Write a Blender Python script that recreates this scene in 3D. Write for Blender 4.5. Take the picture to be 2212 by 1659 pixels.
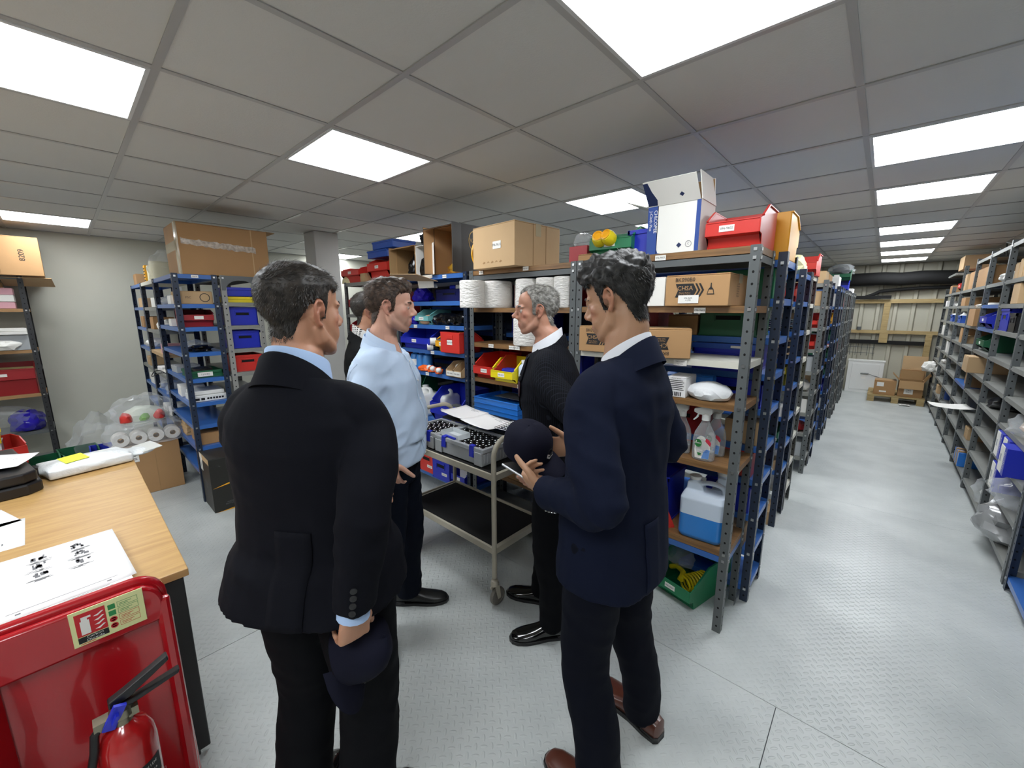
import bpy, bmesh, math, random
from math import pi, sin, cos, radians, sqrt, atan2
from mathutils import Vector, Matrix, Euler, noise

D = bpy.data
S = bpy.context.scene
C = S.collection
for o in list(D.objects):
    D.objects.remove(o, do_unlink=True)
random.seed(7)

# ------------------------------------------------------------------ camera
cam = D.cameras.new('camera')
cam.sensor_fit = 'HORIZONTAL'
cam.sensor_width = 36.0
cam.lens = 36.0 * 873.3 / 2212.0
cam.clip_start = 0.02
cam.clip_end = 60
co = D.objects.new('camera', cam)
C.objects.link(co)
co.location = (0, 0, 1.58)
co.rotation_euler = (pi / 2 - 0.18289, 0.0, 0.7368)
S.camera = co

# ------------------------------------------------------------------ world, exposure, light constants
W = D.worlds.new('world')
S.world = W
W.use_nodes = True
W.node_tree.nodes['Background'].inputs[0].default_value = (0.8, 0.85, 0.9, 1)
W.node_tree.nodes['Background'].inputs[1].default_value = 0.15
PANEL_POWER = 11.0          # emission strength of the ceiling panels
S.view_settings.view_transform = 'Standard'
S.view_settings.look = 'None'
S.view_settings.exposure = 0.7
S.view_settings.gamma = 1.0
S.view_settings.use_curve_mapping = False
S.cycles.use_denoising = True
S.cycles.max_bounces = 8
S.cycles.transparent_max_bounces = 12
S.cycles.sample_clamp_indirect = 6.0

# ------------------------------------------------------------------ materials
def lin(h):
    r = [int(h[i:i + 2], 16) / 255 for i in (0, 2, 4)]
    return tuple((c / 12.92 if c <= .04045 else ((c + .055) / 1.055) ** 2.4) for c in r) + (1,)

MATS = {}
def mat(name, h, rough=.5, metal=0.0, bump=0.0, bscale=60.0, var=0.0, vscale=6.0, coat=0.0, sheen=0.0, trans=0.0, alpha=1.0, spec=.5, emit=None, sss=0.0, stretch=None):
    if name in MATS:
        return MATS[name]
    m = D.materials.new(name)
    m.use_nodes = True
    nt = m.node_tree
    b = nt.nodes['Principled BSDF']
    b.inputs['Base Color'].default_value = lin(h)
    b.inputs['Roughness'].default_value = rough
    b.inputs['Metallic'].default_value = metal
    b.inputs['Specular IOR Level'].default_value = spec
    if coat: b.inputs['Coat Weight'].default_value = coat
    if sheen:
        b.inputs['Sheen Weight'].default_value = sheen
    if trans: b.inputs['Transmission Weight'].default_value = trans
    if alpha < 1: b.inputs['Alpha'].default_value = alpha
    if sss:
        b.inputs['Subsurface Weight'].default_value = sss
        b.inputs['Subsurface Radius'].default_value = (.012, .005, .003)
    if emit is not None:
        b.inputs['Emission Color'].default_value = lin(h)
        b.inputs['Emission Strength'].default_value = emit
    if bump or var:
        tc = nt.nodes.new('ShaderNodeTexCoord')
        src = tc.outputs['Object']
        if stretch:
            mp = nt.nodes.new('ShaderNodeMapping')
            mp.inputs['Scale'].default_value = stretch
            nt.links.new(src, mp.inputs[0]); src = mp.outputs[0]
    if bump:
        n = nt.nodes.new('ShaderNodeTexNoise')
        n.inputs['Scale'].default_value = bscale
        n.inputs['Detail'].default_value = 3
        nt.links.new(src, n.inputs['Vector'])
        bp = nt.nodes.new('ShaderNodeBump')
        bp.inputs['Strength'].default_value = bump
        bp.inputs['Distance'].default_value = .004
        nt.links.new(n.outputs['Fac'], bp.inputs['Height'])
        nt.links.new(bp.outputs[0], b.inputs['Normal'])
    if var:
        n2 = nt.nodes.new('ShaderNodeTexNoise')
        n2.inputs['Scale'].default_value = vscale
        n2.inputs['Detail'].default_value = 5
        nt.links.new(src, n2.inputs['Vector'])
        mx = nt.nodes.new('ShaderNodeMix'); mx.data_type = 'RGBA'
        c = lin(h)
        mx.inputs['A'].default_value = tuple(min(1, k * (1 - var)) for k in c[:3]) + (1,)
        mx.inputs['B'].default_value = tuple(min(1, k * (1 + var)) for k in c[:3]) + (1,)
        nt.links.new(n2.outputs['Fac'], mx.inputs['Factor'])
        nt.links.new(mx.outputs['Result'], b.inputs['Base Color'])
    MATS[name] = m
    return m

def wood(name, h1, h2, scale=(1, 1, 1), rough=.45):
    if name in MATS: return MATS[name]
    m = D.materials.new(name); m.use_nodes = True
    nt = m.node_tree; b = nt.nodes['Principled BSDF']
    b.inputs['Roughness'].default_value = rough
    tc = nt.nodes.new('ShaderNodeTexCoord'); mp = nt.nodes.new('ShaderNodeMapping')
    mp.inputs['Scale'].default_value = scale
    n = nt.nodes.new('ShaderNodeTexNoise'); n.inputs['Scale'].default_value = 6; n.inputs['Detail'].default_value = 8; n.inputs['Distortion'].default_value = .6
    r = nt.nodes.new('ShaderNodeValToRGB')
    r.color_ramp.elements[0].color = lin(h1); r.color_ramp.elements[1].color = lin(h2)
    r.color_ramp.elements[0].position = .3; r.color_ramp.elements[1].position = .7
    nt.links.new(tc.outputs['Object'], mp.inputs[0]); nt.links.new(mp.outputs[0], n.inputs['Vector'])
    nt.links.new(n.outputs['Fac'], r.inputs[0]); nt.links.new(r.outputs[0], b.inputs['Base Color'])
    MATS[name] = m
    return m

def film(name, h, clear=.6, rough=.12):
    """thin plastic film: part see-through, part glossy skin"""
    if name in MATS: return MATS[name]
    m = D.materials.new(name); m.use_nodes = True
    nt = m.node_tree; b = nt.nodes['Principled BSDF']
    b.inputs['Base Color'].default_value = lin(h); b.inputs['Roughness'].default_value = rough
    t = nt.nodes.new('ShaderNodeBsdfTransparent'); mx = nt.nodes.new('ShaderNodeMixShader')
    lw = nt.nodes.new('ShaderNodeLayerWeight'); lw.inputs[0].default_value = .35
    mr = nt.nodes.new('ShaderNodeMapRange')
    mr.inputs['To Min'].default_value = 1 - clear; mr.inputs['To Max'].default_value = min(1, 1.35 - clear)
    nt.links.new(lw.outputs['Facing'], mr.inputs['Value'])
    nt.links.new(mr.outputs[0], mx.inputs[0]); nt.links.new(t.outputs[0], mx.inputs[1]); nt.links.new(b.outputs[0], mx.inputs[2])
    nt.links.new(mx.outputs[0], nt.nodes['Material Output'].inputs[0])
    MATS[name] = m
    return m

M_post = mat('dark_grey_paint', '5a5e5f', .42, .0, bump=.05, bscale=300)
M_postblk = mat('black_paint', '2b2c2f', .45)
M_postnavy = mat('navy_paint', '1d2a40', .4)
M_postlite = mat('pale_grey_paint', '8f8f8b', .45)
M_blue = mat('blue_enamel', '3566ae', .35, coat=.2)
M_grey = mat('grey_enamel', '83847f', .45, var=.15)
M_white = mat('white_enamel', 'd4d2c6', .4)
M_hole = mat('hole_black', '0a0a0a', .9)
M_bolt = mat('zinc', 'c9cbcc', .3, 1.0)
M_chip = wood('oak_board', '6f5031', '8f6a41', (1, 14, 14))
M_kraft = mat('kraft_card', 'a98258', .8, bump=.08, bscale=40, var=.1, vscale=4)
M_kraft2 = mat('pale_kraft_card', 'bfa078', .8, bump=.08, bscale=40, var=.08)
M_kraft3 = mat('tan_card', 'b48c60', .8, bump=.08, bscale=40, var=.08)
M_kraftin = mat('card_inside', '9a7a52', .85, var=.08)
M_tape = film('clear_tape', 'd8c9a8', .45, .08)
M_paper = mat('paper_white', 'eceae4', .7)
M_paper2 = mat('paper_pinkish', 'f1efee', .7)
M_ink = mat('ink_black', '1a1a1c', .6)
M_inkg = mat('ink_grey', '6d6d70', .6)
M_red = mat('red_plastic', 'd0342c', .38, var=.05)
M_dred = mat('dark_red_plastic', '9e1f26', .4)
M_green = mat('green_plastic', '1f7a50', .38, var=.05)
M_dgreen = mat('dark_green_plastic', '185c3c', .4)
M_bblue = mat('blue_plastic', '2130b4', .36, var=.05)
M_rblue = mat('royal_blue_plastic', '2a55b0', .4)
M_tray = mat('bright_blue_plastic', '2c78d0', .32)
M_yellow = mat('yellow_plastic', 'e8d31c', .38)
M_amber = mat('amber_plastic', 'edaa1e', .38)
M_teal = mat('teal_plastic', '72b3b4', .4)
M_orange = mat('orange_rubber', 'f0661f', .5)
M_blackp = mat('black_plastic', '18181a', .35)
M_blackbag = mat('black_film', '0d0d0f', .16, bump=.3, bscale=12)
M_greyp = mat('grey_plastic', 'a9adb0', .42)
M_lgreyp = mat('pale_grey_plastic', 'c4c7c9', .4)
M_whitep = mat('white_plastic', 'e4e5e3', .35)
M_clear = film('clear_film', 'dfe3e6', .86, .06)
M_clearb = film('bottle_plastic', 'd9dde0', .78)
M_gold = mat('gold_foil', 'd9a63c', .22, .85, bump=.8, bscale=18)
M_steel = mat('steel', 'b8babb', .25, 1.0)
M_beige = mat('beige_tube_paint', 'b2ab9a', .4, bump=.08, bscale=120)
M_rubber = mat('ribbed_rubber', '0c0c0d', .85, bump=.2, bscale=200)
M_tissue = mat('white_tissue', 'e4e1dc', .9, bump=1.0, bscale=34, stretch=(1, 1, 2.6))
M_tissue.node_tree.nodes['Bump'].inputs['Distance'].default_value = .012

# ------------------------------------------------------------------ mesh builder
class MB:
    def __init__(s):
        s.v = []; s.f = []; s.m = []
    def add(s, vs, fs, mi=0):
        n = len(s.v)
        s.v += [tuple(v) for v in vs]
        s.f += [tuple(i + n for i in f) for f in fs]
        s.m += [mi] * len(fs)
        return s
    def box(s, x0, x1, y0, y1, z0, z1, mi=0, M=None):
        vs = [Vector(p) for p in ((x0, y0, z0), (x1, y0, z0), (x1, y1, z0), (x0, y1, z0), (x0, y0, z1), (x1, y0, z1), (x1, y1, z1), (x0, y1, z1))]
        if M: vs = [M @ v for v in vs]
        return s.add(vs, [(0, 3, 2, 1), (4, 5, 6, 7), (0, 1, 5, 4), (1, 2, 6, 5), (2, 3, 7, 6), (3, 0, 4, 7)], mi)
    def cb(s, c, d, mi=0, M=None):
        return s.box(c[0] - d[0] / 2, c[0] + d[0] / 2, c[1] - d[1] / 2, c[1] + d[1] / 2, c[2] - d[2] / 2, c[2] + d[2] / 2, mi, M)
    def prism(s, pts, a0, a1, axis='x', mi=0, M=None):
        """pts: polygon (u,v) counter-clockwise, extruded along axis"""
        n = len(pts)
        def P(u, v, a):
            return Vector((a, u, v)) if axis == 'x' else Vector((u, a, v)) if axis == 'y' else Vector((u, v, a))
        vs = [P(u, v, a0) for u, v in pts] + [P(u, v, a1) for u, v in pts]
        if M: vs = [M @ v for v in vs]
        fs = [tuple(range(n))[::-1], tuple(range(n, 2 * n))] + [(i, (i + 1) % n, n + (i + 1) % n, n + i) for i in range(n)]
        return s.add(vs, fs, mi)
    def rings(s, rings, mi=0, cap=True, closed=False):
        n = len(rings[0]); vs = [p for r in rings for p in r]; fs = []
        R = len(rings)
        for k in range(R if closed else R - 1):
            a = k * n; b = ((k + 1) % R) * n
            for i in range(n):
                j = (i + 1) % n
                fs.append((a + i, a + j, b + j, b + i))
        if cap and not closed:
            fs.append(tuple(range(n))[::-1]); fs.append(tuple(range((R - 1) * n, R * n)))
        return s.add(vs, fs, mi)
    def lathe(s, prof, n=20, c=(0, 0, 0), mi=0, M=None, sx=1, sy=1):
        rs = []
        for r, z in prof:
            ring = [Vector((c[0] + r * sx * cos(2 * pi * i / n), c[1] + r * sy * sin(2 * pi * i / n), c[2] + z)) for i in range(n)]
            if M: ring = [M @ v for v in ring]
            rs.append(ring)
        return s.rings(rs, mi)
    def cyl(s, c, r, h, n=16, mi=0, M=None):
        return s.lathe([(r, 0), (r, h)], n, c, mi, M)
    def tube(s, pts, r, n=10, mi=0, up=(0, 0, 1), closed=False):
        pts = [Vector(p) for p in pts]; R = []; K = len(pts)
        rr = r if isinstance(r, (list, tuple)) else [r] * K
        prev = None
        for i, p in enumerate(pts):
            if closed: t = pts[(i + 1) % K] - pts[i - 1]
            else: t = pts[min(i + 1, K - 1)] - pts[max(i - 1, 0)]
            t.normalize()
            if prev is None:
                u = Vector(up)
                if abs(u.dot(t)) > .95: u = Vector((1, 0, 0))
                a = u.cross(t).normalized()
            else:
                a = (prev - t * prev.dot(t)).normalized()
            prev = a
            b = t.cross(a)
            q = rr[i]; qa, qb = q if isinstance(q, (list, tuple)) else (q, q)
            R.append([p + a * qa * cos(2 * pi * k / n) + b * qb * sin(2 * pi * k / n) for k in range(n)])
        return s.rings(R, mi, closed=closed)
    def ell(s, c, r, mi=0, M=None, nu=16, nv=10):
        """ellipsoid"""
        c = Vector(c); rs = []
        for j in range(1, nv):
            t = pi * j / nv
            rs.append([Vector((r[0] * sin(t) * cos(2 * pi * i / nu), r[1] * sin(t) * sin(2 * pi * i / nu), -r[2] * cos(t))) for i in range(nu)])
        if M: rs = [[M @ v for v in q] for q in rs]
        rs = [[c + v for v in q] for q in rs]
        return s.rings(rs, mi)
    def quad(s, a, b, c, d, mi=0):
        return s.add([a, b, c, d], [(0, 1, 2, 3)], mi)
    def mesh(s, name, mats, smooth=None):
        me = D.meshes.new(name)
        me.from_pydata(s.v, [], s.f)
        for m in (mats if isinstance(mats, (list, tuple)) else [mats]):
            me.materials.append(m)
        if len(set(s.m)) > 1 or (s.m and s.m[0]):
            me.polygons.foreach_set('material_index', s.m)
        me.update()
        if smooth:
            me.shade_smooth(); me.set_sharp_from_angle(angle=radians(smooth))
        return me
    def obj(s, name, mats, parent=None, loc=(0, 0, 0), rz=0, smooth=None, bevel=0, rot=None):
        return link(name, s.mesh(name, mats, smooth), parent, loc, rz, bevel, rot)

def link(name, me, parent=None, loc=(0, 0, 0), rz=0, bevel=0, rot=None):
    o = D.objects.new(name, me)
    C.objects.link(o)
    o.location = loc
    o.rotation_euler = rot if rot else (0, 0, rz)
    if parent: o.parent = parent
    if bevel:
        b = o.modifiers.new('bevel', 'BEVEL'); b.width = bevel; b.segments = 2; b.limit_method = 'ANGLE'
    return o

def tag(o, label, cat, group=None):
    o['label'] = label; o['category'] = cat
    if group: o['group'] = group
    return o
def thing(name, label, cat, loc=(0, 0, 0), rz=0, group=None):
    o = D.objects.new(name, None); C.objects.link(o)
    o.empty_display_size = .05
    o.location = loc; o.rotation_euler = (0, 0, rz)
    return tag(o, label, cat, group)
def struct(o):
    o['kind'] = 'structure'; return o
def stuff(o):
    o['kind'] = 'stuff'; return o

TXT = {}
def text_me(t, size, m, spacing=1.0):
    k = (t, size, m.name)
    if k in TXT: return TXT[k]
    cu = D.curves.new('lettering', 'FONT')
    cu.body = t; cu.size = size; cu.align_x = 'CENTER'; cu.align_y = 'CENTER'; cu.resolution_u = 2
    cu.space_character = spacing
    ob = D.objects.new('lettering', cu); C.objects.link(ob)
    me = D.meshes.new_from_object(ob)
    D.objects.remove(ob, do_unlink=True)
    me.materials.clear(); me.materials.append(m)
    TXT[k] = me
    return me
FR = (pi / 2, 0, 0)                      # reads when looked at along +Y
def text(t, size, m, parent, loc, rot=FR, name='lettering', sx=1.0):
    o = link(name, text_me(t, size, m), parent, loc, rot=rot)
    if sx != 1: o.scale = (sx, 1, 1)
    return o
def plate(name, w, h, m, parent, loc, rot=FR, th=.0012):
    """thin flat label: faces +z of its own axes"""
    return MB().box(-w / 2, w / 2, -h / 2, h / 2, -th, th).obj(name, m, parent, loc, rot=rot)
def sticker(parent, loc, w=.05, h=.025, t='', size=None, rot=FR, m=None, ink=None, name='label'):
    p = plate(name, w, h, m or M_paper, parent, loc, rot)
    if t:
        text(t, size or h * .5, ink or M_ink, p, (0, 0, .0018), rot=(0, 0, 0))
    return p
# ------------------------------------------------------------------ room shell
CZ = 2.40
GX, GY = -0.770, -0.262               # ceiling grid origin, 0.6 m module
XL, XR, YN, YF = -6.78, 1.45, -2.66, 10.42

def floor_material():
    m = D.materials.new('grey_chequer_floor'); m.use_nodes = True
    nt = m.node_tree; N = nt.nodes; L = nt.links; b = N['Principled BSDF']
    tc = N.new('ShaderNodeTexCoord')
    def mth(op, a, bb=None, c=None):
        n = N.new('ShaderNodeMath'); n.operation = op
        for i, q in enumerate((a, bb, c)):
            if q is None: continue
            if isinstance(q, (int, float)): n.inputs[i].default_value = q
            else: L.new(q, n.inputs[i])
        return n.outputs[0]
    sp = N.new('ShaderNodeSeparateXYZ'); L.new(tc.outputs['Object'], sp.inputs[0])
    u = mth('MULTIPLY', mth('ADD', sp.outputs[0], sp.outputs[1]), 24.0)
    v = mth('MULTIPLY', mth('SUBTRACT', sp.outputs[0], sp.outputs[1]), 24.0)
    fu, fv = mth('FLOOR', u), mth('FLOOR', v)
    par = mth('PINGPONG', mth('ADD', fu, fv), 1.0)
    du, dv = mth('SUBTRACT', mth('SUBTRACT', u, fu), .5), mth('SUBTRACT', mth('SUBTRACT', v, fv), .5)
    def lens(a, c):
        return mth('SUBTRACT', 1.0, mth('ADD', mth('POWER', mth('ABSOLUTE', mth('DIVIDE', a, .46)), 2.0), mth('POWER', mth('ABSOLUTE', mth('DIVIDE', c, .17)), 2.0)))
    h1, h2 = lens(du, dv), lens(dv, du)
    mixn = N.new('ShaderNodeMix'); L.new(par, mixn.inputs['Factor']); L.new(h1, mixn.inputs['A']); L.new(h2, mixn.inputs['B'])
    hh = mth('MAXIMUM', mixn.outputs['Result'], 0.0)
    hh = mth('POWER', hh, .5)
    no = N.new('ShaderNodeTexNoise'); no.inputs['Scale'].default_value = 1.3; no.inputs['Detail'].default_value = 6; L.new(tc.outputs['Object'], no.inputs['Vector'])
    wear = N.new('ShaderNodeMapRange'); wear.inputs['From Min'].default_value = .35; wear.inputs['From Max'].default_value = .7; L.new(no.outputs['Fac'], wear.inputs['Value'])
    bp = N.new('ShaderNodeBump'); bp.inputs['Strength'].default_value = .7; bp.inputs['Distance'].default_value = .004
    L.new(mth('MULTIPLY', hh, mth('ADD', mth('MULTIPLY', wear.outputs[0], .7), .3)), bp.inputs['Height']); L.new(bp.outputs[0], b.inputs['Normal'])
    n2 = N.new('ShaderNodeTexNoise'); n2.inputs['Scale'].default_value = 3.0; n2.inputs['Detail'].default_value = 8; L.new(tc.outputs['Object'], n2.inputs['Vector'])
    rp = N.new('ShaderNodeValToRGB')
    rp.color_ramp.elements[0].color = lin('b0b5b4'); rp.color_ramp.elements[1].color = lin('c3c7c5')
    rp.color_ramp.elements[0].position = .3; rp.color_ramp.elements[1].position = .65
    L.new(n2.outputs['Fac'], rp.inputs[0])
    n3 = N.new('ShaderNodeTexNoise'); n3.inputs['Scale'].default_value = 55; n3.inputs['Detail'].default_value = 3; L.new(tc.outputs['Object'], n3.inputs['Vector'])
    th = N.new('ShaderNodeMapRange'); th.inputs['From Min'].default_value = .72; th.inputs['From Max'].default_value = .76; L.new(n3.outputs['Fac'], th.inputs['Value'])
    mc = N.new('ShaderNodeMix'); mc.data_type = 'RGBA'; mc.inputs['B'].default_value = lin('84898a')
    L.new(mth('MULTIPLY', th.outputs[0], .5), mc.inputs['Factor']); L.new(rp.outputs[0], mc.inputs['A'])
    L.new(mc.outputs['Result'], b.inputs['Base Color'])
    b.inputs['Roughness'].default_value = .36
    return m
M_floor = floor_material()
M_seam = mat('seam_dark', '4d5152', .8)
fl = struct(MB().box(XL - .1, XR + .1, YN - .1, YF + .1, -.06, -.006).obj('floor', M_seam))
ys = [-2.76, -0.71, 1.73, 4.17, 6.61, 9.05, 10.52]
for r in range(len(ys) - 1):
    off = -0.13 if r in (0, 1) else (-1.05 if r % 2 else 0.85)
    xs = sorted([XL - .1, XR + .1] + [off + 2.0 * k for k in range(-5, 3) if XL < off + 2.0 * k < XR])
    for a, bb in zip(xs, xs[1:]):
        MB().box(a + .0016, bb - .0016, ys[r] + .0016, ys[r + 1] - .0016, -.0062, 0).obj('floor_plate', M_floor, fl)

M_wall = mat('painted_plaster', 'c6c5b8', .8, bump=.05, bscale=30, var=.03)
M_wallw = mat('painted_wall', 'bdbcb5', .8, bump=.05, bscale=30)
struct(MB().box(XL - .12, XL, YN - .1, YF + .1, 0, CZ + .1).obj('wall_left', M_wall))
struct(MB().box(XR, XR + .12, YN - .1, YF + .1, 0, CZ + .1).obj('wall_right', M_wallw))
struct(MB().box(XL - .1, XR + .1, YN - .12, YN, 0, CZ + .1).obj('wall_back', M_wallw))
# far wall: ribbed steel cladding on a dark structure
M_clad = mat('cladding_sheet', 'b9b6a6', .55, bump=.1, bscale=20, var=.1, vscale=2)
M_timber = wood('sawn_timber', '9a8358', 'b8a274', (1, 1, 8), .8)
M_dark = mat('tarred_black', '0c0c0d', .85, bump=.5, bscale=15)
fw = struct(MB().box(XL, XR, YF + .05, YF + .15, 0, CZ + .1).obj('wall_far', M_clad))
x = XL
k = 0
while x < XR - .05:                     # ribbed sheet, one panel after another with its own ribs
    w = .96
    m = MB(); n = 4
    for q in range(n):
        a = x + w * q / n; bq = w / n
        m.prism([(a + .004, YF + .05), (a + .004, YF + .03), (a + bq * .68, YF + .03), (a + bq * .75, YF), (a + bq * .93, YF), (a + bq - .002, YF + .03), (a + bq - .002, YF + .05)][::-1], 0.0, CZ, 'z')
    m.obj('cladding_panel', M_clad, fw)
    x += w
def bar(name, x0, x1, y0, y1, z0, z1, m, parent, bevel=0):
    return MB().box(x0, x1, y0, y1, z0, z1).obj(name, m, parent, bevel=bevel)
bar('timber_rail', -1.6, .78, YF - .07, YF - .002, 1.69, 1.76, M_timber, fw)
bar('timber_rail', -1.6, .78, YF - .07, YF - .002, 1.13, 1.19, M_timber, fw)
bar('timber_stud', -.02, .07, YF - .068, YF - .004, 1.19, 1.69, M_timber, fw)
bar('timber_stud', -.02, .10, YF - .068, YF - .004, .96, 1.13, M_timber, fw)
bar('timber_stud', .60, .68, YF - .08, YF - .004, .0, 1.13, M_timber, fw)
bar('steel_purlin', -1.8, .62, YF - .05, YF - .003, .93, 1.0, M_dark, fw)
m = MB(); rnd = random.Random(3)
pts = [(-6.6 + .25 * i, YF - .16 + rnd.uniform(-.01, .01), 2.12 + rnd.uniform(-.012, .012)) for i in range(32)]
m.tube(pts, [(.13 + rnd.uniform(-.012, .012), .12) for _ in pts], 10)
m.obj('insulated_beam', M_dark, fw, smooth=40)
MB().tube([(-1.2, YF - .1, 1.79), (-.32, YF - .1, 1.80), (-.2, YF - .1, 1.85), (-.1, YF - .1, 1.91), (.12, YF - .1, 1.93), (.4, YF - .1, 1.95), (.95, YF - .1, 1.96)], .03, 8).obj('black_pipe', M_dark, fw, smooth=50)
bar('cable_tray', -.9, .06, YF - .13, YF - .08, 1.77, 1.83, M_dark, fw)
m = MB()
for q in range(6): m.tube([(-.5 + .085 * q, YF - .03, .7), (-.5 + .085 * q, YF - .03, .92)], .004, 5)
for z in (.75, .86): m.tube([(-.55, YF - .03, z), (-.05, YF - .03, z)], .005, 5)
m.obj('wire_mesh_rack', M_post, fw)
MB().cyl((-.33, YF - .05, 1.19), .035, .06, 10).obj('knob_fitting', M_post, fw)
MB().tube([(-.7, YF - .06, 2.0), (-.2, YF - .06, 2.02)], .012, 8).obj('grey_conduit', M_grey, fw, smooth=50)

# white column near the left racks
M_col = mat('column_paint', 'c9c8c4', .7, bump=.15, bscale=14, var=.05)
cb_ = struct(MB().box(-4.84, -4.577, 1.92, 2.18, 0, CZ).obj('trim_1', M_col, bevel=.006))
struct(MB().box(-6.78, -6.74, 1.02, 1.1, 0, 2.4).obj('trim_2', M_col))

# ------------------------------------------------------------------ ceiling
M_tile = mat('mineral_tile', 'cfcec9', .95, bump=.18, bscale=140, var=.03, vscale=2)
M_grid = mat('grid_paint', 'aeadaa', .32)
M_lit = mat('lit_diffuser', 'f6fbff', .5, emit=PANEL_POWER)
M_frame = mat('panel_frame', 'd2d3d2', .5)
ce = struct(MB().box(XL - .1, XR + .1, YN - .1, YF + .1, CZ + .06, CZ + .12).obj('ceiling', M_tile))
LIGHTS = {(-3, 2): 'square ceiling light panel over the shirted man and left racks',
          (0, 2): 'largest ceiling light panel, cut by the top edge of the photo',
          (-3, 0): 'ceiling light panel at the left edge above the desk',
          (-9, 0): 'low ceiling light panel at the left wall, over the kraft box',
          (-2, 5): 'ceiling light panel right behind the white and blue carton',
          (-2, 7): 'sliver of ceiling light panel left of the white and blue carton',
          (-10, 5): 'ceiling light panel just right of the white column',
          (-6, 5): 'ceiling light panel behind the black bag on the blue rack',
          (1, 5): 'nearest of the ceiling light panels over the right aisle',
          (1, 7): 'second nearest ceiling light panel over the right aisle',
          (1, 10): 'third ceiling light panel over the right aisle',
          (1, 12): 'fourth ceiling light panel over the right aisle',
          (1, 14): 'fifth ceiling light panel over the right aisle',
          (1, 16): 'farthest ceiling light panel over the right aisle, nearest the cladding',
          (-6, -2): 'added unseen ceiling light panel behind the camera, far to the left', (0, -2): 'added unseen ceiling light panel directly behind the camera', (1, -1): 'added unseen ceiling light panel above and right of the camera', (-4, -2): 'added unseen ceiling light panel behind the camera, second from the left', (-3, -3): 'added unseen ceiling light panel farthest behind the camera', (-8, 12): 'ceiling light panel deep behind the racks by the left wall', (-5, 14): 'ceiling light panel deep behind the middle of the rack rows'}  # panels by and behind the camera are unseen, added to light the front
ij = [(i, j) for i in range(-10, 4) for j in range(-4, 18)]
tile_me = MB().box(-.289, .289, -.289, .289, .004, .018).mesh('ceiling_tile', M_tile)
li_frame = None
for i, j in ij:
    cx, cy = GX + .6 * i + .3, GY + .6 * j + .3
    if cy > YF - .1 or cx < XL + .2: continue
    if (i, j) in LIGHTS:
        t = thing('ceiling_light', LIGHTS[(i, j)], 'light', (cx, cy, CZ), group='square ceiling light panels')
        f = MB()
        f.box(-.287, .287, -.287, -.274, -.004, .012).box(-.287, .287, .274, .287, -.004, .012).box(-.287, -.274, -.274, .274, -.004, .012).box(.274, .287, -.274, .274, -.004, .012)
        f.obj('light_frame', M_frame, t)
        MB().box(-.274, .274, -.274, .274, .0, .01).obj('diffuser', M_lit, t)
        continue
    if j < -1 or i > 2:
        continue
    link('ceiling_tile', tile_me, ce, (cx, cy, CZ))
MB().box(XL, XR, YN, GY - .6, CZ + .004, CZ + .02).obj('rear_soffit', M_tile, ce)
MB().box(GX + 1.8, XR, GY - .6, YF, CZ + .004, CZ + .02).obj('side_soffit', M_tile, ce)
for i in range(-9, 4):
    xx = GX + .6 * i
    MB().prism([(xx - .012, CZ), (xx + .012, CZ), (xx + .012, CZ + .003), (xx + .002, CZ + .003), (xx + .002, CZ + .03), (xx - .002, CZ + .03), (xx - .002, CZ + .003), (xx - .012, CZ + .003)], YN, YF - .02, 'y').obj('grid_runner', M_grid, ce)
for j in range(-4, 18):
    yy = GY + .6 * j
    MB().prism([(yy - .012, CZ - .001), (yy + .012, CZ - .001), (yy + .012, CZ + .003), (yy + .002, CZ + .003), (yy + .002, CZ + .03), (yy - .002, CZ + .03), (yy - .002, CZ + .003), (yy - .012, CZ + .003)], XL, XR, 'x').obj('cross_runner', M_grid, ce)
MB().box(XL, XL + .02, YN, YF, CZ - .004, CZ + .02).obj('edge_trim', M_grid, ce)
sm = thing('smoke_detector', 'round ceiling sensor with a lit green indicator', 'detector', (.14, 1.65, CZ - .004))
MB().lathe([(.0, 0), (.055, 0), (.05, -.012), (.03, -.022), (.0, -.024)][::-1], 24).obj('detector_body', M_tile, sm, smooth=40)
MB().ell((0, 0, -.024), (.007, .007, .004)).obj('indicator', mat('green_led', '5dff7a', .4, emit=4), sm, smooth=60)

# ------------------------------------------------------------------ slotted angle racking
POST = {}
def post_mesh(h, sx, sy, m, lip=.038, pitch=.05):
    k = (h, sx, sy, m.name, lip)
    if k in POST: return POST[k]
    b = MB(); t = .0025
    xa, xb = sorted((0, sx * lip)); ya, yb = sorted((0, sy * lip))
    b.box(xa, xb, *sorted((0, sy * t)), 0, h)
    b.box(*sorted((0, sx * t)), *sorted((sy * t, sy * lip)), 0, h)
    z = .035
    while z < h - .02:
        for q in (0, 1):
            cx, cz = lip * .5, z
            ring = [(cx + .0052 * cos(a), cz + .0062 * sin(a)) for a in [pi * 2 * i / 6 for i in range(6)]]
            for off in (-.0004, t + .0004):
                if q == 0: vs = [(sx * u, sy * off, v) for u, v in ring]
                else: vs = [(sx * off, sy * u, v) for u, v in ring]
                b.add(vs, [tuple(range(6))], 1)
        z += pitch
    POST[k] = b.mesh('upright', [m, M_hole])
    return POST[k]

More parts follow.
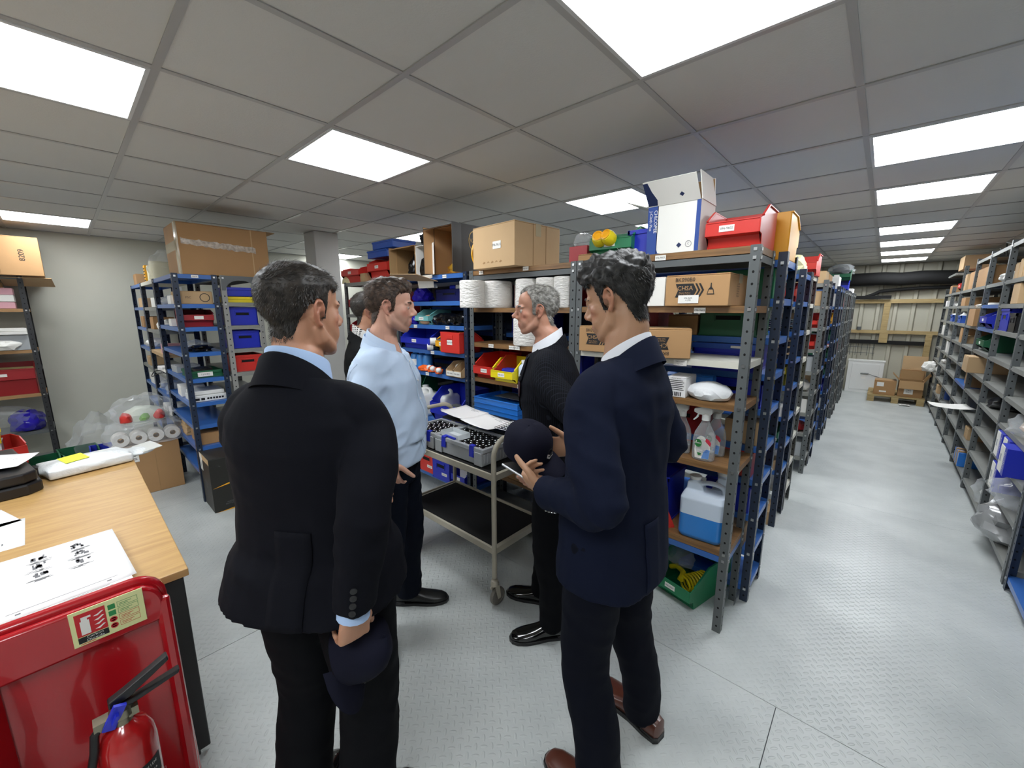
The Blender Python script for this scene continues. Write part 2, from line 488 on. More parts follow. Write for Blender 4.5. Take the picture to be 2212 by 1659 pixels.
SHELF = {}
BAYS = []
def shelf_mesh(w, d, m, kind, th=.032):
    k = (round(w, 3), round(d, 3), m.name, kind, th)
    if k in SHELF: return SHELF[k]
    b = MB()
    if kind == 'board':
        b.box(-w / 2, w / 2, -d / 2, d / 2, -th, 0)
    else:
        b.box(-w / 2, w / 2, -d / 2, d / 2, -.0015, 0)
        for s in (-1, 1):
            b.box(-w / 2, w / 2, *sorted((s * d / 2, s * (d / 2 - .0015))), -th, -.0015)
            b.box(-w / 2, w / 2, *sorted((s * (d / 2 - .0015), s * (d / 2 - .014))), -th, -th + .0015)
            b.box(*sorted((s * w / 2, s * (w / 2 - .0015))), -d / 2 + .002, d / 2 - .002, -th, -.0015)
    SHELF[k] = b.mesh('shelf', m)
    return SHELF[k]

def rack(label, x0, x1, y0, y1, h, zs, pm, sm, kind='steel', group=None, posts=((0, 0), (1, 0), (0, 1), (1, 1)), th=.032, name='shelving_rack', gusset=None, back=False):
    """zs: shelf top heights; sm: one material or one per shelf, kind likewise"""
    cx, cy = (x0 + x1) / 2, (y0 + y1) / 2
    BAYS.append((x0, x1, y0, y1, h, sorted(zs), th, posts, back))
    t = thing(name, label, 'shelving', (cx, cy, 0), group=group)
    for px, py in posts:
        link('upright', post_mesh(h, 1 if px == 0 else -1, 1 if py == 0 else -1, pm), t, ((x0 if px == 0 else x1) - cx, (y0 if py == 0 else y1) - cy, 0))
    bl = MB()
    for i, z in enumerate(zs):
        m = sm[i] if isinstance(sm, (list, tuple)) else sm
        kd = kind[i] if isinstance(kind, (list, tuple)) else kind
        link('shelf', shelf_mesh(x1 - x0 - .006, y1 - y0 - .006, m, kd, th), t, (0, 0, z))
        for sx in (-1, 1):
            for sy in (-1, 1):
                bx, by = sx * ((x1 - x0) / 2 - .019), sy * ((y1 - y0) / 2 + .0005)
                bl.cb((bx, by, z - th * .5), (.013, .007, .013))
                bx, by = sx * ((x1 - x0) / 2 + .0005), sy * ((y1 - y0) / 2 - .019)
                bl.cb((bx, by, z - th * .5), (.007, .013, .013))
    stuff(bl.obj('bolts', M_bolt, t))
    if back: MB().box(-(x1 - x0) / 2 + .004, (x1 - x0) / 2 - .004, (y1 - y0) / 2 + .0005, (y1 - y0) / 2 + .0025, .02, h - .01).obj('back_panel', pm, t)  # sheet added to block light and darken the view through the rear racks
    if gusset:
        d = y1 - y0
        arc = [(-d / 2 + .004, h - .002)] + [(-d / 2 + .004, h - .12)] + [(-d / 2 + .03 + (d - .06) * (0.5 - .5 * cos(a)), h - .12 + .085 * sin(a)) for a in [pi * i / 10 for i in range(11)]] + [(d / 2 - .004, h - .12), (d / 2 - .004, h - .002)]
        MB().prism(arc, 0, .002, 'x').obj('gusset_plate', gusset, t, ((x1 - x0) / 2 + .001, 0, 0))
    return t
# ------------------------------------------------------------------ builders of stored goods (front faces -y, origin under the middle)
def bin_(label, loc, w, d, h, m, rz=0, txt='', lip=.5, group=None, cat='bin', name='storage_bin', tilt=None, lx=0, t=.004):
    """stacking pick bin: high sides cut down to a front lip that overhangs a sloped front"""
    b = MB()
    yb, yf = d / 2, -d / 2
    ins = min(.035, d * .13)
    prof = [(yb, 0), (yb, h), (yf + d * .42, h), (yf + d * .10, h * (lip + .16)), (yf, h * (lip + .1)), (yf, h * (lip - .22)), (yf + ins, h * (lip - .25)), (yf + ins * 1.3, 0)]
    for s in (-1, 1):
        xo, xi = s * w / 2, s * (w / 2 - t)
        b.prism(prof, min(xo, xi), max(xo, xi), 'x')
        b.prism([(yb, h), (yb, h + .006), (yf + d * .40, h + .006), (yf + d * .08, h * (lip + .16) + .006), (yf + d * .10, h * (lip + .16)), (yf + d * .42, h)], *sorted((s * (w / 2 + .006), s * (w / 2 - t))), 'x')
    wi = w / 2 - t
    b.box(-wi, wi, yb - t, yb, 0, h + .006)
    b.box(-w / 2, w / 2, yf + ins * 1.3, yb, 0, t)
    b.prism([(yf + ins * 1.3, t), (yf + ins * 1.3 + t, t), (yf + ins + t, h * (lip - .25)), (yf + t, h * (lip - .22)), (yf + t, h * (lip + .1)), (yf, h * (lip + .1)), (yf, h * (lip - .22)), (yf + ins, h * (lip - .25))][::-1], -wi, wi, 'x')
    b.box(-w * .16, w * .16, yb, yb + .006, h * .72, h * .9)
    b.box(-wi, wi, yf - .003, yf + .002, h * (lip + .09), h * (lip + .12))
    o = b.obj(name, m, None, loc, rz, bevel=.0012)
    if tilt: o.rotation_euler = tilt
    tag(o, label, cat, group)
    if txt is not None:
        sticker(o, (lx, yf - .001, h * (lip - .06)), min(.06, w * .4), min(.026, h * .2), txt)
    return o

def crate(label, loc, w, d, h, m, rz=0, txt='', group=None, lab=True, name='storage_crate', rim=None, slot=True):
    """straight sided tote with a rim and a recessed hand grip"""
    b = MB(); t = .005
    b.box(-w / 2, w / 2, -d / 2, d / 2, 0, t)
    for s in (-1, 1):
        b.box(*sorted((s * w / 2, s * (w / 2 - t))), -d / 2, d / 2, t, h)
        b.box(-w / 2, w / 2, *sorted((s * d / 2, s * (d / 2 - t))), t, h)
        b.box(*sorted((s * (w / 2 + .006), s * (w / 2 - t - .002))), -d / 2 - .006, d / 2 + .006, h - .02, h + .002)
        b.box(-w / 2 - .006, w / 2 + .006, *sorted((s * (d / 2 + .006), s * (d / 2 - t - .002))), h - .0195, h + .0015)
        b.box(*sorted((s * (w / 2 + .003), s * (w / 2 - t))), -d / 2 - .003, d / 2 + .003, .0, .012)
        if slot:
            b.box(-w * .24, -w * .22, *sorted((s * d / 2, s * (d / 2 + .005))), h * .5, h * .75)
            b.box(w * .22, w * .24, *sorted((s * d / 2, s * (d / 2 + .005))), h * .5, h * .75)
            b.box(-w * .24, w * .24, *sorted((s * d / 2, s * (d / 2 + .005))), h * .72, h * .78)
    o = b.obj(name, m, None, loc, rz, bevel=.0012)
    tag(o, label, 'crate', group)
    if slot: MB().box(-w * .21, w * .21, -d / 2 - .0012, -d / 2, h * .56, h * .7).obj('hand_slot', M_hole, o)
    if rim: MB().box(-w / 2 - .008, w / 2 + .008, -d / 2 - .008, d / 2 + .008, h + .002, h + .03).obj('crate_lid', rim, o)
    if lab: sticker(o, (w * .2, -d / 2 - .001, h * .3), min(.07, w * .3), min(.025, h * .16), txt)
    return o

def carton(label, loc, w, d, h, m=None, rz=0, group=None, tape=True, name='carton', cat='box', lab=None, rot=None):
    """closed corrugated box: four walls, two meeting top flaps, tape"""
    m = m or M_kraft
    b = MB(); g = .0015; rnd = random.Random(hash((round(w, 3), round(h, 3), label)) % 999 if False else int(w * 1000 + h * 3000 + d * 700))
    j = lambda: rnd.uniform(-.002, .002)
    b.box(-w / 2, w / 2, -d / 2, d / 2, 0, h - .006)
    b.box(-w / 2 + .001, w / 2 - .001, -d / 2 + .001, -g, h - .0055, h + j() * .5)
    b.box(-w / 2 + .001, w / 2 - .001, g, d / 2 - .001, h - .0055, h + j() * .5)
    o = b.obj(name, m, None, loc, rz, bevel=.003, rot=rot)
    tag(o, label, cat, group)
    if tape:
        tb = MB()
        tb.box(-w / 2 - .0008, w / 2 + .0008, -.024, .024, h + .0012, h + .002)
        for s in (-1, 1):
            tb.box(*sorted((s * (w / 2 + .0002), s * (w / 2 + .001))), -.024, .024, h * .72, h + .0015)
        tb.obj('tape', M_tape, o)
    if lab: sticker(o, (lab[0], -d / 2 - .0014, lab[1]), lab[2], lab[3], lab[4] if len(lab) > 4 else '')
    return o

def open_carton(label, loc, w, d, h, m, m_in, rz=0, rot=None, flaps=((0, 60), (1, 60), (2, 60), (3, 60)), name='open_carton', cat='box', flen=.5, t=.004, group=None):
    """box open at the top (+z); flaps: (side 0 -y,1 +x,2 +y,3 -x, degrees opened outward from upright)"""
    b = MB()
    b.box(-w / 2, w / 2, -d / 2, d / 2, 0, t)
    for s in (-1, 1):
        b.box(*sorted((s * w / 2, s * (w / 2 - t))), -d / 2, d / 2, t, h, 0)
        b.box(-w / 2 + t, w / 2 - t, *sorted((s * d / 2, s * (d / 2 - t))), t, h, 0)
        b.box(*sorted((s * (w / 2 - t), s * (w / 2 - t - .0006))), -d / 2 + t + .001, d / 2 - t - .001, t, h - .001, 1)
        b.box(-w / 2 + t + .001, w / 2 - t - .001, *sorted((s * (d / 2 - t), s * (d / 2 - t - .0006))), t, h - .001, 1)
    b.box(-w / 2 + t, w / 2 - t, -d / 2 + t, d / 2 - t, t, t + .0006, 1)
    o = b.obj(name, [m, m_in], None, loc, rz, rot=rot)
    tag(o, label, cat, group)
    for sd, ang in flaps:
        L = (d if sd in (1, 3) else d) * flen if sd in (0, 2) else w * flen
        W_ = (w if sd in (0, 2) else d) - .006
        L = min(L, d * flen if sd in (0, 2) else d * flen)
        f = MB().box(-W_ / 2, W_ / 2, -t, 0, 0, L, 0).box(-W_ / 2 + .002, W_ / 2 - .002, 0, .0006, 0.001, L - .002, 1)
        fo = f.obj('flap', [m, m_in], o)
        px, py, rzz = ((0, -d / 2, 0), (w / 2, 0, pi / 2), (0, d / 2, pi), (-w / 2, 0, -pi / 2))[sd]
        fo.location = (px, py, h)
        fo.rotation_euler = (radians(ang), 0, rzz)
    return o

def crumple(name, r, m, seed=1, amp=.25, sub=3, flat=0.35, sq=1.0, fq=2.2):
    """crushed bag or foil: a faceted, creased closed skin"""
    bm = bmesh.new()
    bmesh.ops.create_icosphere(bm, subdivisions=sub, radius=1)
    o = Vector((seed * 3.7, seed * 1.3, seed * 7.1))
    for v in bm.verts:
        p = v.co.copy()
        n = noise.noise(p * fq + o) * amp + abs(noise.noise(p * fq * 2.3 + o)) * amp * .8 - abs(noise.noise(p * fq * 4.7 - o)) * amp * .4
        s = 1 + n
        q = Vector([math.copysign(abs(c) ** sq, c) for c in p])
        v.co = Vector((q.x * r[0] * s, q.y * r[1] * s, q.z * r[2] * s))
        if v.co.z < -r[2] * (1 - flat): v.co.z = -r[2] * (1 - flat)
    zmin = min(v.co.z for v in bm.verts)
    for v in bm.verts: v.co.z -= zmin
    me = D.meshes.new(name); bm.to_mesh(me); bm.free()
    me.materials.append(m)
    me.shade_smooth(); me.set_sharp_from_angle(angle=radians(28))
    return me
def bag(label, loc, r, m, seed=1, rz=0, name='plastic_bag', cat='bag', amp=.25, group=None, sub=3, inner=None, sq=1.0, fq=2.2):
    o = link(name, crumple(name, r, m, seed, amp, sub, sq=sq, fq=fq), None, loc, rz)
    tag(o, label, cat, group)
    if inner:
        link('bag_contents', crumple('bag_contents', [k * .7 for k in r], inner, seed + 5, amp * .8, 2), o, (0, 0, .004))
    return o

def roll(label, loc, r, h, m=None, rot=None, core=.025, group=None, name='paper_roll', rz=0, cat='roll', seed=0):
    b = MB(); n = 28; rnd = random.Random(seed)
    prof = [(core, .004), (r * .96, 0), (r, .008)] + [(r * (1 + rnd.uniform(-.012, .004)), h * q / 7) for q in range(1, 7)] + [(r, h - .008), (r * .96, h), (core, h - .004), (core, .004)]
    rs = []
    for a, z in prof:
        rs.append([Vector((a * cos(2 * pi * i / n), a * sin(2 * pi * i / n), z)) for i in range(n)])
    b.rings(rs, cap=False)
    o = b.obj(name, m or M_tissue, None, loc, rz, smooth=45, rot=rot)
    tag(o, label, cat, group)
    if core > .012:
        c = MB(); c.rings([[Vector((core * k * cos(2 * pi * i / 16), core * k * sin(2 * pi * i / 16), z)) for i in range(16)] for k, z in ((1, .003), (1, h - .003), (.86, h - .003), (.86, .003), (1, .003))], cap=False)
        c.obj('cardboard_core', M_kraftin, o, smooth=40)
    return o

def lathe_thing(name, label, cat, loc, prof, m, n=20, parts=(), group=None, sx=1, sy=1, rz=0, rot=None):
    o = MB().lathe(prof, n, sx=sx, sy=sy).obj(name, m, None, loc, rz, smooth=40, rot=rot)
    tag(o, label, cat, group)
    for nm, pr, mm in parts:
        MB().lathe(pr, n, sx=sx if nm != 'cap' else 1, sy=sy if nm != 'cap' else 1).obj(nm, mm, o, smooth=40)
    return o

def tray_stack(base_label, labels, loc, w, d, h, m, rz=0, group=None):
    for i, lb in enumerate(labels):
        b = MB(); t = .004
        b.box(-w / 2, w / 2, -d / 2, d / 2, 0, t)
        for s in (-1, 1):
            b.box(*sorted((s * w / 2, s * (w / 2 - t))), -d / 2, d / 2, t, h)
            b.box(-w / 2 + t, w / 2 - t, *sorted((s * d / 2, s * (d / 2 - t))), t, h)
            b.box(*sorted((s * (w / 2 + .004), s * (w / 2 - .012))), -d / 2 - .004, d / 2 + .004, h - .006, h - .002)
            b.box(-w / 2 + .012, w / 2 - .012, *sorted((s * (d / 2 + .004), s * (d / 2 - .012))), h - .006, h - .002)
        for q in range(8):
            b.box(w / 2, w / 2 + .003, -d / 2 + d * (q + .2) / 8, -d / 2 + d * (q + .8) / 8, h * .2, h * .65)
        o = b.obj('stacking_tray', m, None, (loc[0], loc[1], loc[2] + i * h), rz)
        tag(o, lb, 'tray', group)

def sheet(label, loc, w, h, rz=0, m=None, curl=.0, lines=(), name='paper_sheet', cat='paper', group=None, n=8, ink=None):
    """one sheet of paper, slightly curled"""
    b = MB(); vs = []
    for j in range(n + 1):
        for i in range(n + 1):
            u, v = i / n - .5, j / n - .5
            vs.append((u * w, v * h, curl * ((2 * u) ** 2 * .6 + max(0, 2 * v) ** 2 * .8 + max(0, -2 * v) ** 2 * .3) + .0004))
    k = n + 1
    b.add(vs, [(j * k + i, j * k + i + 1, (j + 1) * k + i + 1, (j + 1) * k + i) for j in range(n) for i in range(n)])
    o = b.obj(name, m or M_paper2, None, loc, rz, smooth=60)
    sd = o.modifiers.new('thick', 'SOLIDIFY'); sd.thickness = .0004
    tag(o, label, cat, group)
    if lines:
        lb = MB()
        for (u, v, lw, lh) in lines:
            zz = curl * ((2 * u) ** 2 * .6 + max(0, 2 * v) ** 2 * .8 + max(0, -2 * v) ** 2 * .3) + .0012
            lb.box(u * w - lw / 2, u * w + lw / 2, v * h - lh / 2, v * h + lh / 2, zz - .0002, zz)
        stuff(lb.obj('printed_lines', ink or M_inkg, o))
    return o

# voxel sculpting: fuse closed shapes into one continuous skin
def fuse(name, mb, voxel, mats, smooth=4, parent=None, loc=(0, 0, 0), rz=0, factor=.5, func=None):
    me = D.meshes.new('tmp'); me.from_pydata(mb.v, [], mb.f); me.update()
    bm = bmesh.new(); bm.from_mesh(me); bmesh.ops.recalc_face_normals(bm, faces=bm.faces); bm.to_mesh(me); bm.free()
    o = D.objects.new(name, me); C.objects.link(o)
    r = o.modifiers.new('r', 'REMESH'); r.mode = 'VOXEL'; r.voxel_size = voxel
    if smooth:
        s = o.modifiers.new('s', 'SMOOTH'); s.factor = factor; s.iterations = smooth
    dg = bpy.context.evaluated_depsgraph_get()
    ev = o.evaluated_get(dg)
    m2 = D.meshes.new_from_object(ev)
    o.modifiers.clear(); o.data = m2; D.meshes.remove(me)
    m2.name = name
    m2.materials.clear()
    for m in (mats if isinstance(mats, (list, tuple)) else [mats]): m2.materials.append(m)
    if func: func(m2)
    m2.shade_smooth()
    o.location = loc; o.rotation_euler = (0, 0, rz)
    if parent: o.parent = parent
    return o

M_jerry = mat('jerrycan_plastic', 'cfdbea', .35, var=.03)
M_liquid = mat('blue_liquid', '2b7fd0', .3, coat=.3)
def jerrycan(label, loc, w, d, h, rz=0, m=None, liquid=.42, group=None, voxel=.0045):
    b = MB()
    z1 = h * .68
    def rr(x0, x1, y0, y1, z, c=.022):
        pts = []
        for (cx, cy, a0) in ((x1 - c, y1 - c, 0), (x0 + c, y1 - c, 90), (x0 + c, y0 + c, 180), (x1 - c, y0 + c, 270)):
            for k in range(4):
                a = radians(a0 + 30 * k); pts.append(Vector((cx + c * cos(a), cy + c * sin(a), z)))
        return pts
    b.rings([rr(-w / 2 + .01, w / 2 - .01, -d / 2 + .01, d / 2 - .01, 0), rr(-w / 2, w / 2, -d / 2, d / 2, .02), rr(-w / 2, w / 2, -d / 2, d / 2, z1), rr(-w / 2 + .012, w / 2 - .004, -d / 2 + .02, d / 2 - .02, h * .77), rr(-w / 2 + .016, w / 2 - .006, -d * .24, d * .24, h * .785)])
    b.prism([(-w / 2 + .015, h * .74), (w * .02, h * .74), (-w * .03, h * .84), (-w / 2 + .08, h * .92), (-w / 2 + .022, h * .92)], -d * .2, d * .2, 'y')
    b.tube([(-w * .2, 0, h * .84), (-w * .06, 0, h * .90), (w * .06, 0, h * .925), (w * .28, 0, h * .925), (w * .40, 0, h * .89), (w * .43, 0, h * .80), (w * .42, 0, h * .7)], [(.0115, .02)] * 7, 10, up=(0, 1, 0))
    b.lathe([(.024, 0), (.024, h * .14)], 14, (-w / 2 + .052, 0, h * .86))
    def split(me):
        me.materials.append(M_liquid)
        for p in me.polygons: p.material_index = 1 if p.center.z < h * liquid else 0
    o = fuse('jerrycan', b, voxel, m or M_jerry, 3, None, loc, rz, func=split if liquid else None)
    tag(o, label, 'jerrycan', group)
    MB().lathe([(.027, h * .955), (.028, h * .965), (.028, h * 1.005), (.024, h * 1.012)], 18, (-w / 2 + .052, 0, 0)).obj('cap', M_whitep, o, smooth=40)
    return o
# ------------------------------------------------------------------ racking: centre block
B, ST = 'board', 'steel'
rk1 = rack('grey slotted rack with oak board shelves at the aisle corner', -1.305, -.41, 1.98, 2.28, 1.845,
     [1.842, 1.808, 1.594, 1.348, 1.154, .854, .436, .403], M_post, [M_chip, M_post, M_chip, M_white, M_chip, M_chip, M_chip, M_blue], [B, ST, B, ST, B, B, B, ST], th=.03)
rk2 = rack('grey slotted rack with oak shelves right behind the trolley', -2.205, -1.31, 1.98, 2.28, 1.845,
     [1.842, 1.808, 1.589, 1.345, 1.092, .815, .40, .10], M_post, [M_chip, M_post, M_chip, M_chip, M_chip, M_chip, M_chip, M_grey], [B, ST, B, B, B, B, B, ST], th=.03)
rk3 = rack('navy slotted rack with blue steel shelves behind the shirted man', -3.14, -2.235, 1.98, 2.28, 1.845,
     [1.838, 1.64, 1.457, 1.253, 1.07, .68, .41, .18], M_postnavy, M_blue, ST)
rk4 = rack('dark grey rack full of red totes beside the white column', -4.10, -3.16, 1.98, 2.28, 1.845,
     [1.838, 1.53, 1.28, 1.0, .7, .4], M_post, M_grey, ST)
rk5 = rack('navy rack with blue shelves standing back to back behind the corner rack', -1.28, -.365, 2.315, 2.615, 1.845,
     [1.81, 1.63, 1.44, 1.26, 1.08, .88, .70, .50, .30, .09], M_postnavy, M_blue, ST)
rk6 = rack('navy rack with blue shelves behind the oak shelves by the trolley', -2.2, -1.29, 2.315, 2.615, 1.845,
     [1.81, 1.60, 1.40, 1.12, .85, .55, .25], M_postnavy, [M_grey] + [M_blue] * 6, ST, back=True)
rk7 = rack('navy rack added as dark backing behind the blue shelves and the shirted man', -3.14, -2.22, 2.315, 2.615, 1.845, [1.81, 1.60, 1.40, 1.12, .85, .55, .25], M_postnavy, [M_grey] + [M_blue] * 6, ST, back=True)  # rear racks added so the gaps between the front shelves look dark
rk8 = rack('dark rack added as backing behind the red totes by the white column', -4.10, -3.16, 2.315, 2.615, 1.845, [1.81, 1.5, 1.2, .9, .6, .3], M_post, M_grey, ST, back=True)
def shelf_tag(r, x, z, t, w=.05, h=.024, yf=None, m=None):
    c = r.location
    sticker(r, (x - c.x, (1.98 if yf is None else yf) - c.y - .002, z), w, h, t, h * .5, name='shelf_label', m=m)
for r, x, z, t, w in ((rk1, -.83, 1.823, '096-9601', .052), (rk1, -.63, 1.575, '096-9603', .05), (rk2, -1.68, 1.828, '096-9611', .045), (rk2, -2.08, 1.826, '096-9610', .04),
                      (rk2, -1.99, 1.33, '096-9613', .05), (rk2, -1.80, 1.33, '096-9614', .045), (rk2, -1.75, 1.33, '096-9615', .045), (rk2, -1.72, 1.075, '096-9616', .05),
                      (rk1, -.78, .84, '096-9607', .04), (rk3, -2.48, 1.822, '096-9630', .045), (rk3, -2.88, 1.441, '096-9632', .045), (rk3, -2.46, 1.441, '096-9633', .045),
                      (rk3, -2.66, 1.237, '096-9635', .045), (rk3, -2.74, 1.055, '096-9637', .045), (rk3, -2.28, 1.624, '096-9631', .03)):
    shelf_tag(r, x, z, t, w)
shelf_tag(rk1, -.70, 1.332, 'THIS IS NOT', .062, .016); shelf_tag(rk1, -.70, 1.319, 'FREE ISSUE', .062, .012)
YR = 1.98
def yy(d, back=.006): return YR + back + d / 2

# --- top shelf, corner rack, right to left
bin_('red bin labelled 096-9602 on the top shelf of the corner rack', (-.525, yy(.30, -.01), 1.843), .215, .30, .17, M_red, txt='096-9602', lip=.52, lx=-.02)
ch = open_carton('white and blue wipes carton with its flaps open on the top shelf', (-.785, yy(.2), 1.843), .245, .2, .222, M_paper, M_kraftin, flaps=((0, 42), (1, -8), (2, -12), (3, 70)), flen=.62)
bp = MB(); bp.box(-.1225, -.072, -.1012, -.1006, .001, .221); 
bp.prism([(-.072, .221), (-.072, .02), (-.066, .004), (-.052, .001), (-.075, .001), (-.075, .221)], -.1012, -.1006, 'y')
bp.box(.104, .1225, -.1012, -.1006, .001, .221)
M_pblue = mat('print_blue', '2b4a94', .6); M_pnavy = mat('print_navy', '1d2c55', .6)
stuff(bp.obj('printed_band', M_pblue, ch))
text('CHICOPEE', .024, M_paper, ch, (-.084, -.1018, .15), rot=(pi / 2, pi / 2, 0), sx=.92)
text('J-Cloth Plus', .019, M_paper, ch, (-.107, -.1018, .155), rot=(pi / 2, pi / 2, 0))
MB().box(-.014, .014, -.014, .014, 0, .0006).obj('printed_diamond', M_pnavy, ch, (.035, -.1012, .032), rot=(pi / 2, pi / 4, 0)).scale = (.6, .6, 1)
MB().rings([[Vector((r * cos(2 * pi * i / 24), r * sin(2 * pi * i / 24), z)) for i in range(24)] for r, z in ((.014, 0), (.014, .0006), (.0125, .0006), (.0125, 0))], closed=True, cap=False).obj('printed_ring', M_inkg, ch, (.078, -.1012, .034), rot=(pi / 2, 0, 0))
text('C', .014, M_inkg, ch, (.078, -.1018, .034))
fl0 = [c for c in ch.children if c.name.startswith('flap')][0]
MB().prism([(-.12, .004), (-.075, .004), (-.07, .03), (-.088, .075), (-.098, .118), (-.12, .118)], -.0046, -.0041, 'y').obj('printed_band', M_pnavy, fl0)
MB().box(-.008, .008, -.008, .008, 0, .0005).obj('printed_diamond', M_pnavy, fl0, (.045, -.0042, .04), rot=(pi / 2, pi / 4, 0))
crate('blue tote half hidden left of the white and blue carton', (-.955, yy(.26, .03), 1.843), .13, .24, .13, M_bblue, lab=False, slot=False)
gb = bin_('green bin labelled 096-9600 holding two yellow cups on the top shelf', (-1.11, yy(.26, -.01), 1.843), .235, .26, .155, M_green, txt='096-9600', lip=.52, rz=radians(3))
for x, lb, tl in ((-1.165, 'yellow scooped ear cup on the left in the green bin', .5), (-1.095, 'yellow domed ear cup on the right in the green bin', -.3)):
    e = tag(MB().lathe([(.0, .0), (.026, .004), (.036, .02), (.036, .05), (.030, .066), (.022, .07), (.02, .058), (.0, .056)], 20).obj('ear_cup', M_yellow, None, (x, 1.99, 1.925), smooth=35, rot=(radians(62), tl, 0)), lb, 'ear cup')
    MB().lathe([(.022, .066), (.028, .074), (.023, .076), (.018, .069)], 18).obj('cushion_rim', M_amber, e, smooth=40)
tag(MB().prism([(-.055, 0), (.055, 0), (.055, .085), (-.055, .085)], -.06, .06, 'x').obj('parts_box', M_dred, None, (-1.315, yy(.11, .02), 1.843), bevel=.003), 'dark red box between the large carton and the green bin', 'box')
bag('crumpled clear bag on top of the dark red box', (-1.31, yy(.1, .02), 1.929), (.055, .05, .045), M_clear, 4)
carton('low kraft tray in front of the green bin by the dark red box', (-1.255, yy(.06, .0), 1.843), .09, .06, .035, M_kraft, tape=False)
bc = carton('large pale cardboard box with two side seams on the oak top shelf', (-1.88, yy(.33, -.03), 1.843), .40, .42, .262, M_kraft2, rz=radians(-4), lab=(.04, .135, .075, .045, '096-9611'))
bc.scale = (1, 1, 1)
MB().box(.2006, .2012, -.05, -.045, 0, .26).box(.2006, .2012, .07, .075, 0, .26).obj('crease', M_kraftin, bc)
tr = MB()
for k in range(5): tr.prism([(-.1 + .04 * k, .03), (-.088 + .04 * k, .026 + .006 * (k % 2)), (-.07 + .04 * k, .034), (-.085 + .04 * k, .042)], -.2112, -.2106, 'y')
tr.obj('torn_patch', M_kraftin, bc)
lathe_thing('cable_reel', 'thin yellow disc wedged between dark carton and large box', 'reel', (-2.165, yy(.2), 1.963), [(.0, -.006), (.115, -.006), (.118, 0), (.115, .006), (.0, .006)], M_amber, 28, rot=(0, pi / 2, 0))
# dark printed carton lying open towards the aisle
vp = open_carton('open dark brown carton with gold emblem lying on its side', (-2.445, YR + .345, 2.02), .31, .34, .34, mat('dark_print_card', '33302d', .55), M_kraft, rot=(pi / 2, 0, 0), flaps=((1, 6), (2, -14), (3, 4)), flen=.3)
vp.scale = (1.0, 1.0, 1.0)
sd = [c for c in vp.children if c.name.startswith('flap')]
text('VAP', .042, mat('gold_print', 'c9a24a', .4), vp, (.1562, .06, .22), rot=(0, pi / 2, 0))
MB().rings([[Vector((r * 1.0 * cos(2 * pi * i / 28), r * 1.45 * sin(2 * pi * i / 28), z)) for i in range(28)] for r, z in ((.048, 0), (.048, .0008), (.043, .0008), (.043, 0))], closed=True, cap=False).obj('emblem_ring', MATS['gold_print'], vp, (.1556, .06, .22), rot=(0, pi / 2, 0))
MB().box(-.045, .045, -.03, .03, 0, .001).obj('label', M_paper, vp, (.1556, .12, .1), rot=(0, pi / 2, 0))
tag(link('gold_foil_sheet', crumple('gold_foil_sheet', (.085, .07, .055), M_gold, 9, .5, 3), None, (-2.40, YR + .08, 1.857)), 'crumpled gold foil inside the open dark carton', 'foil')
# two cartons with black bags
oc = open_carton('brown carton on its side with black bags, left of white carton', (-2.985, YR + .30, 1.962), .27, .245, .3, M_kraft, M_kraftin, rot=(pi / 2, 0, 0), flaps=((3, 12), (2, -20)), flen=.25)
bag('bundle of shiny black bags in the brown carton', (-2.915, YR + .09, 1.846), (.062, .10, .11), M_blackbag, 3, fq=3)
wc = open_carton('white carton on its side packed with black film, beside gold foil carton', (-2.735, YR + .30, 1.962), .21, .235, .3, M_paper, M_paper, rot=(pi / 2, 0, 0), flaps=((0, 100), (1, 62)), flen=.4)
bag('bundle of shiny black bags in the white carton', (-2.745, YR + .11, 1.850), (.07, .12, .105), M_blackbag, 8, fq=3)
bag('black refuse sack lying on top of the white carton', (-2.76, YR + .14, 2.085), (.12, .12, .07), M_blackbag, 12, fq=2.5)
tag(MB().box(-.18, .18, -.1, .1, -.002, .002).obj('loose_flap', M_kraft2, None, (-2.76, YR - .085, 1.822), rot=(radians(-12), radians(3), 0)), 'loose kraft flap hanging off the front of the blue rack top', 'cardboard')
# red rack beyond
bin_('red tote with grey label at the left end above the grey rack', (-3.98, yy(.26), 1.84), .36, .26, .15, M_red, txt='', lip=.7)
bin_('red tote tilted on the grey rack, nearest the brown carton', (-3.46, yy(.26), 1.84), .34, .26, .2, M_red, txt='096-96', lip=.65)
carton('small kraft pack between the two red totes', (-3.745, yy(.12), 1.84), .09, .1, .08, M_kraft2)
lathe_thing('warning_dome', 'pale yellow dome at the column end of the grey rack', 'dome', (-4.14, YR + .1, 1.84), [(.09, 0), (.085, .04), (.06, .07), (.0, .085)], mat('cream_plastic', 'e6dfb0', .5))
for k, (x, z) in enumerate(((-3.52, 2.047), (-3.42, 2.118))):
    tag(MB().box(-.17, .17, -.12, .12, 0, .065).box(-.175, .175, -.125, .125, .05, .068).obj('lidded_tray', M_rblue, None, (x, YR + .17, z), bevel=.006), ('lower' if k == 0 else 'upper') + ' of two blue trays stacked on the tilted red tote', 'tray')
for r, z in enumerate((1.53, 1.28, 1.0)):
    for c in range(3):
        bin_(('left', 'middle', 'right')[c] + ' red bin on the ' + ('second', 'third', 'fourth')[r] + ' shelf of the rack beside the column', (-3.95 + .31 * c, yy(.27, .01), z), .26, .27, .2, M_dred, txt='', lip=.6)

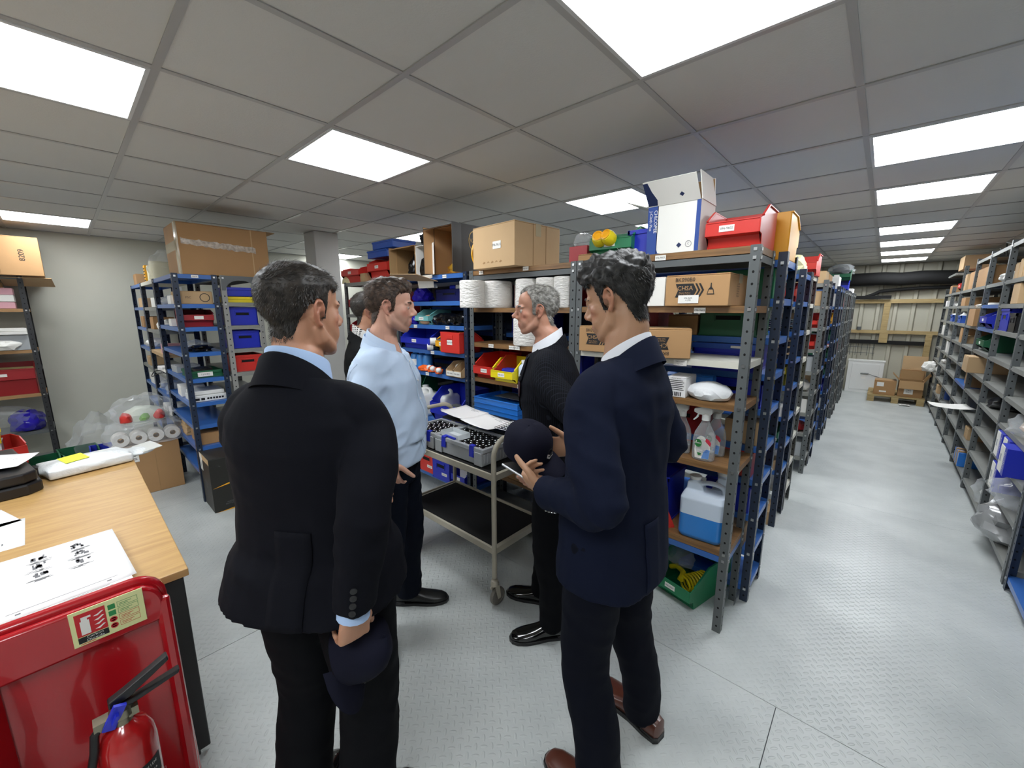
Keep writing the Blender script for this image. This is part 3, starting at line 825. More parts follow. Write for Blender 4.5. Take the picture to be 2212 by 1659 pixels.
# --- second shelf: rolls, white box, big kraft box
for k, (x, r, z, nm) in enumerate(((-2.248, .085, 1.892, 'leftmost'), (-2.036, .124, 2.066, 'second'), (-1.835, .078, 2.165, 'third'), (-1.715, .082, 2.047, 'fourth'), (-1.55, .080, 2.046, 'fifth'), (-1.40, .068, 2.034, 'rightmost'))):
    hh = .178
    roll(nm + ' white paper roll of the row of six on the oak shelf', (x, z, 1.59), r, hh, group='wrapped paper rolls', seed=k)
b_ = carton('plain white carton beside the young man\'s head', (-.875, yy(.24, -.01), 1.595), .16, .24, .138, M_paper, tape=False)
for k in range(5): MB().box(.0806, .081, -.1 + .0, .02 - .015 * k, .03 + .018 * k, .034 + .018 * k).obj('printed_lines', M_inkg, b_)
MB().box(.0806, .081, -.11, -.03, .012, .032).obj('barcode', M_ink, b_)
def chsa(label, loc, rz, flip=False, tagged=False, w=.28, d=.3, h=.14):
    o = carton(label, loc, w, d, h, M_kraft3, rz)
    m = MB(); m.prism([(-.062, -.03), (-.05, 0), (-.062, .03), (.018, .03), (.034, 0), (.018, -.03)], -.0012, 0, 'y')
    for k in (0, 1): m.prism([(.026 + .016 * k, -.03), (.042 + .016 * k, 0), (.026 + .016 * k, .03), (.034 + .016 * k, .03), (.05 + .016 * k, 0), (.034 + .016 * k, -.03)], -.0012, 0, 'y')
    s = -1 if flip else 1
    g = m.obj('printed_emblem', M_ink, o, (-.03, -d / 2 - .001, h * .5), rot=(0, pi if flip else 0, 0))
    text('CHSA', .028, M_kraft3, g, (-.018, -.0018, .009))
    text('Plastic Refuse\nSack Standard', .0095, M_kraft3, g, (-.018, -.0018, -.016))
    text('BK090B0', .024, M_ink, g, (-.02, -.0018, .047))
    t = MB(); t.prism([(-.016, -.02), (.016, -.02), (.011, .002), (.003, .012), (.002, .03), (-.002, .03), (-.003, .012), (-.011, .002)], -.0008, 0, 'y')
    t.prism([(-.0125, -.0165), (.0125, -.0165), (.008, .0), (-.008, .0)], -.0012, -.0005, 'y', 1)
    t.obj('printed_weight', [M_ink, M_kraft3], g, (.095, 0, 0))
    text('Lo 4585\nAll metric\nsack box\nflat pack\ndrawn to\nDesigned', .0105, M_ink, o, (w / 2 + .0015, -.03, h * .5), rot=(pi / 2, 0, pi / 2))
    if tagged: sticker(o, (-.03, -d / 2 - .003, .03), .092, .036, '096-9603\n4 LTD', .0095)
    return o
chsa('kraft carton printed BK090B0 with white sticker, on the second oak shelf', (-.64, yy(.3, -.03), 1.595), radians(-2), tagged=True)
chsa('kraft carton printed upright behind the young man\'s chin', (-1.17, yy(.3, -.02), 1.350), 0)
chsa('kraft carton printed upside down jutting off the white shelf', (-.83, yy(.3, -.08), 1.350), radians(24), flip=True, w=.26, d=.28)
roll('white paper roll standing alone on the third oak shelf', (-1.725, yy(.2, -.01), 1.346), .105, .175, seed=11)
# --- third and fourth shelves
bin_('red bin with white label on the fourth oak shelf behind trolley', (-2.09, yy(.28, -.02), 1.093), .22, .28, .165, M_red, txt='096-9617', lip=.42)
yb_ = bin_('bright yellow bin with a blue pack on the fourth oak shelf', (-1.85, yy(.26, -.05), 1.093), .2, .26, .15, M_yellow, txt='096-9618', lip=.42)
pk = carton('blue printed pack lying inside the bright yellow bin', (-1.86, yy(.08, .02), 1.10), .11, .07, .085, M_bblue, tape=False, rz=.15)
text('Hygiene', .018, M_paper, pk, (.01, -.0365, .055))
for k, x in enumerate((-1.705, -1.63)):
    lathe_thing('bottle', ('left' if k == 0 else 'right') + ' translucent bottle beside the bright yellow bin', 'bottle', (x, yy(.08, -.02), 1.093), [(.0, 0), (.036, 0), (.038, .01), (.038, .11), (.03, .125), (.016, .135), (.016, .15), (.0, .15)], M_jerry, parts=(('cap', [(.019, .138), (.019, .16), (.0, .162)], M_whitep),))
pc = carton('white pack with printed rows and barcode on the oak shelf', (-.715, yy(.16), 1.155), .09, .16, .1, M_paper2, tape=False, rz=.03)
m = MB()
for k in range(6): m.box(-.038, .036 - .006 * (k % 2), -.0812, -.0806, .036 + .009 * k, .039 + .009 * k)
for k in range(9): m.box(-.036 + .007 * k, -.033 + .007 * k + .001 * (k % 3), -.0812, -.0806, .006, .026)
m.obj('printed_lines', M_ink, pc)
text('Sterile System', .008, M_ink, pc, (-.002, -.0815, .093))
bag('bundle of white wipes in clear film on the oak shelf', (-.575, yy(.15, .0), 1.155), (.095, .085, .05), mat('white_cloth', 'e8eaec', .6, bump=.8, bscale=60), 21, amp=.14, name='cloth_bundle', cat='cloth')
carton('small printed pack behind the bundle of white wipes', (-.66, 2.2, 1.155), .12, .06, .09, M_tray, tape=False)
# --- fifth shelf: spray bottles
def spray(label, x, y, z, rz, s=1.0):
    o = MB().lathe([(.0, 0), (.045, 0), (.05, .006), (.05, .1), (.044, .13), (.026, .165), (.017, .185), (.017, .2), (.0, .2)], 24, sx=1.0, sy=.62).obj('spray_bottle', M_clearb, None, (x, y, z), rz, smooth=40)
    tag(o, label, 'spray bottle'); o.scale = (s, s, s)
    MB().lathe([(.0, .003), (.043, .003), (.047, .01), (.047, .045), (.0, .045)], 22, sx=1, sy=.6).obj('liquid', M_clearb, o, smooth=40)
    lb = MB(); n = 8; vs = []
    def lbl(pts, k, mi):
        q = []
        for u, v in pts:
            yv = -.62 * sqrt(max(0, .0512 ** 2 - u * u)) - k
            q.append((u, yv, v))
        lb.add(q, [tuple(range(len(q)))], mi)
    lbl([(-.03, .012), (.0, .012), (.03, .012), (.034, .06), (.03, .085), (.006, .118), (-.008, .122), (-.024, .11), (-.034, .08), (-.034, .05)], .0012, 0)
    lbl([(.0, .013), (.03, .013), (.033, .055), (.02, .06), (.008, .045)], .0018, 1)
    lbl([(.012, .098), (.033, .074), (.036, .088), (.028, .104), (.014, .112)], .0018, 2)
    lbl([(-.019 + .017 * cos(a), .085 + .019 * sin(a)) for a in [2 * pi * i / 16 for i in range(16)]], .002, 3)
    lbl([(-.005, .03), (.0, .036), (-.01, .04), (-.022, .038), (-.018, .033), (-.014, .026)], .002, 3)
    lb.obj('bottle_label', [M_paper, mat('label_blue', '6b9be0', .5), mat('label_red', 'd02a44', .5), mat('label_green', '2c7a3c', .5)], o)
    text('Dettol', .012, M_paper, o, (-.018, -.0335, .086))
    text('Antibac\nSurface', .0075, M_pblue, o, (.015, -.0325, .05))
    h = MB()
    h.lathe([(.0185, .19), (.019, .215), (.014, .222), (.0, .222)], 16)
    h.prism([(-.052, .226), (-.03, .216), (.018, .216), (.026, .226), (.026, .246), (.012, .252), (-.02, .252), (-.052, .24)], -.011, .011, 'y')
    h.prism([(-.036, .218), (-.03, .218), (-.034, .2), (-.05, .184), (-.056, .186), (-.042, .203)], -.006, .006, 'y')
    h.obj('trigger_head', M_whitep, o, smooth=30)
    return o
spray('spray bottle of surface cleaner at the shelf front, second from left', -.70, 2.07, .855, .0)
spray('spray bottle of surface cleaner at the shelf front, nearest the corner post', -.575, 2.03, .855, .06, 1.04)
spray('spray bottle standing behind the two front spray bottles', -.555, 2.14, .855, -.1)
spray('spray bottle half hidden at the left behind the young man\'s jacket', -.80, 2.1, .855, .1)
# --- sixth shelf
jerrycan('clear jerrycan half full of blue liquid at the front of the low oak shelf', (-.555, 2.07, .437), .205, .15, .31, radians(4))
jerrycan('second jerrycan of blue liquid behind the front one', (-.50, 2.2, .437), .19, .1, .33, radians(95), liquid=.7)
crate('deep blue tote on the low oak shelf left of the jerrycans', (-.90, 2.15, .437), .34, .24, .27, M_bblue, lab=False)
lathe_thing('safety_cone', 'small red cone at the front of the low oak shelf', 'cone', (-.745, 2.045, .437), [(.055, 0), (.056, .008), (.01, .1), (.0, .102)], M_red, 4)
gbn = bin_('green bin of yellow coiled hose on the floor under the corner rack', (-.64, 2.24, .002), .24, .40, .2, M_green, rz=radians(-14), txt='096-9609', lip=.48)
hs = MB(); pts = []
for k in range(8 * 14):
    a = 2 * pi * k / 14; pts.append((-.075 + .0014 * k, .04 * cos(a), .04 * sin(a)))
hs.tube(pts, .0062, 6)
tag(hs.obj('coiled_hose', M_yellow, None, (-.60, 2.17, .095), rz=radians(60), smooth=40), 'yellow coiled hose lying in the green floor bin', 'hose')
tag(MB().tube([(-.1, 0, 0), (-.06, .02, .03), (0, .03, .035), (.05, .0, .02)], .014, 8).obj('hose_end', M_yellow, None, (-.68, 2.13, .1), rz=radians(-50), smooth=40), 'loose yellow hose end at the left of the green floor bin', 'hose')
bag('crushed clear bag on top of the green floor bin', (-.70, 2.24, .125), (.07, .07, .06), M_clear, 31, fq=3)
# --- behind: goods on the back to back blue rack seen through the shelves
def back(label, x, z, w, h, m, kind='bin', d=.26, group=None, **k):
    y = 2.465
    if kind == 'bin': return bin_(label, (x, y, z + .001), w, d, h, m, rz=pi, txt='', group=group, **k)
    if kind == 'crate': return crate(label, (x, y, z + .001), w, d, h, m, lab=False, group=group, **k)
    return carton(label, (x, y, z + .001), w, d, h, m, group=group, **k)
back('amber bin standing beyond the red bin at the top of the aisle corner', -.455, 1.811, .17, .21, M_amber, lip=.6)
back('green bin seen through the corner rack under the top shelf', -.53, 1.631, .26, .165, M_green)
back('dark green tote above the blue lidded crate', -.60, 1.441, .28, .155, M_dgreen, 'crate')
cr = crate('blue lidded crate with hand slot behind the white shelf', (-.60, 2.445, 1.262), .30, .27, .115, M_bblue, lab=False, rim=M_rblue)
sticker(cr, (.06, -.146, .13), .05, .012)
back('brown carton in the dark behind the upside down printed carton', -.83, 1.441, .16, .11, M_kraft, 'box')
back('dark red bin in shadow behind the young man\'s collar', -1.08, 1.441, .22, .14, M_dred)
back('deep blue crate behind the bundle of wipes', -.56, 1.081, .32, .14, M_bblue, 'crate')
back('red tote behind the spray bottles', -.82, .881, .34, .17, M_dred, 'crate')
back('brown carton behind the corner post beside the spray bottles', -.48, .881, .16, .125, M_kraft2, 'box')
back('red bin in the dark above the jerrycans', -.62, .701, .4, .14, M_red)
back('blue bin beside the silver packet near the aisle corner', -.5, .501, .22, .14, M_bblue)
bag('silver foil packet poking out at the aisle corner', (-.39, 2.47, .505), (.04, .06, .09), mat('silver_film', 'c5c7c9', .25, .6, bump=.4, bscale=15), 17)
back('low kraft carton behind the green floor bin', -.52, .301, .2, .12, M_kraft2, 'box')
back('red bin in shadow over the green floor bin', -.84, .301, .3, .14, M_dred)
for k, (x, z, m, kd) in enumerate(((-1.95, 1.601, M_dred, 'bin'), (-1.6, 1.601, M_dred, 'bin'), (-1.97, 1.401, M_bblue, 'crate'), (-2.0, 1.121, M_dred, 'bin'), (-1.62, 1.121, M_bblue, 'crate'), (-1.97, .851, M_bblue, 'crate'), (-1.6, .851, M_bblue, 'bin'))):
    back(('dark red bin', 'dark red bin', 'blue tote', 'dark red bin', 'blue tote', 'blue tote', 'blue bin')[k] + ' at the back of the oak rack, ' + ('behind the leftmost paper rolls', 'behind the rightmost paper rolls', 'left of the lone paper roll', 'behind the red bin', 'behind the translucent bottles', 'behind the tray stack left', 'behind the tray stack right')[k], x, z, .3, .15, m, kd)
tray_stack('', ['bottom tray of the blue stack behind the papers', 'second tray of the blue stack behind the papers', 'third tray of the blue stack behind the papers', 'topmost tray of the blue stack behind the papers'], (-1.93, yy(.28, -.03), .816), .42, .28, .036, M_tray)
tag(MB().box(-.12, .12, -.08, .08, 0, .004).obj('foam_pad', mat('grey_foam', '4c4f52', .9), None, (-1.9, 2.12, .937 + .024)), 'dark foam pad lying in the topmost blue tray', 'pad')
carton('wide brown carton on the low oak shelf seen under the trolley top', (-1.72, yy(.2), .401), .34, .2, .12, M_kraft, lab=(-.02, .03, .05, .022, '096-9620'))
crate('blue crate at the right of the low oak shelf behind the trolley', (-1.42, yy(.18), .401), .17, .18, .09, M_rblue, lab=False)

# --- blue rack goods
bag('dark blue plastic bag on the upper blue shelf by the shirted man\'s face', (-2.92, 2.09, 1.641), (.09, .08, .075), mat('blue_film', '2a20a0', .15, bump=.3, bscale=15), 41)
for k, (x, w, m) in enumerate(((-2.98, .12, M_whitep), (-2.60, .07, M_bblue), (-2.50, .12, M_paper))):
    carton(('flat white pack above the blue bag', 'flat blue pack at the back of the upper blue shelf', 'flat white pack at the back of the upper blue shelf')[k], (x, 2.2, 1.641 + (.12 if k == 0 else .1)), w, .1, .03, m, tape=False)
crate('dark blue tote at the back of the upper blue shelf under flat packs', (-2.6, 2.19, 1.641), .34, .15, .095, mat('dark_blue_plastic', '141a58', .4), lab=False)
tb = bin_('teal bin with pale bread roll shapes on the blue shelf', (-2.77, yy(.24, -.02), 1.458), .18, .24, .115, M_teal, txt='096-9634', lip=.48)
for k, (x, y, z) in enumerate(((-2.77, 2.05, 1.515), (-2.765, 2.0, 1.49))):
    tag(MB().ell((0, 0, 0), (.062, .03, .022)).obj('sponge', mat('tan_sponge', 'c9a183', .8, bump=.3, bscale=30), None, (x, y, z), rz=.1, smooth=60), ('rear' if k == 0 else 'front') + ' tan sponge lying in the teal bin', 'sponge')
for k, (x, r) in enumerate(((-2.60, .075), (-2.50, .07), (-2.38, .085), (-2.30, .06))):
    bag(('leftmost', 'second', 'third', 'rightmost')[k] + ' shiny black wrapped bundle beside the teal bin', (x, 2.05, 1.458), (r, .085, .055), M_blackbag, 50 + k, fq=3)
bag('small blue bag at the left of the teal bin', (-2.93, 2.03, 1.458), (.06, .06, .05), MATS['blue_film'], 44)
carton('small orange tag box hanging over the black bundles', (-2.36, 2.12, 1.56), .04, .03, .05, M_orange, tape=False)
bin_('wide blue bin on the blue shelf level with the man\'s chin', (-2.87, yy(.27, -.03), 1.254), .40, .27, .15, M_bblue, txt='096-9636', lip=.52)
for k, (x, z) in enumerate(((-2.68, 1.262), (-2.64, 1.30))):
    tag(MB().lathe([(.0, 0), (.026, .0), (.028, .006), (.028, .14), (.0, .14)], 18).lathe([(.029, -.002), (.029, .045), (.0, .046)], 18, mi=1).obj('tube_tin', [M_blackp, M_whitep], None, (x - .02, 1.96, z + .028), smooth=40, rot=(radians(-90), 0, radians(-35))), ('lower' if k == 0 else 'upper') + ' dark tube with white end beside the amber bin', 'tube')
bin_('amber bin squeezed behind the red bin on the blue shelf', (-2.53, yy(.25, -.01), 1.254), .16, .25, .135, M_amber, txt='096-9638', lip=.5)
bin_('red bin turned backwards at the right of the blue shelf', (-2.36, yy(.27, -.05), 1.254), .22, .25, .15, M_red, rz=pi, txt=None, lip=.5)
sticker(D.objects[[o.name for o in C.objects if o.get('label', '') == 'red bin turned backwards at the right of the blue shelf'][0]], (0, .127, .08), .06, .035, '096-9639', rot=(pi / 2, 0, pi))
for k in range(3):
    lathe_thing('bottle', ('left', 'middle', 'right')[k] + ' of three blue bottles on the lower blue shelf', 'bottle', (-3.02 + .09 * k, 2.06, 1.071), [(.0, 0), (.042, 0), (.044, .008), (.044, .11), (.036, .135), (.02, .145), (.02, .16), (.0, .16)], mat('blue_bottle', '3f86cf', .3, var=.1), 18, rz=.2, parts=(('bottle_label', [(.0446, .03), (.0446, .09)], M_paper),) if k == 0 else ())
for k, (x, y, z, a) in enumerate(((-2.80, 2.0, 1.071, .2), (-2.72, 2.01, 1.085, -.5), (-2.60, 1.99, 1.071, -.7))):
    o = tag(link('work_glove', crumple('work_glove', (.065, .032, .03), M_orange, 140 + k, .35, 3), None, (x, y, z), a), ('left', 'middle', 'right')[k] + ' orange glove bundle on the lower blue shelf', 'glove')
    MB().ell((.048, 0, .032), (.025, .024, .022)).obj('glove_cuff', M_whitep, o, smooth=60)
for k, x in enumerate((-2.41, -2.295)):
    b = MB(); w, d, h = .105, .2, .085
    b.box(-w / 2, w / 2, -d / 2, d / 2, 0, .003); 
    for s in (-1, 1): b.prism([(-d / 2, 0), (d / 2, 0), (d / 2, h * 1.3), (-d / 2 + .08, h * 1.3), (-d / 2, h * .6)], *sorted((s * w / 2, s * (w / 2 - .003))), 'x')
    b.box(-w / 2, w / 2, -d / 2, -d / 2 + .003, 0, h * .6).box(-w / 2, w / 2, d / 2 - .003, d / 2, 0, h * 1.3)
    o = tag(b.obj('card_bin', M_kraft2, None, (x, yy(.2, -.03), 1.071)), ('left' if k == 0 else 'right') + ' of two small card bins at the end of the blue shelf', 'box')
    sticker(o, (0, -d / 2 - .001, .026), .085, .036, '096-96' + ('40', '41')[k], .017)
roll('small white roll lying in the left card bin', (-2.41, 2.03, 1.13), .03, .11, M_whitep, rot=(radians(-80), 0, .15), core=.012)
jerrycan('white jerrycan with flat sides on the blue rack beside the shirt', (-2.85, 2.05, .681), .16, .2, .25, radians(-8), m=M_whitep, liquid=0, voxel=.008)
jerrycan('second white jerrycan behind the first, next to the big blue bin', (-2.68, 2.12, .681), .15, .2, .25, radians(6), m=M_whitep, liquid=0, voxel=.008)
bin_('big blue bin with foam scraps above the trolley handle', (-2.43, yy(.32, -.06), .70), .36, .32, .27, M_bblue, txt='096-9645', lip=.5)
tag(link('foam_scrap', crumple('foam_scrap', (.07, .06, .03), MATS['grey_foam'], 66, .3, 2), None, (-2.38, 1.99, .80)), 'grey foam scrap in the big blue bin', 'foam')
bin_('tall dark green bin in the shade left of the white jerrycans', (-3.02, 2.13, .681), .16, .2, .33, M_dgreen, txt='', lip=.5)
crate('red crate with white label low on the blue rack', (-2.80, yy(.2), .181), .225, .22, .20, M_red, txt='096-9650')
crate('blue crate with white label beside the low red crate', (-2.565, yy(.2, -.02), .181), .225, .22, .21, M_bblue, txt='096-9651')
bin_('blue bin of white packs at the right end of the low blue shelf', (-2.36, yy(.24, -.02), .181), .17, .24, .15, M_bblue, txt='', lip=.5)
carton('white pack in the low blue bin', (-2.36, 2.08, .19), .12, .1, .15, M_paper, tape=False)
crate('dark blue crate at the left end of the low blue shelf', (-3.03, yy(.2), .181), .2, .22, .2, MATS['dark_blue_plastic'], lab=False)
bin_('dark green bin under the white jerrycans', (-2.78, yy(.2, .02), .41), .2, .2, .14, M_dgreen, txt='')
# ------------------------------------------------------------------ left racks along the side of the room
ZL = [1.845, 1.62, 1.44, 1.24, 1.03, .835, .65, .47, .27]
rl1 = rack('navy rack with blue shelves at the left, under the large taped box', -4.92, -4.0, .60, .885, 1.85, ZL, M_postnavy, M_blue)
rl2 = rack('middle bay of the navy rack row running back to the left wall', -5.76, -4.93, .60, .885, 1.85, [1.845, 1.6, 1.38, 1.16, .95, .74, .53, .3], M_postnavy, [M_white, M_grey, M_grey, M_kraft2, M_grey, M_blue, M_grey, M_grey])
rl3 = rack('end bay of the navy rack row against the left wall', -6.6, -5.77, .60, .885, 1.85, [1.845, 1.6, 1.38, 1.16, .95, .74, .53, .3], M_postnavy, [M_blue, M_blue, M_blue, M_blue, M_grey, M_blue, M_blue, M_blue])
rl4 = rack('pale grey rack with arched end plate holding blue crates', -4.92, -4.0, .905, 1.19, 1.85, [1.845, 1.635, 1.445, 1.25, 1.05, .85, .6, .35], M_postlite, M_grey, gusset=M_post)
sticker(rl4, (.461, .0, 1.825), .05, .022, '096-96', rot=(pi / 2, 0, pi / 2), name='shelf_label')
sticker(rl1, (.461, .0, 1.83), .045, .022, '096-95', rot=(pi / 2, 0, pi / 2), name='shelf_label')
EX = pi / 2                                # turned so that the front faces +x
for z, h, m, lb in ((1.638, .045, M_yellow, 'yellow tray at the arched end of the pale grey rack'), (1.688, .07, M_bblue, 'blue tote resting over the yellow tray under the arched plate')):
    crate(lb, (-4.16, 1.045, z), .215, .30, h, m, rz=EX, lab=False, slot=False)
crate('blue crate with hand slot on the second shelf of the pale grey rack', (-4.16, 1.045, 1.446), .225, .30, .155, M_bblue, rz=EX, lab=False)
crate('blue crate with hand slot on the third shelf of the pale grey rack', (-4.16, 1.045, 1.251), .225, .30, .15, M_bblue, rz=EX, lab=False)
crate('red crate on the pale grey rack just over the dark jacket shoulder', (-4.16, 1.045, 1.051), .225, .30, .14, M_red, rz=EX, lab=False)
# goods at the end of the navy rack
cb = carton('flat kraft box with recycling emblem at the end of the navy rack', (-4.19, .742, 1.621), .215, .32, .10, M_kraft2, rz=EX, tape=False)
MB().rings([[Vector((r * cos(2 * pi * i / 20), r * sin(2 * pi * i / 20), z)) for i in range(20)] for r, z in ((.034, 0), (.034, .0006), (.029, .0006), (.029, 0))], closed=True, cap=False).obj('printed_ring', M_ink, cb, (.055, -.161, .05), rot=FR)
text('FSC', .022, M_ink, cb, (-.05, -.1615, .05))
bin_('red bin on the third shelf at the end of the navy rack', (-4.17, .742, 1.441), .2, .3, .13, M_dred, rz=EX, txt='', lip=.62)
for k, (x, m, s) in enumerate(((-4.1, M_blackbag, (.09, .08, .03)), (-4.28, M_clear, (.1, .09, .05)))):
    bag(('black cable bundle', 'clear cable bag')[k] + ' on the fourth shelf at the end of the navy rack', (x, .74, 1.241), s, m, 70 + k, name='cable_bundle', cat='cables', amp=.4)
gt = crate('low dark green tray with white tag at the end of the navy rack', (-4.16, .742, 1.031), .22, .3, .055, M_dgreen, rz=EX, lab=False, slot=False)
sticker(gt, (-.01, -.157, .028), .1, .034, 'S JONES', .016)
link('tray_contents', crumple('tray_contents', (.07, .1, .03), M_blackp, 81, .4, 2), gt, (0, 0, .03))
sw = tag(MB().box(-.12, .12, -.13, .13, 0, .05).obj('network_unit', M_whitep, None, (-4.14, .742, .836), EX, bevel=.004), 'pale rack unit with a row of sockets at the end of the navy rack', 'device')
m = MB()
for k in range(6): m.box(-.02 + .02 * k, -.006 + .02 * k, -.1312, -.1302, .015, .03)
m.box(-.1, -.07, -.1312, -.1302, .012, .03).box(-.06, -.035, -.1312, -.1302, .012, .03)
m.obj('sockets', M_blackp, sw)
tag(MB().box(-.11, .11, -.12, .12, 0, .03).obj('network_unit', M_whitep, None, (-4.19, .742, .888), EX, bevel=.004), 'thinner pale unit lying on top of the socketed rack unit', 'device')
for k in range(5):
    carton(('lowest', 'second', 'third', 'fourth', 'topmost')[k] + ' small kraft pack in the stack on the low shelf of the navy rack', (-4.55 + .006 * (k % 2), .68, .471 + .033 * k), .16, .13, .031, M_kraft2, tape=False, rz=.05 * (k % 3))
carton('dark tan box low at the end of the navy rack', (-4.2, .742, .471), .22, .3, .1, M_kraft, rz=EX, tape=False)
fr = [(-4.35, 1.621, 'carton', 'white carton on the second shelf at the corner bay front', .12, .07, M_paper), (-4.68, 1.621, 'bag', 'clear bag of black parts on the second shelf of the corner bay', .1, .05, M_clear),
      (-4.45, 1.441, 'carton', 'white pack beside the red bin on the third shelf', .13, .06, M_paper), (-5.2, 1.601, 'carton', 'white box on the middle bay upper shelf by the left wall', .2, .09, M_paper),
      (-5.1, 1.381, 'bag', 'crumpled white bag on the middle bay third shelf', .09, .06, M_paper), (-5.5, 1.381, 'carton', 'kraft box deep in the middle bay third shelf', .16, .12, M_kraft),
      (-5.15, .951, 'carton', 'flat white pack on the middle bay shelf at waist height', .24, .035, M_paper), (-5.45, .951, 'carton', 'flat cream pack on the middle bay shelf at waist height', .2, .05, M_paper2),
      (-5.2, .741, 'bag', 'grey film bag on the middle bay lower shelf', .1, .07, M_clear), (-5.55, .741, 'bag', 'silver wrapped bag on the middle bay lower shelf', .1, .07, M_clear),
      (-5.15, .531, 'carton', 'cream box on the middle bay shelf above the toilet rolls', .16, .09, M_paper2), (-5.5, .531, 'carton', 'white tissue box on the middle bay shelf above the toilet rolls', .18, .07, M_paper),
      (-4.5, .836, 'carton', 'white device box behind the pale rack units', .2, .09, M_paper), (-4.6, 1.031, 'carton', 'low grey box behind the green tray', .2, .06, M_greyp),
      (-6.1, 1.601, 'carton', 'tan box on the wall bay upper shelf', .2, .1, M_kraft2), (-6.2, 1.381, 'carton', 'kraft box on the wall bay third shelf', .2, .12, M_kraft), (-6.1, 1.161, 'bag', 'white bag on the wall bay middle shelf', .1, .06, M_paper),
      (-6.2, .951, 'carton', 'tan box on the wall bay waist shelf', .2, .1, M_kraft2), (-6.15, .741, 'carton', 'white box on the wall bay lower shelf', .2, .12, M_paper), (-5.1, 1.161, 'carton', 'pink and white pack on the middle bay shelf at chest height', .16, .09, mat('pink_pack', 'd8a3ac', .6))]
for x, z, kd, lb, w, h, m in fr:
    if kd == 'carton': carton(lb, (x, .70, z), w, .17, h, m, tape=False, rz=.04 * ((x * 10) % 3 - 1))
    else: bag(lb, (x, .70, z), (w, .09, h), m, int(-x * 20), fq=3)
tag(MB().tube([(-5.05 - .12 * cos(a) * .9, .52 + .06 * sin(a), .975 + .02 * cos(a * 2)) for a in [2 * pi * i / 24 for i in range(24)]], .004, 6, closed=True).obj('cable_loop', M_blackp, None, (0, .045, 0), smooth=50), 'thin black cable loop hanging out of the middle bay', 'cable')
# big taped box on top
bx = carton('largest cardboard box with torn clear tape on top of the left racks', (-4.235, .972, 1.852), .62, .45, .385, M_kraft, rz=EX, tape=False)
tb = MB(); rnd = random.Random(5); n = 26
vs = []
for i in range(n + 1):
    x = -.285 + .5 * i / n; z = .245 - .028 * i / n
    vs += [(x, -.2265 - .002 * rnd.random(), z + .024 + rnd.uniform(-.006, .006)), (x, -.2265 - .004 * rnd.random(), z), (x, -.2265 - .001 * rnd.random(), z - .022 + rnd.uniform(-.006, .006))]
fs = []
for i in range(n): fs += [(3 * i, 3 * i + 1, 3 * i + 4, 3 * i + 3), (3 * i + 1, 3 * i + 2, 3 * i + 5, 3 * i + 4)]
tb.add(vs, fs).obj('torn_tape', mat('shiny_brown_tape', 'b3a596', .08, var=.75, vscale=45, bump=1.0, bscale=60), bx)  # white glare and dark streaks are mixed into the tape colour
MB().box(-.3115, -.3108, -.225, .225, .18, .25).box(-.3115, -.3108, -.225, -.16, .0, .38).box(-.3115, -.30, -.2265, -.2258, .0, .38).obj('side_tape', film('tape_film', 'e5d9bd', .6, .1), bx)
MB().box(-.004, .004, -.226, -.225, 0, .385).obj('panel_crease', M_kraft2, bx, (.19, 0, 0))
MB().box(0, .07, -.22, .22, 0, .004).obj('flap', M_kraftin, bx, (.305, 0, .383), rot=(0, radians(4), 0))
for k in range(3):
    roll(('front', 'middle', 'rear')[k] + ' film wrapped cream roll on top of the navy rack row', (-5.25 - .19 * k, .74, 1.846), .085, .17 + .03 * (k % 2), mat('cream_cloth', 'cfc8a8', .8, bump=.4, bscale=20), core=.012, seed=k)
bag('crinkled clear wrap over the cream rolls by the taped box', (-5.2, .74, 1.848), (.17, .13, .17), M_clear, 91, fq=3, amp=.2)
pb = carton('narrow printed pack with yellow band left of the cream rolls', (-5.86, .72, 1.846), .09, .12, .19, M_amber, tape=False)
for k in range(5): MB().box(-.0455, .0455, -.0606, -.06, .03 + .03 * k, .042 + .03 * k).obj('printed_lines', M_ink, pb)
carton('small kraft box at the far left end on top of the navy rack row', (-6.3, .72, 1.846), .22, .2, .12, M_kraft3, tape=False)

# rack against the left wall
rw = rack('dark rack standing against the left wall beyond the desk', -6.72, -6.30, -1.12, -.20, 1.92, [1.9, 1.585, 1.18, .735, .35], M_postblk, [M_post, M_kraft, M_kraft, M_kraft, M_post], [ST, B, B, B, ST])
fb = carton('wide flat kraft box marked 8209 on top of the dark wall rack', (-6.42, -.48, 1.902), .86, .46, .36, M_kraft3, rz=EX, tape=False)
text('8209', .055, M_ink, fb, (.31, -.2315, .19), rot=(pi / 2, -pi / 2, 0))
MB().box(-.0015, .0015, -.2312, -.2304, 0, .36).obj('panel_crease', M_kraftin, fb, (.16, 0, 0))
tag(MB().box(-.17, .17, -.1, .1, 0, .006).obj('loose_card', M_kraft2, None, (-6.38, -.17, 1.845), rot=(radians(-22), 0, radians(85))), 'loose cardboard flap drooping from the top of the dark wall rack', 'cardboard')
i = 0
for r in range(3):
    for c in range(3):
        carton('small pink and white pack, ' + ('bottom', 'middle', 'top')[r] + ' row ' + ('right', 'centre', 'left')[c] + ' of the stack on the dark wall rack', (-6.42, -.36 - .17 * c, 1.587 + .066 * r), .16, .2, .064, M_paper if (r + c) % 2 else MATS['pink_pack'], rz=EX, tape=False)
carton('brown box behind the pink packs on the dark wall rack', (-6.6, -.6, 1.587), .5, .14, .26, M_kraft, rz=EX, tape=False)
bag('white crumpled paper bag poking out of the dark wall rack', (-6.38, -.2, 1.20), (.12, .14, .07), M_paper, 95, fq=3)
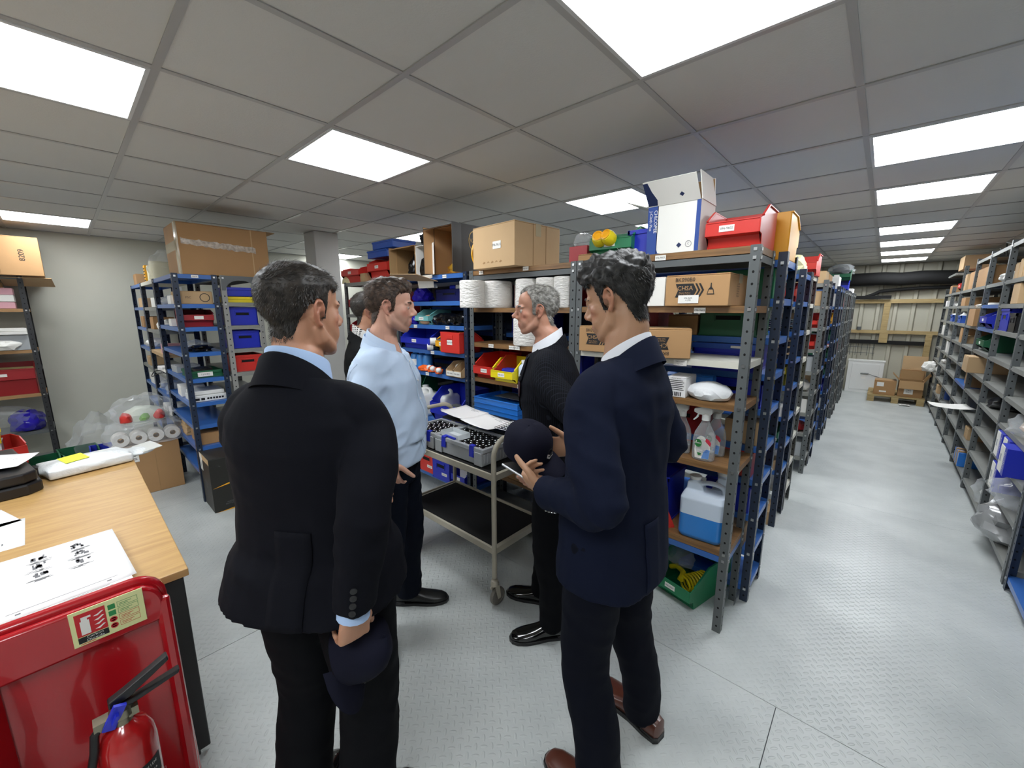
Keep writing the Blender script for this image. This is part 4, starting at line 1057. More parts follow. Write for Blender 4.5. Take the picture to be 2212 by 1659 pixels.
for k in range(2):
    tag(MB().box(-.15, .15, -.12, .12, 0, .03).obj('white_folder', M_paper, None, (-6.42, -.26 - .02 * k, 1.335 + .032 * k), rz=.1 * k, bevel=.003), ('lower' if k == 0 else 'upper') + ' white folder jutting out at the right of the dark wall rack', 'folder')
carton('grey folded sheeting box on the dark wall rack under the folders', (-6.45, -.42, 1.182), .5, .3, .15, M_greyp, rz=EX, tape=False)
tag(MB().box(-.15, .15, -.02, .02, 0, .018).obj('wood_batten', M_timber, None, (-6.42, -.18, .99), rz=radians(75)), 'short pale wooden batten sticking out beside the dark wall rack', 'batten')
MB().box(-.5, .1, -.0, .02, 0, .03).obj('batten_bracket', M_postblk, rw, (.0, .44, .96))
bin_('large dark red bin on the fourth shelf of the dark wall rack', (-6.46, -.45, .737), .42, .36, .3, M_dred, rz=EX, txt='', lip=.75)
carton('dark kraft box above the dark red bin on the wall rack', (-6.5, -.7, .737), .3, .3, .36, M_kraft, rz=EX, tape=False)
bag('heap of clear film bags on the lowest shelf of the dark wall rack', (-6.45, -.5, .352), (.18, .26, .16), M_clear, 96, fq=3)
bag('dark blue film sack on the lowest shelf at the wall rack end', (-6.42, -.3, .352), (.13, .12, .13), MATS['blue_film'], 97, fq=3)
# stack of loose bins in front of the wall rack
stk = [(-5.22, -.30, .001, 'green', M_dgreen, .3, .3, .30, .2, 'large dark green bin on the floor in front of the dark wall rack'),
       (-5.22, -.05, .001, 'dkgreen', M_dgreen, .24, .26, .34, .1, 'dark green tote on the floor beside the blue bin beyond the desk'),
       (-5.16, .10, .001, 'blue', M_bblue, .16, .2, .34, .0, 'small blue bin at the right of the dark green tote'),
       (-5.25, -.50, .305, 'red', M_red, .26, .28, .22, .35, 'red bin heaped at an angle above the large dark green bin'),
       (-5.25, -.62, .005, 'grey', M_greyp, .3, .3, .5, .0, 'grey tote hidden behind the desk case'),
       (-5.24, -.62, .507, 'yellow', M_yellow, .28, .28, .26, .3, 'yellow bin at the left edge above the desk case')]
for x, y, z, nm, m, w, d, h, a, lb in stk:
    bin_(lb, (x, y, z), w, d, h, m, rz=EX + a, txt=None, lip=.62)
bin_('low red bin peeping over the desk behind the white pouch', (-4.88, -.06, .001), .3, .26, .33, M_dred, rz=EX, txt=None, lip=.75)
bag('heap of clear bags on the floor at the foot of the left wall', (-5.55, .12, .002), (.28, .24, .34), M_clear, 99, fq=3.2, amp=.3)
# carton with toilet rolls
tc = carton('square kraft carton on the floor under the toilet roll pack', (-4.76, .365, .001), .40, .4, .435, M_kraft, rz=EX, tape=True)
sticker(tc, (-.10, -.202, .33), .05, .06)
MB().box(-.006, .006, -.0012, 0, .08, .1).box(-.012, .012, -.0012, 0, .06, .064).box(-.012, .012, -.0012, 0, .05, .054).obj('printed_lines', M_ink, tc, (-.10, -.2032, .27))
MB().box(-.0015, .0015, -.2012, -.2004, 0, .43).obj('panel_crease', M_kraftin, tc, (.03, 0, 0))
g = 0
for r in range(2):
    for c in range(4):
        if r == 0 and c: continue
        roll('toilet roll, ' + ('lower', 'upper')[r] + ' row ' + ('first', 'second', 'third', 'fourth')[c] + ' from the left, in the pack on the kraft carton', (-4.60 - .1 * (1 - r), .19 + .113 * c + .01 * r, (.495 if r else .3805) if c == 0 or r else .3805), .056, .11, M_tissue, rot=(0, -pi / 2, 0), core=.021, group='toilet rolls in the pack', seed=c + 9 * r)
bag('clear wrap around the toilet roll pack', (-4.68, .37, .438), (.16, .26, .115), M_clear, 101, amp=.14, fq=3, sq=.55)
pk = link('tissue_pack', crumple('tissue_pack', (.1, .15, .09), mat('red_green_pack', 'd9ded0', .5, var=.2), 103, .2, 3), None, (-4.72, .37, .60))
tag(pk, 'printed red and green film pack on top of the toilet rolls', 'pack')
for k, (y, m) in enumerate(((-.11, M_red), (.1, M_red), (0, mat('leaf_green', '8dbb6a', .5)))):
    link('printed_panel', crumple('printed_panel', (.07, .045, .05), m, 110 + k, .2, 2), pk, (.05, y, .03))
bag('torn clear wrap on top of the printed film pack', (-4.72, .38, .62), (.13, .2, .14), M_clear, 105, fq=3.5, amp=.3)
# black carton by the rack end
kb = carton('black carton with yellow swoosh standing at the end of the left racks', (-3.85, .86, .001), .30, .50, .44, mat('black_print_card', '24231f', .5), tape=False)
MB().box(-.151, .151, -.2515, -.2505, .395, .439).obj('label', M_kraft2, kb)
MB().box(-.13, -.11, -.2525, -.2515, .3, .439).box(-.09, -.06, -.2525, -.2515, .3, .439).obj('white_panel', M_paper, kb)
MB().prism([(-.24, .20), (-.05, .225), (.22, .29), (.24, .31), (.05, .262), (-.15, .222)], .1503, .1512, 'x').prism([(-.24, .0), (.24, .0), (.24, .03), (.0, .02)], .1503, .1512, 'x').obj('yellow_swoosh', M_amber, kb)
text('Q', .09, M_paper, kb, (.1515, .02, .2), rot=(pi / 2, 0, pi / 2))
text('PREMIUM', .03, mat('print_orange', 'e08a2a', .5), kb, (.1515, .02, .13), rot=(pi / 2, 0, pi / 2))
text('MADE IN THE UK\nRECYCLED CARTON', .016, M_inkg, kb, (.1515, -.1, .06), rot=(pi / 2, 0, pi / 2))
text('TECHNICAL\nDATA\nSIZES', .02, M_inkg, kb, (0, -.2512, .2))

# ------------------------------------------------------------------ desk
M_desk = wood('beech_desk', 'a9834f', 'bf9a62', (9, 1, 9), .38)
dk = thing('desk', 'beech topped work desk with a black steel leg at left', 'desk', (-2.4, -.5, 0))
MB().box(-.80, .82, -.9, .67, .724, .75).obj('desk_top', M_desk, dk, bevel=.003)
for (x, y) in ((.74, .60), (-.74, .60), (.74, -.85), (-.74, -.85)):
    MB().box(x - .03, x + .03, y - .03, y + .03, 0, .724).obj('leg', M_blackp, dk, bevel=.004)
for y in (.60, -.85): MB().box(-.71, .71, y - .015, y + .015, .66, .723).obj('rail', M_blackp, dk)
MB().box(.715, .765, -.82, .57, .66, .723).obj('rail', M_blackp, dk)
MB().box(.755, .772, -.6, .66, .02, .70).obj('end_panel', M_blackp, dk, bevel=.004)
DZ = .7505
for k, (dx, dy, a) in enumerate(((.0, .0, .0), (.022, .012, .03), (.034, .03, .06), (.02, -.02, -.03))):
    pass
# stack of printed sheets
def prints(seed):
    rnd = random.Random(seed); L = []
    for r in range(2):
        for c in range(3):
            u, v = -.36 + .16 * c, .18 - .30 * r
            for q in range(9): L.append((u + rnd.uniform(-.035, .035), v + rnd.uniform(-.05, .05), .008 + .012 * rnd.random(), .004 + .008 * rnd.random()))
            for q in range(4): L.append((u + .07 + .01 * q, v + rnd.uniform(-.06, .03), .002, .02 + .03 * rnd.random()))
    L += [(.42, .0, .0015, .22), (.455, .3, .006, .01), (.455, -.3, .006, .01)]
    return L
names = ('bottom', 'second', 'third', 'fourth', 'fifth', 'topmost')
for k in range(6):
    dx, dy, a = ((.02, -.004, -.07), (.024, .0, -.04), (.03, .0, .0), (.036, .004, .03), (.03, .002, .05), (.0, .0, .0))[k]
    if k < 5:
        o = tag(MB().box(-.21, .21, -.15, .15, 0, .0032).obj('paper_pile', M_paper2, None, (-1.83 + dx, -.118 + dy - .01, DZ + .0036 * k), rz=a * .5 + radians(4)), names[k] + ' bundle of sheets in the paper pile on the desk edge', 'papers')
        MB().box(.205 - .018, .205 - .016, -.1, .1, .0033, .0037).box(.195, .2, .1, .106, .0033, .0037).obj('printed_lines', M_inkg, o)
    else:
        sheet('topmost printed sheet of the paper pile on the desk edge', (-1.83, -.11, DZ + .0185), .42, .297, radians(4), curl=.0, lines=prints(4))
sheet('half visible white sheet lying alone at the left edge of the desk', (-2.32, -.305, DZ), .297, .21, radians(2), lines=[(.3, .25, .02, .004), (.32, .15, .03, .006), (.38, .1, .02, .01)])
sheet('corner of a white sheet farther up the desk at the left edge', (-2.52, -.34, DZ), .21, .2, radians(18))
# padded pouch
po = fuse('padded_pouch', MB().ell((0, 0, .03), (.125, .2, .032)).box(-.115, .115, -.17, .15, .004, .05).ell((.0, .19, .025), (.09, .09, .016)), .008, mat('bubble_wrap', 'dfe3e4', .25, bump=.7, bscale=70), 6, None, (-3.06, .0, .7505), radians(12))
tag(po, 'white bubble wrap pouch with a yellow note at the far end of the desk', 'pouch')
MB().box(-.05, .05, -.045, .045, 0, .002).obj('sticky_note', mat('note_yellow', 'e9f03a', .6), po, (.0, -.055, .0635), rot=(radians(3), radians(4), .1))
MB().box(-.085, .085, 0, .09, 0, .004).obj('sealed_end', film('pouch_film', 'dfe0dc', .45), po, (0, .2, .03), rot=(radians(8), 0, 0))
# tool case
tcz = MB()
tcz.prism([(-.30, -.3), (.24, -.3), (.30, -.24), (.30, .22), (.26, .27), (-.30, .27)], .0, .05, 'z').prism([(-.29, -.29), (.235, -.29), (.29, -.235), (.29, .215), (.255, .26), (-.29, .26)], .053, .10, 'z').box(.23, .31, -.06, .04, .02, .055)
cs = tag(tcz.obj('tool_case', M_blackp, None, (-3.03, -.47, DZ), rz=radians(10), bevel=.008), 'closed black plastic tool case at the left edge of the desk', 'case')
MB().box(-.03, .03, 0, .012, .035, .075).obj('case_latch', M_blackp, cs, (.1, .268, 0), bevel=.003)
MB().box(.03, .13, .08, .2, .1005, .104).obj('case_recess', M_hole, cs)
for k in range(3):
    sheet(('lower', 'middle', 'upper')[k] + ' of three loose white sheets on the black tool case', (-3.12 + .05 * k, -.36 + .012 * k, DZ + .104 + .004 * k), .297, .21, radians(52 + 10 * k), lines=[(.3, .2, .02, .004), (.2, .3, .03, .003)] if k == 2 else (), curl=.006)
tag(MB().box(-.12, .12, -.1, .1, 0, .11).obj('paper_bundle', M_paper, None, (-3.27, -.52, DZ + .103), rz=radians(50)), 'tall bundle of white forms on the tool case, cut by the left edge', 'papers')

# ------------------------------------------------------------------ red extinguisher stand
M_stand = mat('red_moulded_plastic', 'b3151f', .22, coat=.6, bump=.03, bscale=200)
st = thing('extinguisher_stand', 'glossy red moulded double extinguisher stand at the lower left', 'stand', (-1.46, -.27, 0))
c = .07; y0, y1, zt = -.375, .372, .835
pan = [(y0, 0), (y1 + .012, 0), (y1, zt - c)] + [(y1 - c + c * cos(a), zt - c + c * sin(a)) for a in [radians(15 * k) for k in range(1, 6)]] + [(y1 - c, zt), (y0 + c, zt)] + [(y0 + c - c * sin(a), zt - c + c * cos(a)) for a in [radians(15 * k) for k in range(1, 6)]] + [(y0, zt - c)]
MB().prism(pan, -.03, .0, 'x').obj('back_panel', M_stand, st, bevel=.01, smooth=40)
band = [(y0 + .012, .70), (y1 - .012, .70), (y1 - .012, zt - c)] + [(y1 - c + (c - .014) * cos(a), zt - c + (c - .014) * sin(a)) for a in [radians(15 * k) for k in range(1, 6)]] + [(y1 - c, zt - .014), (y0 + c, zt - .014)] + [(y0 + c - (c - .014) * sin(a), zt - c + (c - .014) * cos(a)) for a in [radians(15 * k) for k in range(1, 6)]] + [(y0 + .012, zt - c)]
MB().prism(band, .0, .026, 'x').obj('sign_band', M_stand, st, bevel=.008, smooth=40)
MB().prism([(-.03, .0), (.03, .0), (.045, .36), (.03, .70), (.024, .765), (-.0, .765)], y1 - .03, y1 + .003, 'y').obj('side_wing', M_stand, st, bevel=.01)
MB().prism([(-.03, .0), (.03, .0), (.045, .36), (.03, .70), (.024, .765), (-.0, .765)], y0 - .003, y0 + .03, 'y').obj('side_wing', M_stand, st, bevel=.01)
MB().prism([(-.055, .0), (.055, .0), (.03, .07), (-.03, .07)], 0, .70, 'z').obj('centre_rib', M_stand, st, (0, 0, 0), bevel=.008).location.x = .0
D.objects[[o.name for o in st.children if o.name.startswith('centre')][0]].rotation_euler = (0, 0, -pi / 2)
MB().prism([(y0, 0), (y1, 0), (y1 - .06, .34), (y0 + .06, .34)][::-1], 0.0, .10, 'z', M=Matrix(((0, 1, 0, 0), (1, 0, 0, 0), (0, 0, 1, 0), (0, 0, 0, 1)))).obj('base_tray', M_stand, st, bevel=.015)
M_glow = mat('photoluminescent', 'e3e4a6', .5)
M_sred = mat('sign_red', 'c8242c', .5); M_sgreen = mat('sign_green', '2f8a4c', .5)
def idsign(y, z):
    o = plate('id_sign', .14, .098, M_glow, st, (.0275, y, z), rot=(pi / 2, 0, pi / 2))
    f = lambda nm, m, *bs: [None, ][0] or (lambda b: [b.box(*q) for q in bs] and b.obj(nm, m, o))(MB())
    f('sign_red_field', M_sred, (-.061, -.005, -.024, .04, .0012, .0018))
    b = MB(); b.box(-.053, -.036, -.02, .018, .0018, .0024).box(-.05, -.039, .018, .024, .0018, .0024).box(-.05, -.032, .024, .029, .0018, .0024)
    for k in range(4): b.prism([(-.028, -.016 + .0125 * k), (-.02, -.018 + .0125 * k), (-.008, -.009 + .0125 * k), (-.012, -.008 + .0125 * k), (-.019, -.013 + .0125 * k)], .0018, .0024, 'z')
    b.obj('sign_icons', M_paper, o)
    f('sign_black_strip', M_ink, (-.061, -.005, -.042, -.026, .0012, .0018))
    text('Carbon\nDioxide', .0085, M_paper, o, (-.03, -.034, .002), rot=(0, 0, 0), sx=1.2)
    f('sign_red_line', M_sred, (-.058, -.03, -.046, -.0445, .0012, .0018))
    for k in range(4):
        z0 = .028 - .0185 * k; mm = M_sgreen if k < 2 else M_sred
        if k < 2: f('sign_picto', mm, (.0, .014, z0 - .007, z0 + .007, .0012, .0018))
        else: MB().lathe([(.0075, 0), (.0075, .0006), (.005, .0006), (.005, 0)], 18, (.007, z0, .0012)).box(.002, .012, z0 - .001, z0 + .001, .0013, .0019).obj('sign_picto', mm, o)
        b = MB(); x0, x1 = .018, .058
        b.box(x0, x1, z0 + .0068, z0 + .0074, .0012, .0018).box(x0, x1, z0 - .0074, z0 - .0068, .0012, .0018).box(x0, x0 + .0006, z0 - .007, z0 + .007, .0012, .0018).box(x1 - .0006, x1, z0 - .007, z0 + .007, .0012, .0018).box(x0 + .004, x1 - .012, z0 + .001, z0 + .002, .0012, .0018).box(x0 + .004, x1 - .018, z0 - .003, z0 - .002, .0012, .0018)
        b.obj('sign_box', mm, o)
idsign(.25, .772); idsign(-.05, .772)

M_ext = mat('extinguisher_red', 'b01c1e', .18, coat=.8)
M_brass = mat('nickel_valve', '8f8a78', .35, .9)
def extinguisher(label, x, y, hoop):
    t = thing('fire_extinguisher', label, 'extinguisher', (x, y, .102))
    MB().lathe([(.0, 0), (.05, .0), (.056, .008), (.056, .395), (.052, .425), (.04, .45), (.022, .464), (.018, .468), (.0, .468)], 32).obj('cylinder', M_ext, t, smooth=40)
    MB().lathe([(.0, .464), (.019, .464), (.019, .482), (.023, .486), (.023, .506), (.014, .515), (.0, .515)], 16).box(-.015, .015, -.05, .03, .478, .5).obj('valve', M_brass, t, smooth=35)
    MB().prism([(-.015, .505), (.03, .508), (.115, .526), (.118, .538), (.03, .522), (-.015, .52)], -.011, .011, 'x').obj('carry_handle', M_blackp, t, bevel=.003)
    MB().prism([(-.02, .52), (.02, .53), (.10, .578), (.098, .592), (.01, .55), (-.02, .538)], -.012, .012, 'x').obj('squeeze_lever', M_blackp, t, bevel=.003)
    MB().box(-.004, .004, -.012, .012, -.035, .03).box(-.016, .016, -.003, .003, -.012, .012).obj('blue_seal', mat('seal_blue', '2a36c8', .4), t, (.02, -.012, .505), rot=(radians(-25), radians(10), 0))
    if hoop: pts = [(.0, -.03, .49), (.03, -.02, .50), (.06, .03, .525), (.075, .09, .52), (.08, .125, .47), (.08, .135, .38), (.075, .14, .26), (.06, .13, .2)]
    else: pts = [(.0, -.03, .49), (.01, -.05, .475), (.02, -.055, .44), (.03, -.066, .40), (.036, -.082, .37), (.04, -.088, .34)]
    MB().tube(pts, .009 if not hoop else .012, 10).obj('hose', M_blackp, t, smooth=60)
    e = pts[-1]
    MB().tube([e, (e[0] + .004, e[1] - .002, e[2] - .03), (e[0] + .008, e[1], e[2] - .09), (e[0] + .008, e[1], e[2] - .17)], [.012, .018, .021, .03], 16).obj('horn', M_blackp, t, smooth=50)
    # wrapped front label
    def wrap(nm, m, a0, a1, z0, z1, r):
        n = 14; vs = []
        for i in range(n + 1):
            a = radians(a0 + (a1 - a0) * i / n); vs += [(r * cos(a), r * sin(a), z0), (r * cos(a), r * sin(a), z1)]
        MB().add(vs, [(2 * i, 2 * i + 2, 2 * i + 3, 2 * i + 1) for i in range(n)]).obj(nm, m, t, smooth=60)
    wrap('black_label', M_ink, -60, 62, .30, .355, .0568)
    wrap('pictogram_label', mat('label_salmon', 'c96a55', .5), -60, 62, .12, .298, .0566)
    for i, s in enumerate('CARBON DIOXIDE'):
        a = radians(-44 + 7.0 * i); text(s, .0105, M_paper, t, (.0572 * cos(a), .0572 * sin(a), .341), rot=(pi / 2, 0, a + pi / 2))
    for i, s in enumerate('FIRE EXTINGUISHER'):
        a = radians(-44 + 5.6 * i); text(s, .008, M_paper, t, (.0572 * cos(a), .0572 * sin(a), .322), rot=(pi / 2, 0, a + pi / 2))
    for r in range(3):
        for i, s in enumerate(('USE ON CLASS B FIRES', 'ELECTRICAL EQUIPMENT', 'PULL OUT SAFETY PIN')[r]):
            a = radians(-40 + 4.2 * i); text(s, .006, M_paper, t, (.057 * cos(a), .057 * sin(a), .28 - .02 * r), rot=(pi / 2, 0, a + pi / 2))
    MB().box(-.02, .02, 0, .0008, -.05, .05).obj('inspection_tag', M_paper, t, (.0, .058, .2), rot=(0, 0, 0))
extinguisher('red carbon dioxide extinguisher with a nickel valve on the right of the stand', -1.285, -.03, False)
extinguisher('red extinguisher with a big looping hose, cut off at the lower left corner', -1.29, -.36, True)

# ------------------------------------------------------------------ trolley
ty = thing('trolley', 'beige tubular two tier trolley with black rubber shelves', 'trolley', (-1.785, 1.585, 0))
hx, hy = .415, .213
for s in (-1, 1):
    X = s * hx
    pts = [(X, -hy, .17), (X, -hy, .82)] + [(X, -hy + .09 - .09 * cos(a), .84 + .09 * sin(a)) for a in [radians(18 * k) for k in range(6)]] + [(X, hy - .09 + .09 * sin(a), .84 + .09 * cos(a)) for a in [radians(18 * k) for k in range(6)]] + [(X, hy, .82), (X, hy, .17)]
    MB().tube(pts, .0135, 14, up=(1, 0, 0)).obj('end_frame', M_beige, ty, smooth=60)
    for q in (-1, 1):
        w = MB(); w.lathe([(.0, .0), (.02, .0), (.022, .015), (.018, .03), (.0, .035)], 16, (0, 0, .125)).box(-.004, .004, -.03, .03, .115, .128)
        fo = w.obj('caster_fork', M_beige, ty, (X, q * hy, 0), smooth=35)
        MB().prism([(-.012, .125), (.008, .045), (.03, .045), (.018, .125)], -.019, -.016, 'x').prism([(-.012, .125), (.008, .045), (.03, .045), (.018, .125)], .016, .019, 'x').obj('fork_plate', M_beige, fo, (0, 0, 0))
        MB().lathe([(.0, -.013), (.016, -.013), (.016, -.008), (.036, -.008), (.038, -.012), (.047, -.010), (.05, 0), (.047, .010), (.038, .012), (.036, .008), (.016, .008), (.016, .013), (.0, .013)], 24).obj('wheel', mat('grey_tyre', '736e66', .6), fo, (0, .02, .051), rot=(0, pi / 2, 0), smooth=40)
for z, nm in ((.745, 'top_shelf'), (.335, 'lower_shelf')):
    MB().box(-hx + .014, hx - .014, -hy + .012, hy - .012, z - .02, z - .004).obj(nm, M_beige, ty)
    MB().box(-hx + .03, hx - .03, -hy + .018, hy - .018, z - .004, z).obj('rubber_mat', M_rubber, ty)
    for s in (-1, 1):
        MB().box(-hx + .013, hx - .013, s * hy - .006, s * hy + .006, z - .03, z + .006).obj('shelf_rail', M_beige, ty, bevel=.002)
        MB().box(s * hx - .006, s * hx + .006, -hy + .013, hy - .013, z - .03, z + .004).obj('end_rail', M_beige, ty, bevel=.002)
# organiser cases
def case(label, x, y, w, d, h, tray):
    b = MB(); t = .006
    b.box(-w / 2, w / 2, -d / 2, d / 2, 0, t)
    for s in (-1, 1):
        b.box(*sorted((s * w / 2, s * (w / 2 - t))), -d / 2, d / 2, t, h).box(-w / 2 + t, w / 2 - t, *sorted((s * d / 2, s * (d / 2 - t))), t, h)
        b.box(*sorted((s * (w / 2 + .008), s * (w / 2 - .012))), -d / 2 - .008, d / 2 + .008, h - .022, h).box(-w / 2 + .012, w / 2 - .012, *sorted((s * (d / 2 + .008), s * (d / 2 - .012))), h - .022, h)
        b.box(*sorted((s * w / 2, s * (w / 2 - .06))), -d / 2 - .012, -d / 2, .0, h - .022)
    for k in range(10): b.box(w / 2, w / 2 + .004, -d / 2 + d * (k + .2) / 10, -d / 2 + d * (k + .6) / 10, .01, h - .03)
    o = tag(b.obj('organiser_case', M_greyp, None, (x, y, .752), bevel=.002), label, 'case')
    f = MB().box(-w / 2 + .014, w / 2 - .014, -d / 2 + .014, d / 2 - .014, t + .001, h - .014)
    f.obj('foam_insert', M_blackp, o)
    nb = MB(); cu = MB(); nx, ny = int(w / .026), int(d / .026)
    for i in range(nx):
        for j in range(ny):
            px, py = -w / 2 + .028 + (w - .056) * i / (nx - 1), -d / 2 + .028 + (d - .056) * j / (ny - 1)
            cu.lathe([(.0112, 0), (.0112, .006), (.0085, .006), (.0085, .0)], 10, (px, py, h - .014))
            if (i * 7 + j * 3) % 5 < 3: nb.ell((px, py, h - .012), (.0075, .0075, .008), nu=10, nv=6)
    stuff(cu.obj('foam_cups', M_blackp, o)); stuff(nb.obj('steel_fittings', M_steel, o, smooth=60))
    for s in (-1, 1):
        MB().prism([(-d / 2 - .016, h - .055), (-d / 2 - .004, h - .06), (-d / 2 - .004, h + .004), (-d / 2 + .012, h + .006), (-d / 2 + .012, h + .01), (-d / 2 - .012, h + .008)], -.016, .016, 'x').obj('blue_latch', M_bblue, o, (s * w * .3, 0, 0), bevel=.002)
    # lid folded back behind, black underside up
    MB().box(-w / 2, w / 2, 0, d * .80, -.012, .0).obj('open_lid', M_blackp, o, (0, d / 2 + .01, h + .012), rot=(radians(7), 0, 0), bevel=.003)
    return o
case('left grey organiser case with blue latches and black foam on the trolley', -2.032, 1.535, .245, .24, .095, False)
case('right grey organiser case with blue latches and black foam on the trolley', -1.688, 1.535, .40, .25, .095, True)
ct = MB(); w, d, h = .17, .09, .03
for s in (-1, 1): ct.box(*sorted((s * w / 2, s * (w / 2 - .002))), -d / 2, d / 2, .0, h).box(-w / 2, w / 2, *sorted((s * d / 2, s * (d / 2 - .002))), 0, h)
ct.box(-w / 2, w / 2, -d / 2, d / 2, 0, .002)
o = tag(ct.obj('clear_tray', film('clear_plastic', 'e6ecee', .6), None, (-1.79, 1.475, .842), rz=radians(-4)), 'small clear tray with blue handle on the right organiser case', 'tray')
MB().box(-.05, .05, -.012, 0, .0, .012).obj('tray_handle', M_bblue, o, (.02, -d / 2, .004), bevel=.003)
sheet('left of two white forms lying on the open case lids', (-2.03, 1.755, .885), .297, .21, radians(-10), curl=.012, lines=[(-.1, .42, .05, .004), (.1, .38, .08, .004), (.0, .34, .05, .003)])
sheet('right of two white forms, nearer the striped suit, on the case lids', (-1.74, 1.69, .887), .297, .21, radians(-8), curl=.012, lines=[(-.2, .42, .03, .004), (.2, .4, .08, .003), (.1, .35, .1, .003), (.22, .3, .06, .003)])
wm = MB()
for k in range(9): wm.tube([(-.1, -.09 + .022 * k, .0), (.1, -.09 + .022 * k, .0)], .0016, 4)
for k in range(10): wm.tube([(-.1 + .022 * k, -.09, .003), (-.1 + .022 * k, .09, .003)], .0016, 4)
tag(wm.obj('wire_tray', M_steel, None, (-1.50, 1.70, .905), rz=.1), 'black wire mesh tray at the right end of the trolley top', 'tray')
# ------------------------------------------------------------------ rows of racking along the aisle (ends towards the aisle)
Z2 = [1.81, 1.63, 1.43, 1.24, 1.05, .83, .63, .43]
Z2b = [1.82, 1.62, 1.42, 1.21, 1.01, .80, .60, .38, .17]
Z3 = [1.81, 1.61, 1.41, 1.21, 1.0, .80, .60, .40, .16]
RY = []
ORD = ('second', 'third', 'fourth', 'fifth', 'sixth')
ra = rack('navy rack with blue shelves, nearest face of the second row along the aisle', -1.31, -.41, 3.32, 3.62, 1.84, Z2, M_postnavy, M_blue)
rb = rack('dark grey rack with white shelves backing the second row along the aisle', -1.31, -.41, 3.66, 3.95, 1.84, Z2b, M_post, M_white)
rows = [(4.66, 4.96, M_post, M_grey, 5.0, 5.3, M_postnavy, M_blue), (6.05, 6.35, M_postnavy, M_blue, 6.42, 6.72, M_post, M_blue), (7.40, 7.70, M_post, M_grey, 7.76, 8.06, M_post, M_grey), (8.72, 9.02, M_post, M_grey, 9.08, 9.38, M_post, M_grey)]
for k, (a, b_, p1, s1, c_, d_, p2, s2) in enumerate(rows):
    rack('near face rack of the ' + ('third', 'fourth', 'fifth', 'sixth')[k] + ' row along the aisle', -1.31, -.40, a, b_, 1.84, Z3, p1, s1)
    rack('far face rack of the ' + ('third', 'fourth', 'fifth', 'sixth')[k] + ' row along the aisle', -1.31, -.40, c_, d_, 1.84, Z3, p2, s2)
# goods, second row near face (front at y = 3.32)
Y2 = 3.32
def r2(kind, label, x, z, w, h, m, d=.26, y=None, **k):
    yv = (Y2 + .006 + d / 2) if y is None else y
    if kind == 'bin': return bin_(label, (x, yv, z + .001), w, d, h, m, txt=k.pop('txt', ''), **k)
    if kind == 'crate': return crate(label, (x, yv, z + .001), w, d, h, m, lab=False, **k)
    if kind == 'bag': return bag(label, (x, yv, z + .001), (w / 2, d / 2, h / 2), m, int(z * 100), fq=3)
    return carton(label, (x, yv, z + .001), w, d, h, m, tape=False, **k)
r2('bag', 'cream cloth bag on top of the second aisle row', -.56, 1.811, .27, .17, mat('cream_bag', 'd9d3a6', .7, bump=.3, bscale=20))
r2('bin', 'worn red bin standing at the top of the second row by the aisle', -.50, 1.821, .2, .15, M_red, y=3.80)
for k, (x, z, h) in enumerate(((-.53, 1.631, .11),)):
    r2('bin', 'red bin at the end of the second shelf of the second aisle row', x, z, .2, h + .02, M_red)
r2('bin', 'dark red tote left of the red bin on the second aisle row', -.80, 1.631, .26, .14, M_dred)
for k in range(6):
    o = tag(MB().box(-.13, .13, -.12, .12, 0, .008).box(-.135, .135, -.125, .125, .008, .013, mi=1).obj('flat_plate', [M_blackp, M_steel], None, (-.57 + .008 * (k % 3), Y2 + .14, 1.431 + .0135 * k), rz=.05 * ((k * 7) % 3 - 1)), ('lowest', 'second', 'third', 'fourth', 'fifth', 'topmost')[k] + ' black and silver plate in the stack on the second aisle row', 'plate', 'stacked plates')
for k in range(3):
    tag(MB().box(-.13, .13, -.13, .13, 0, .032).box(-.135, .135, -.135, .135, .032, .042, mi=1).obj('flat_tin', [M_blackp, M_kraft2], None, (-.56, Y2 + .14, 1.241 + .044 * k), rz=.03 * k), ('lowest', 'middle', 'topmost')[k] + ' dark tin with tan rim in the stack below the plates', 'tin')
r2('bin', 'mustard yellow box on the fifth shelf of the second aisle row', -.55, 1.051, .24, .15, mat('mustard_plastic', 'b0a010', .45), lip=.8)
o = r2('carton', 'white fronted card bin lettered on the sixth shelf of the second aisle row', -.50, .831, .18, .07, M_paper)
text('4-0004', .03, M_ink, o, (0, -.1315, .035))
r2('carton', 'grey box behind the white lettered card bin', -.62, .831, .2, .14, M_greyp, y=3.53, d=.12)
r2('bin', 'green bin on the seventh shelf of the second aisle row', -.53, .631, .19, .13, M_green)
o = r2('carton', 'tan card bin lettered on the lowest shelf of the second aisle row', -.50, .431, .18, .07, M_kraft2)
text('4-00745', .028, M_ink, o, (0, -.1315, .035))
r2('bag', 'white paper bundle behind the tan lettered card bin', -.56, .431, .22, .18, M_paper, y=3.5)
o = r2('carton', 'tan card bin on the floor at the foot of the second aisle row', -.52, .001, .2, .1, M_kraft2)
for k, (z, m, kd, lb, x) in enumerate(((1.62, M_red, 'bin', 'red bin facing the aisle on the white shelved second row', -.52), (1.42, M_kraft2, 'carton', 'cream carton on the third white shelf of the second row', -.5), (1.21, M_kraft3, 'carton', 'tan carton standing on the fourth white shelf of the second row', -.5), (1.01, M_yellow, 'bin', 'yellow bin on the fifth white shelf of the second row', -.5),
        (.80, M_paper, 'carton', 'white carton on the sixth white shelf of the second row', -.5), (.60, M_greyp, 'bag', 'grey bag on the seventh white shelf of the second row', -.5), (.38, M_kraft2, 'carton', 'tan carton on the eighth white shelf of the second row', -.5), (.17, M_paper, 'carton', 'white pack on the lowest white shelf of the second row', -.5))):
    r2(kd, lb, x, z, .16, .13, m, y=3.81, d=.2)
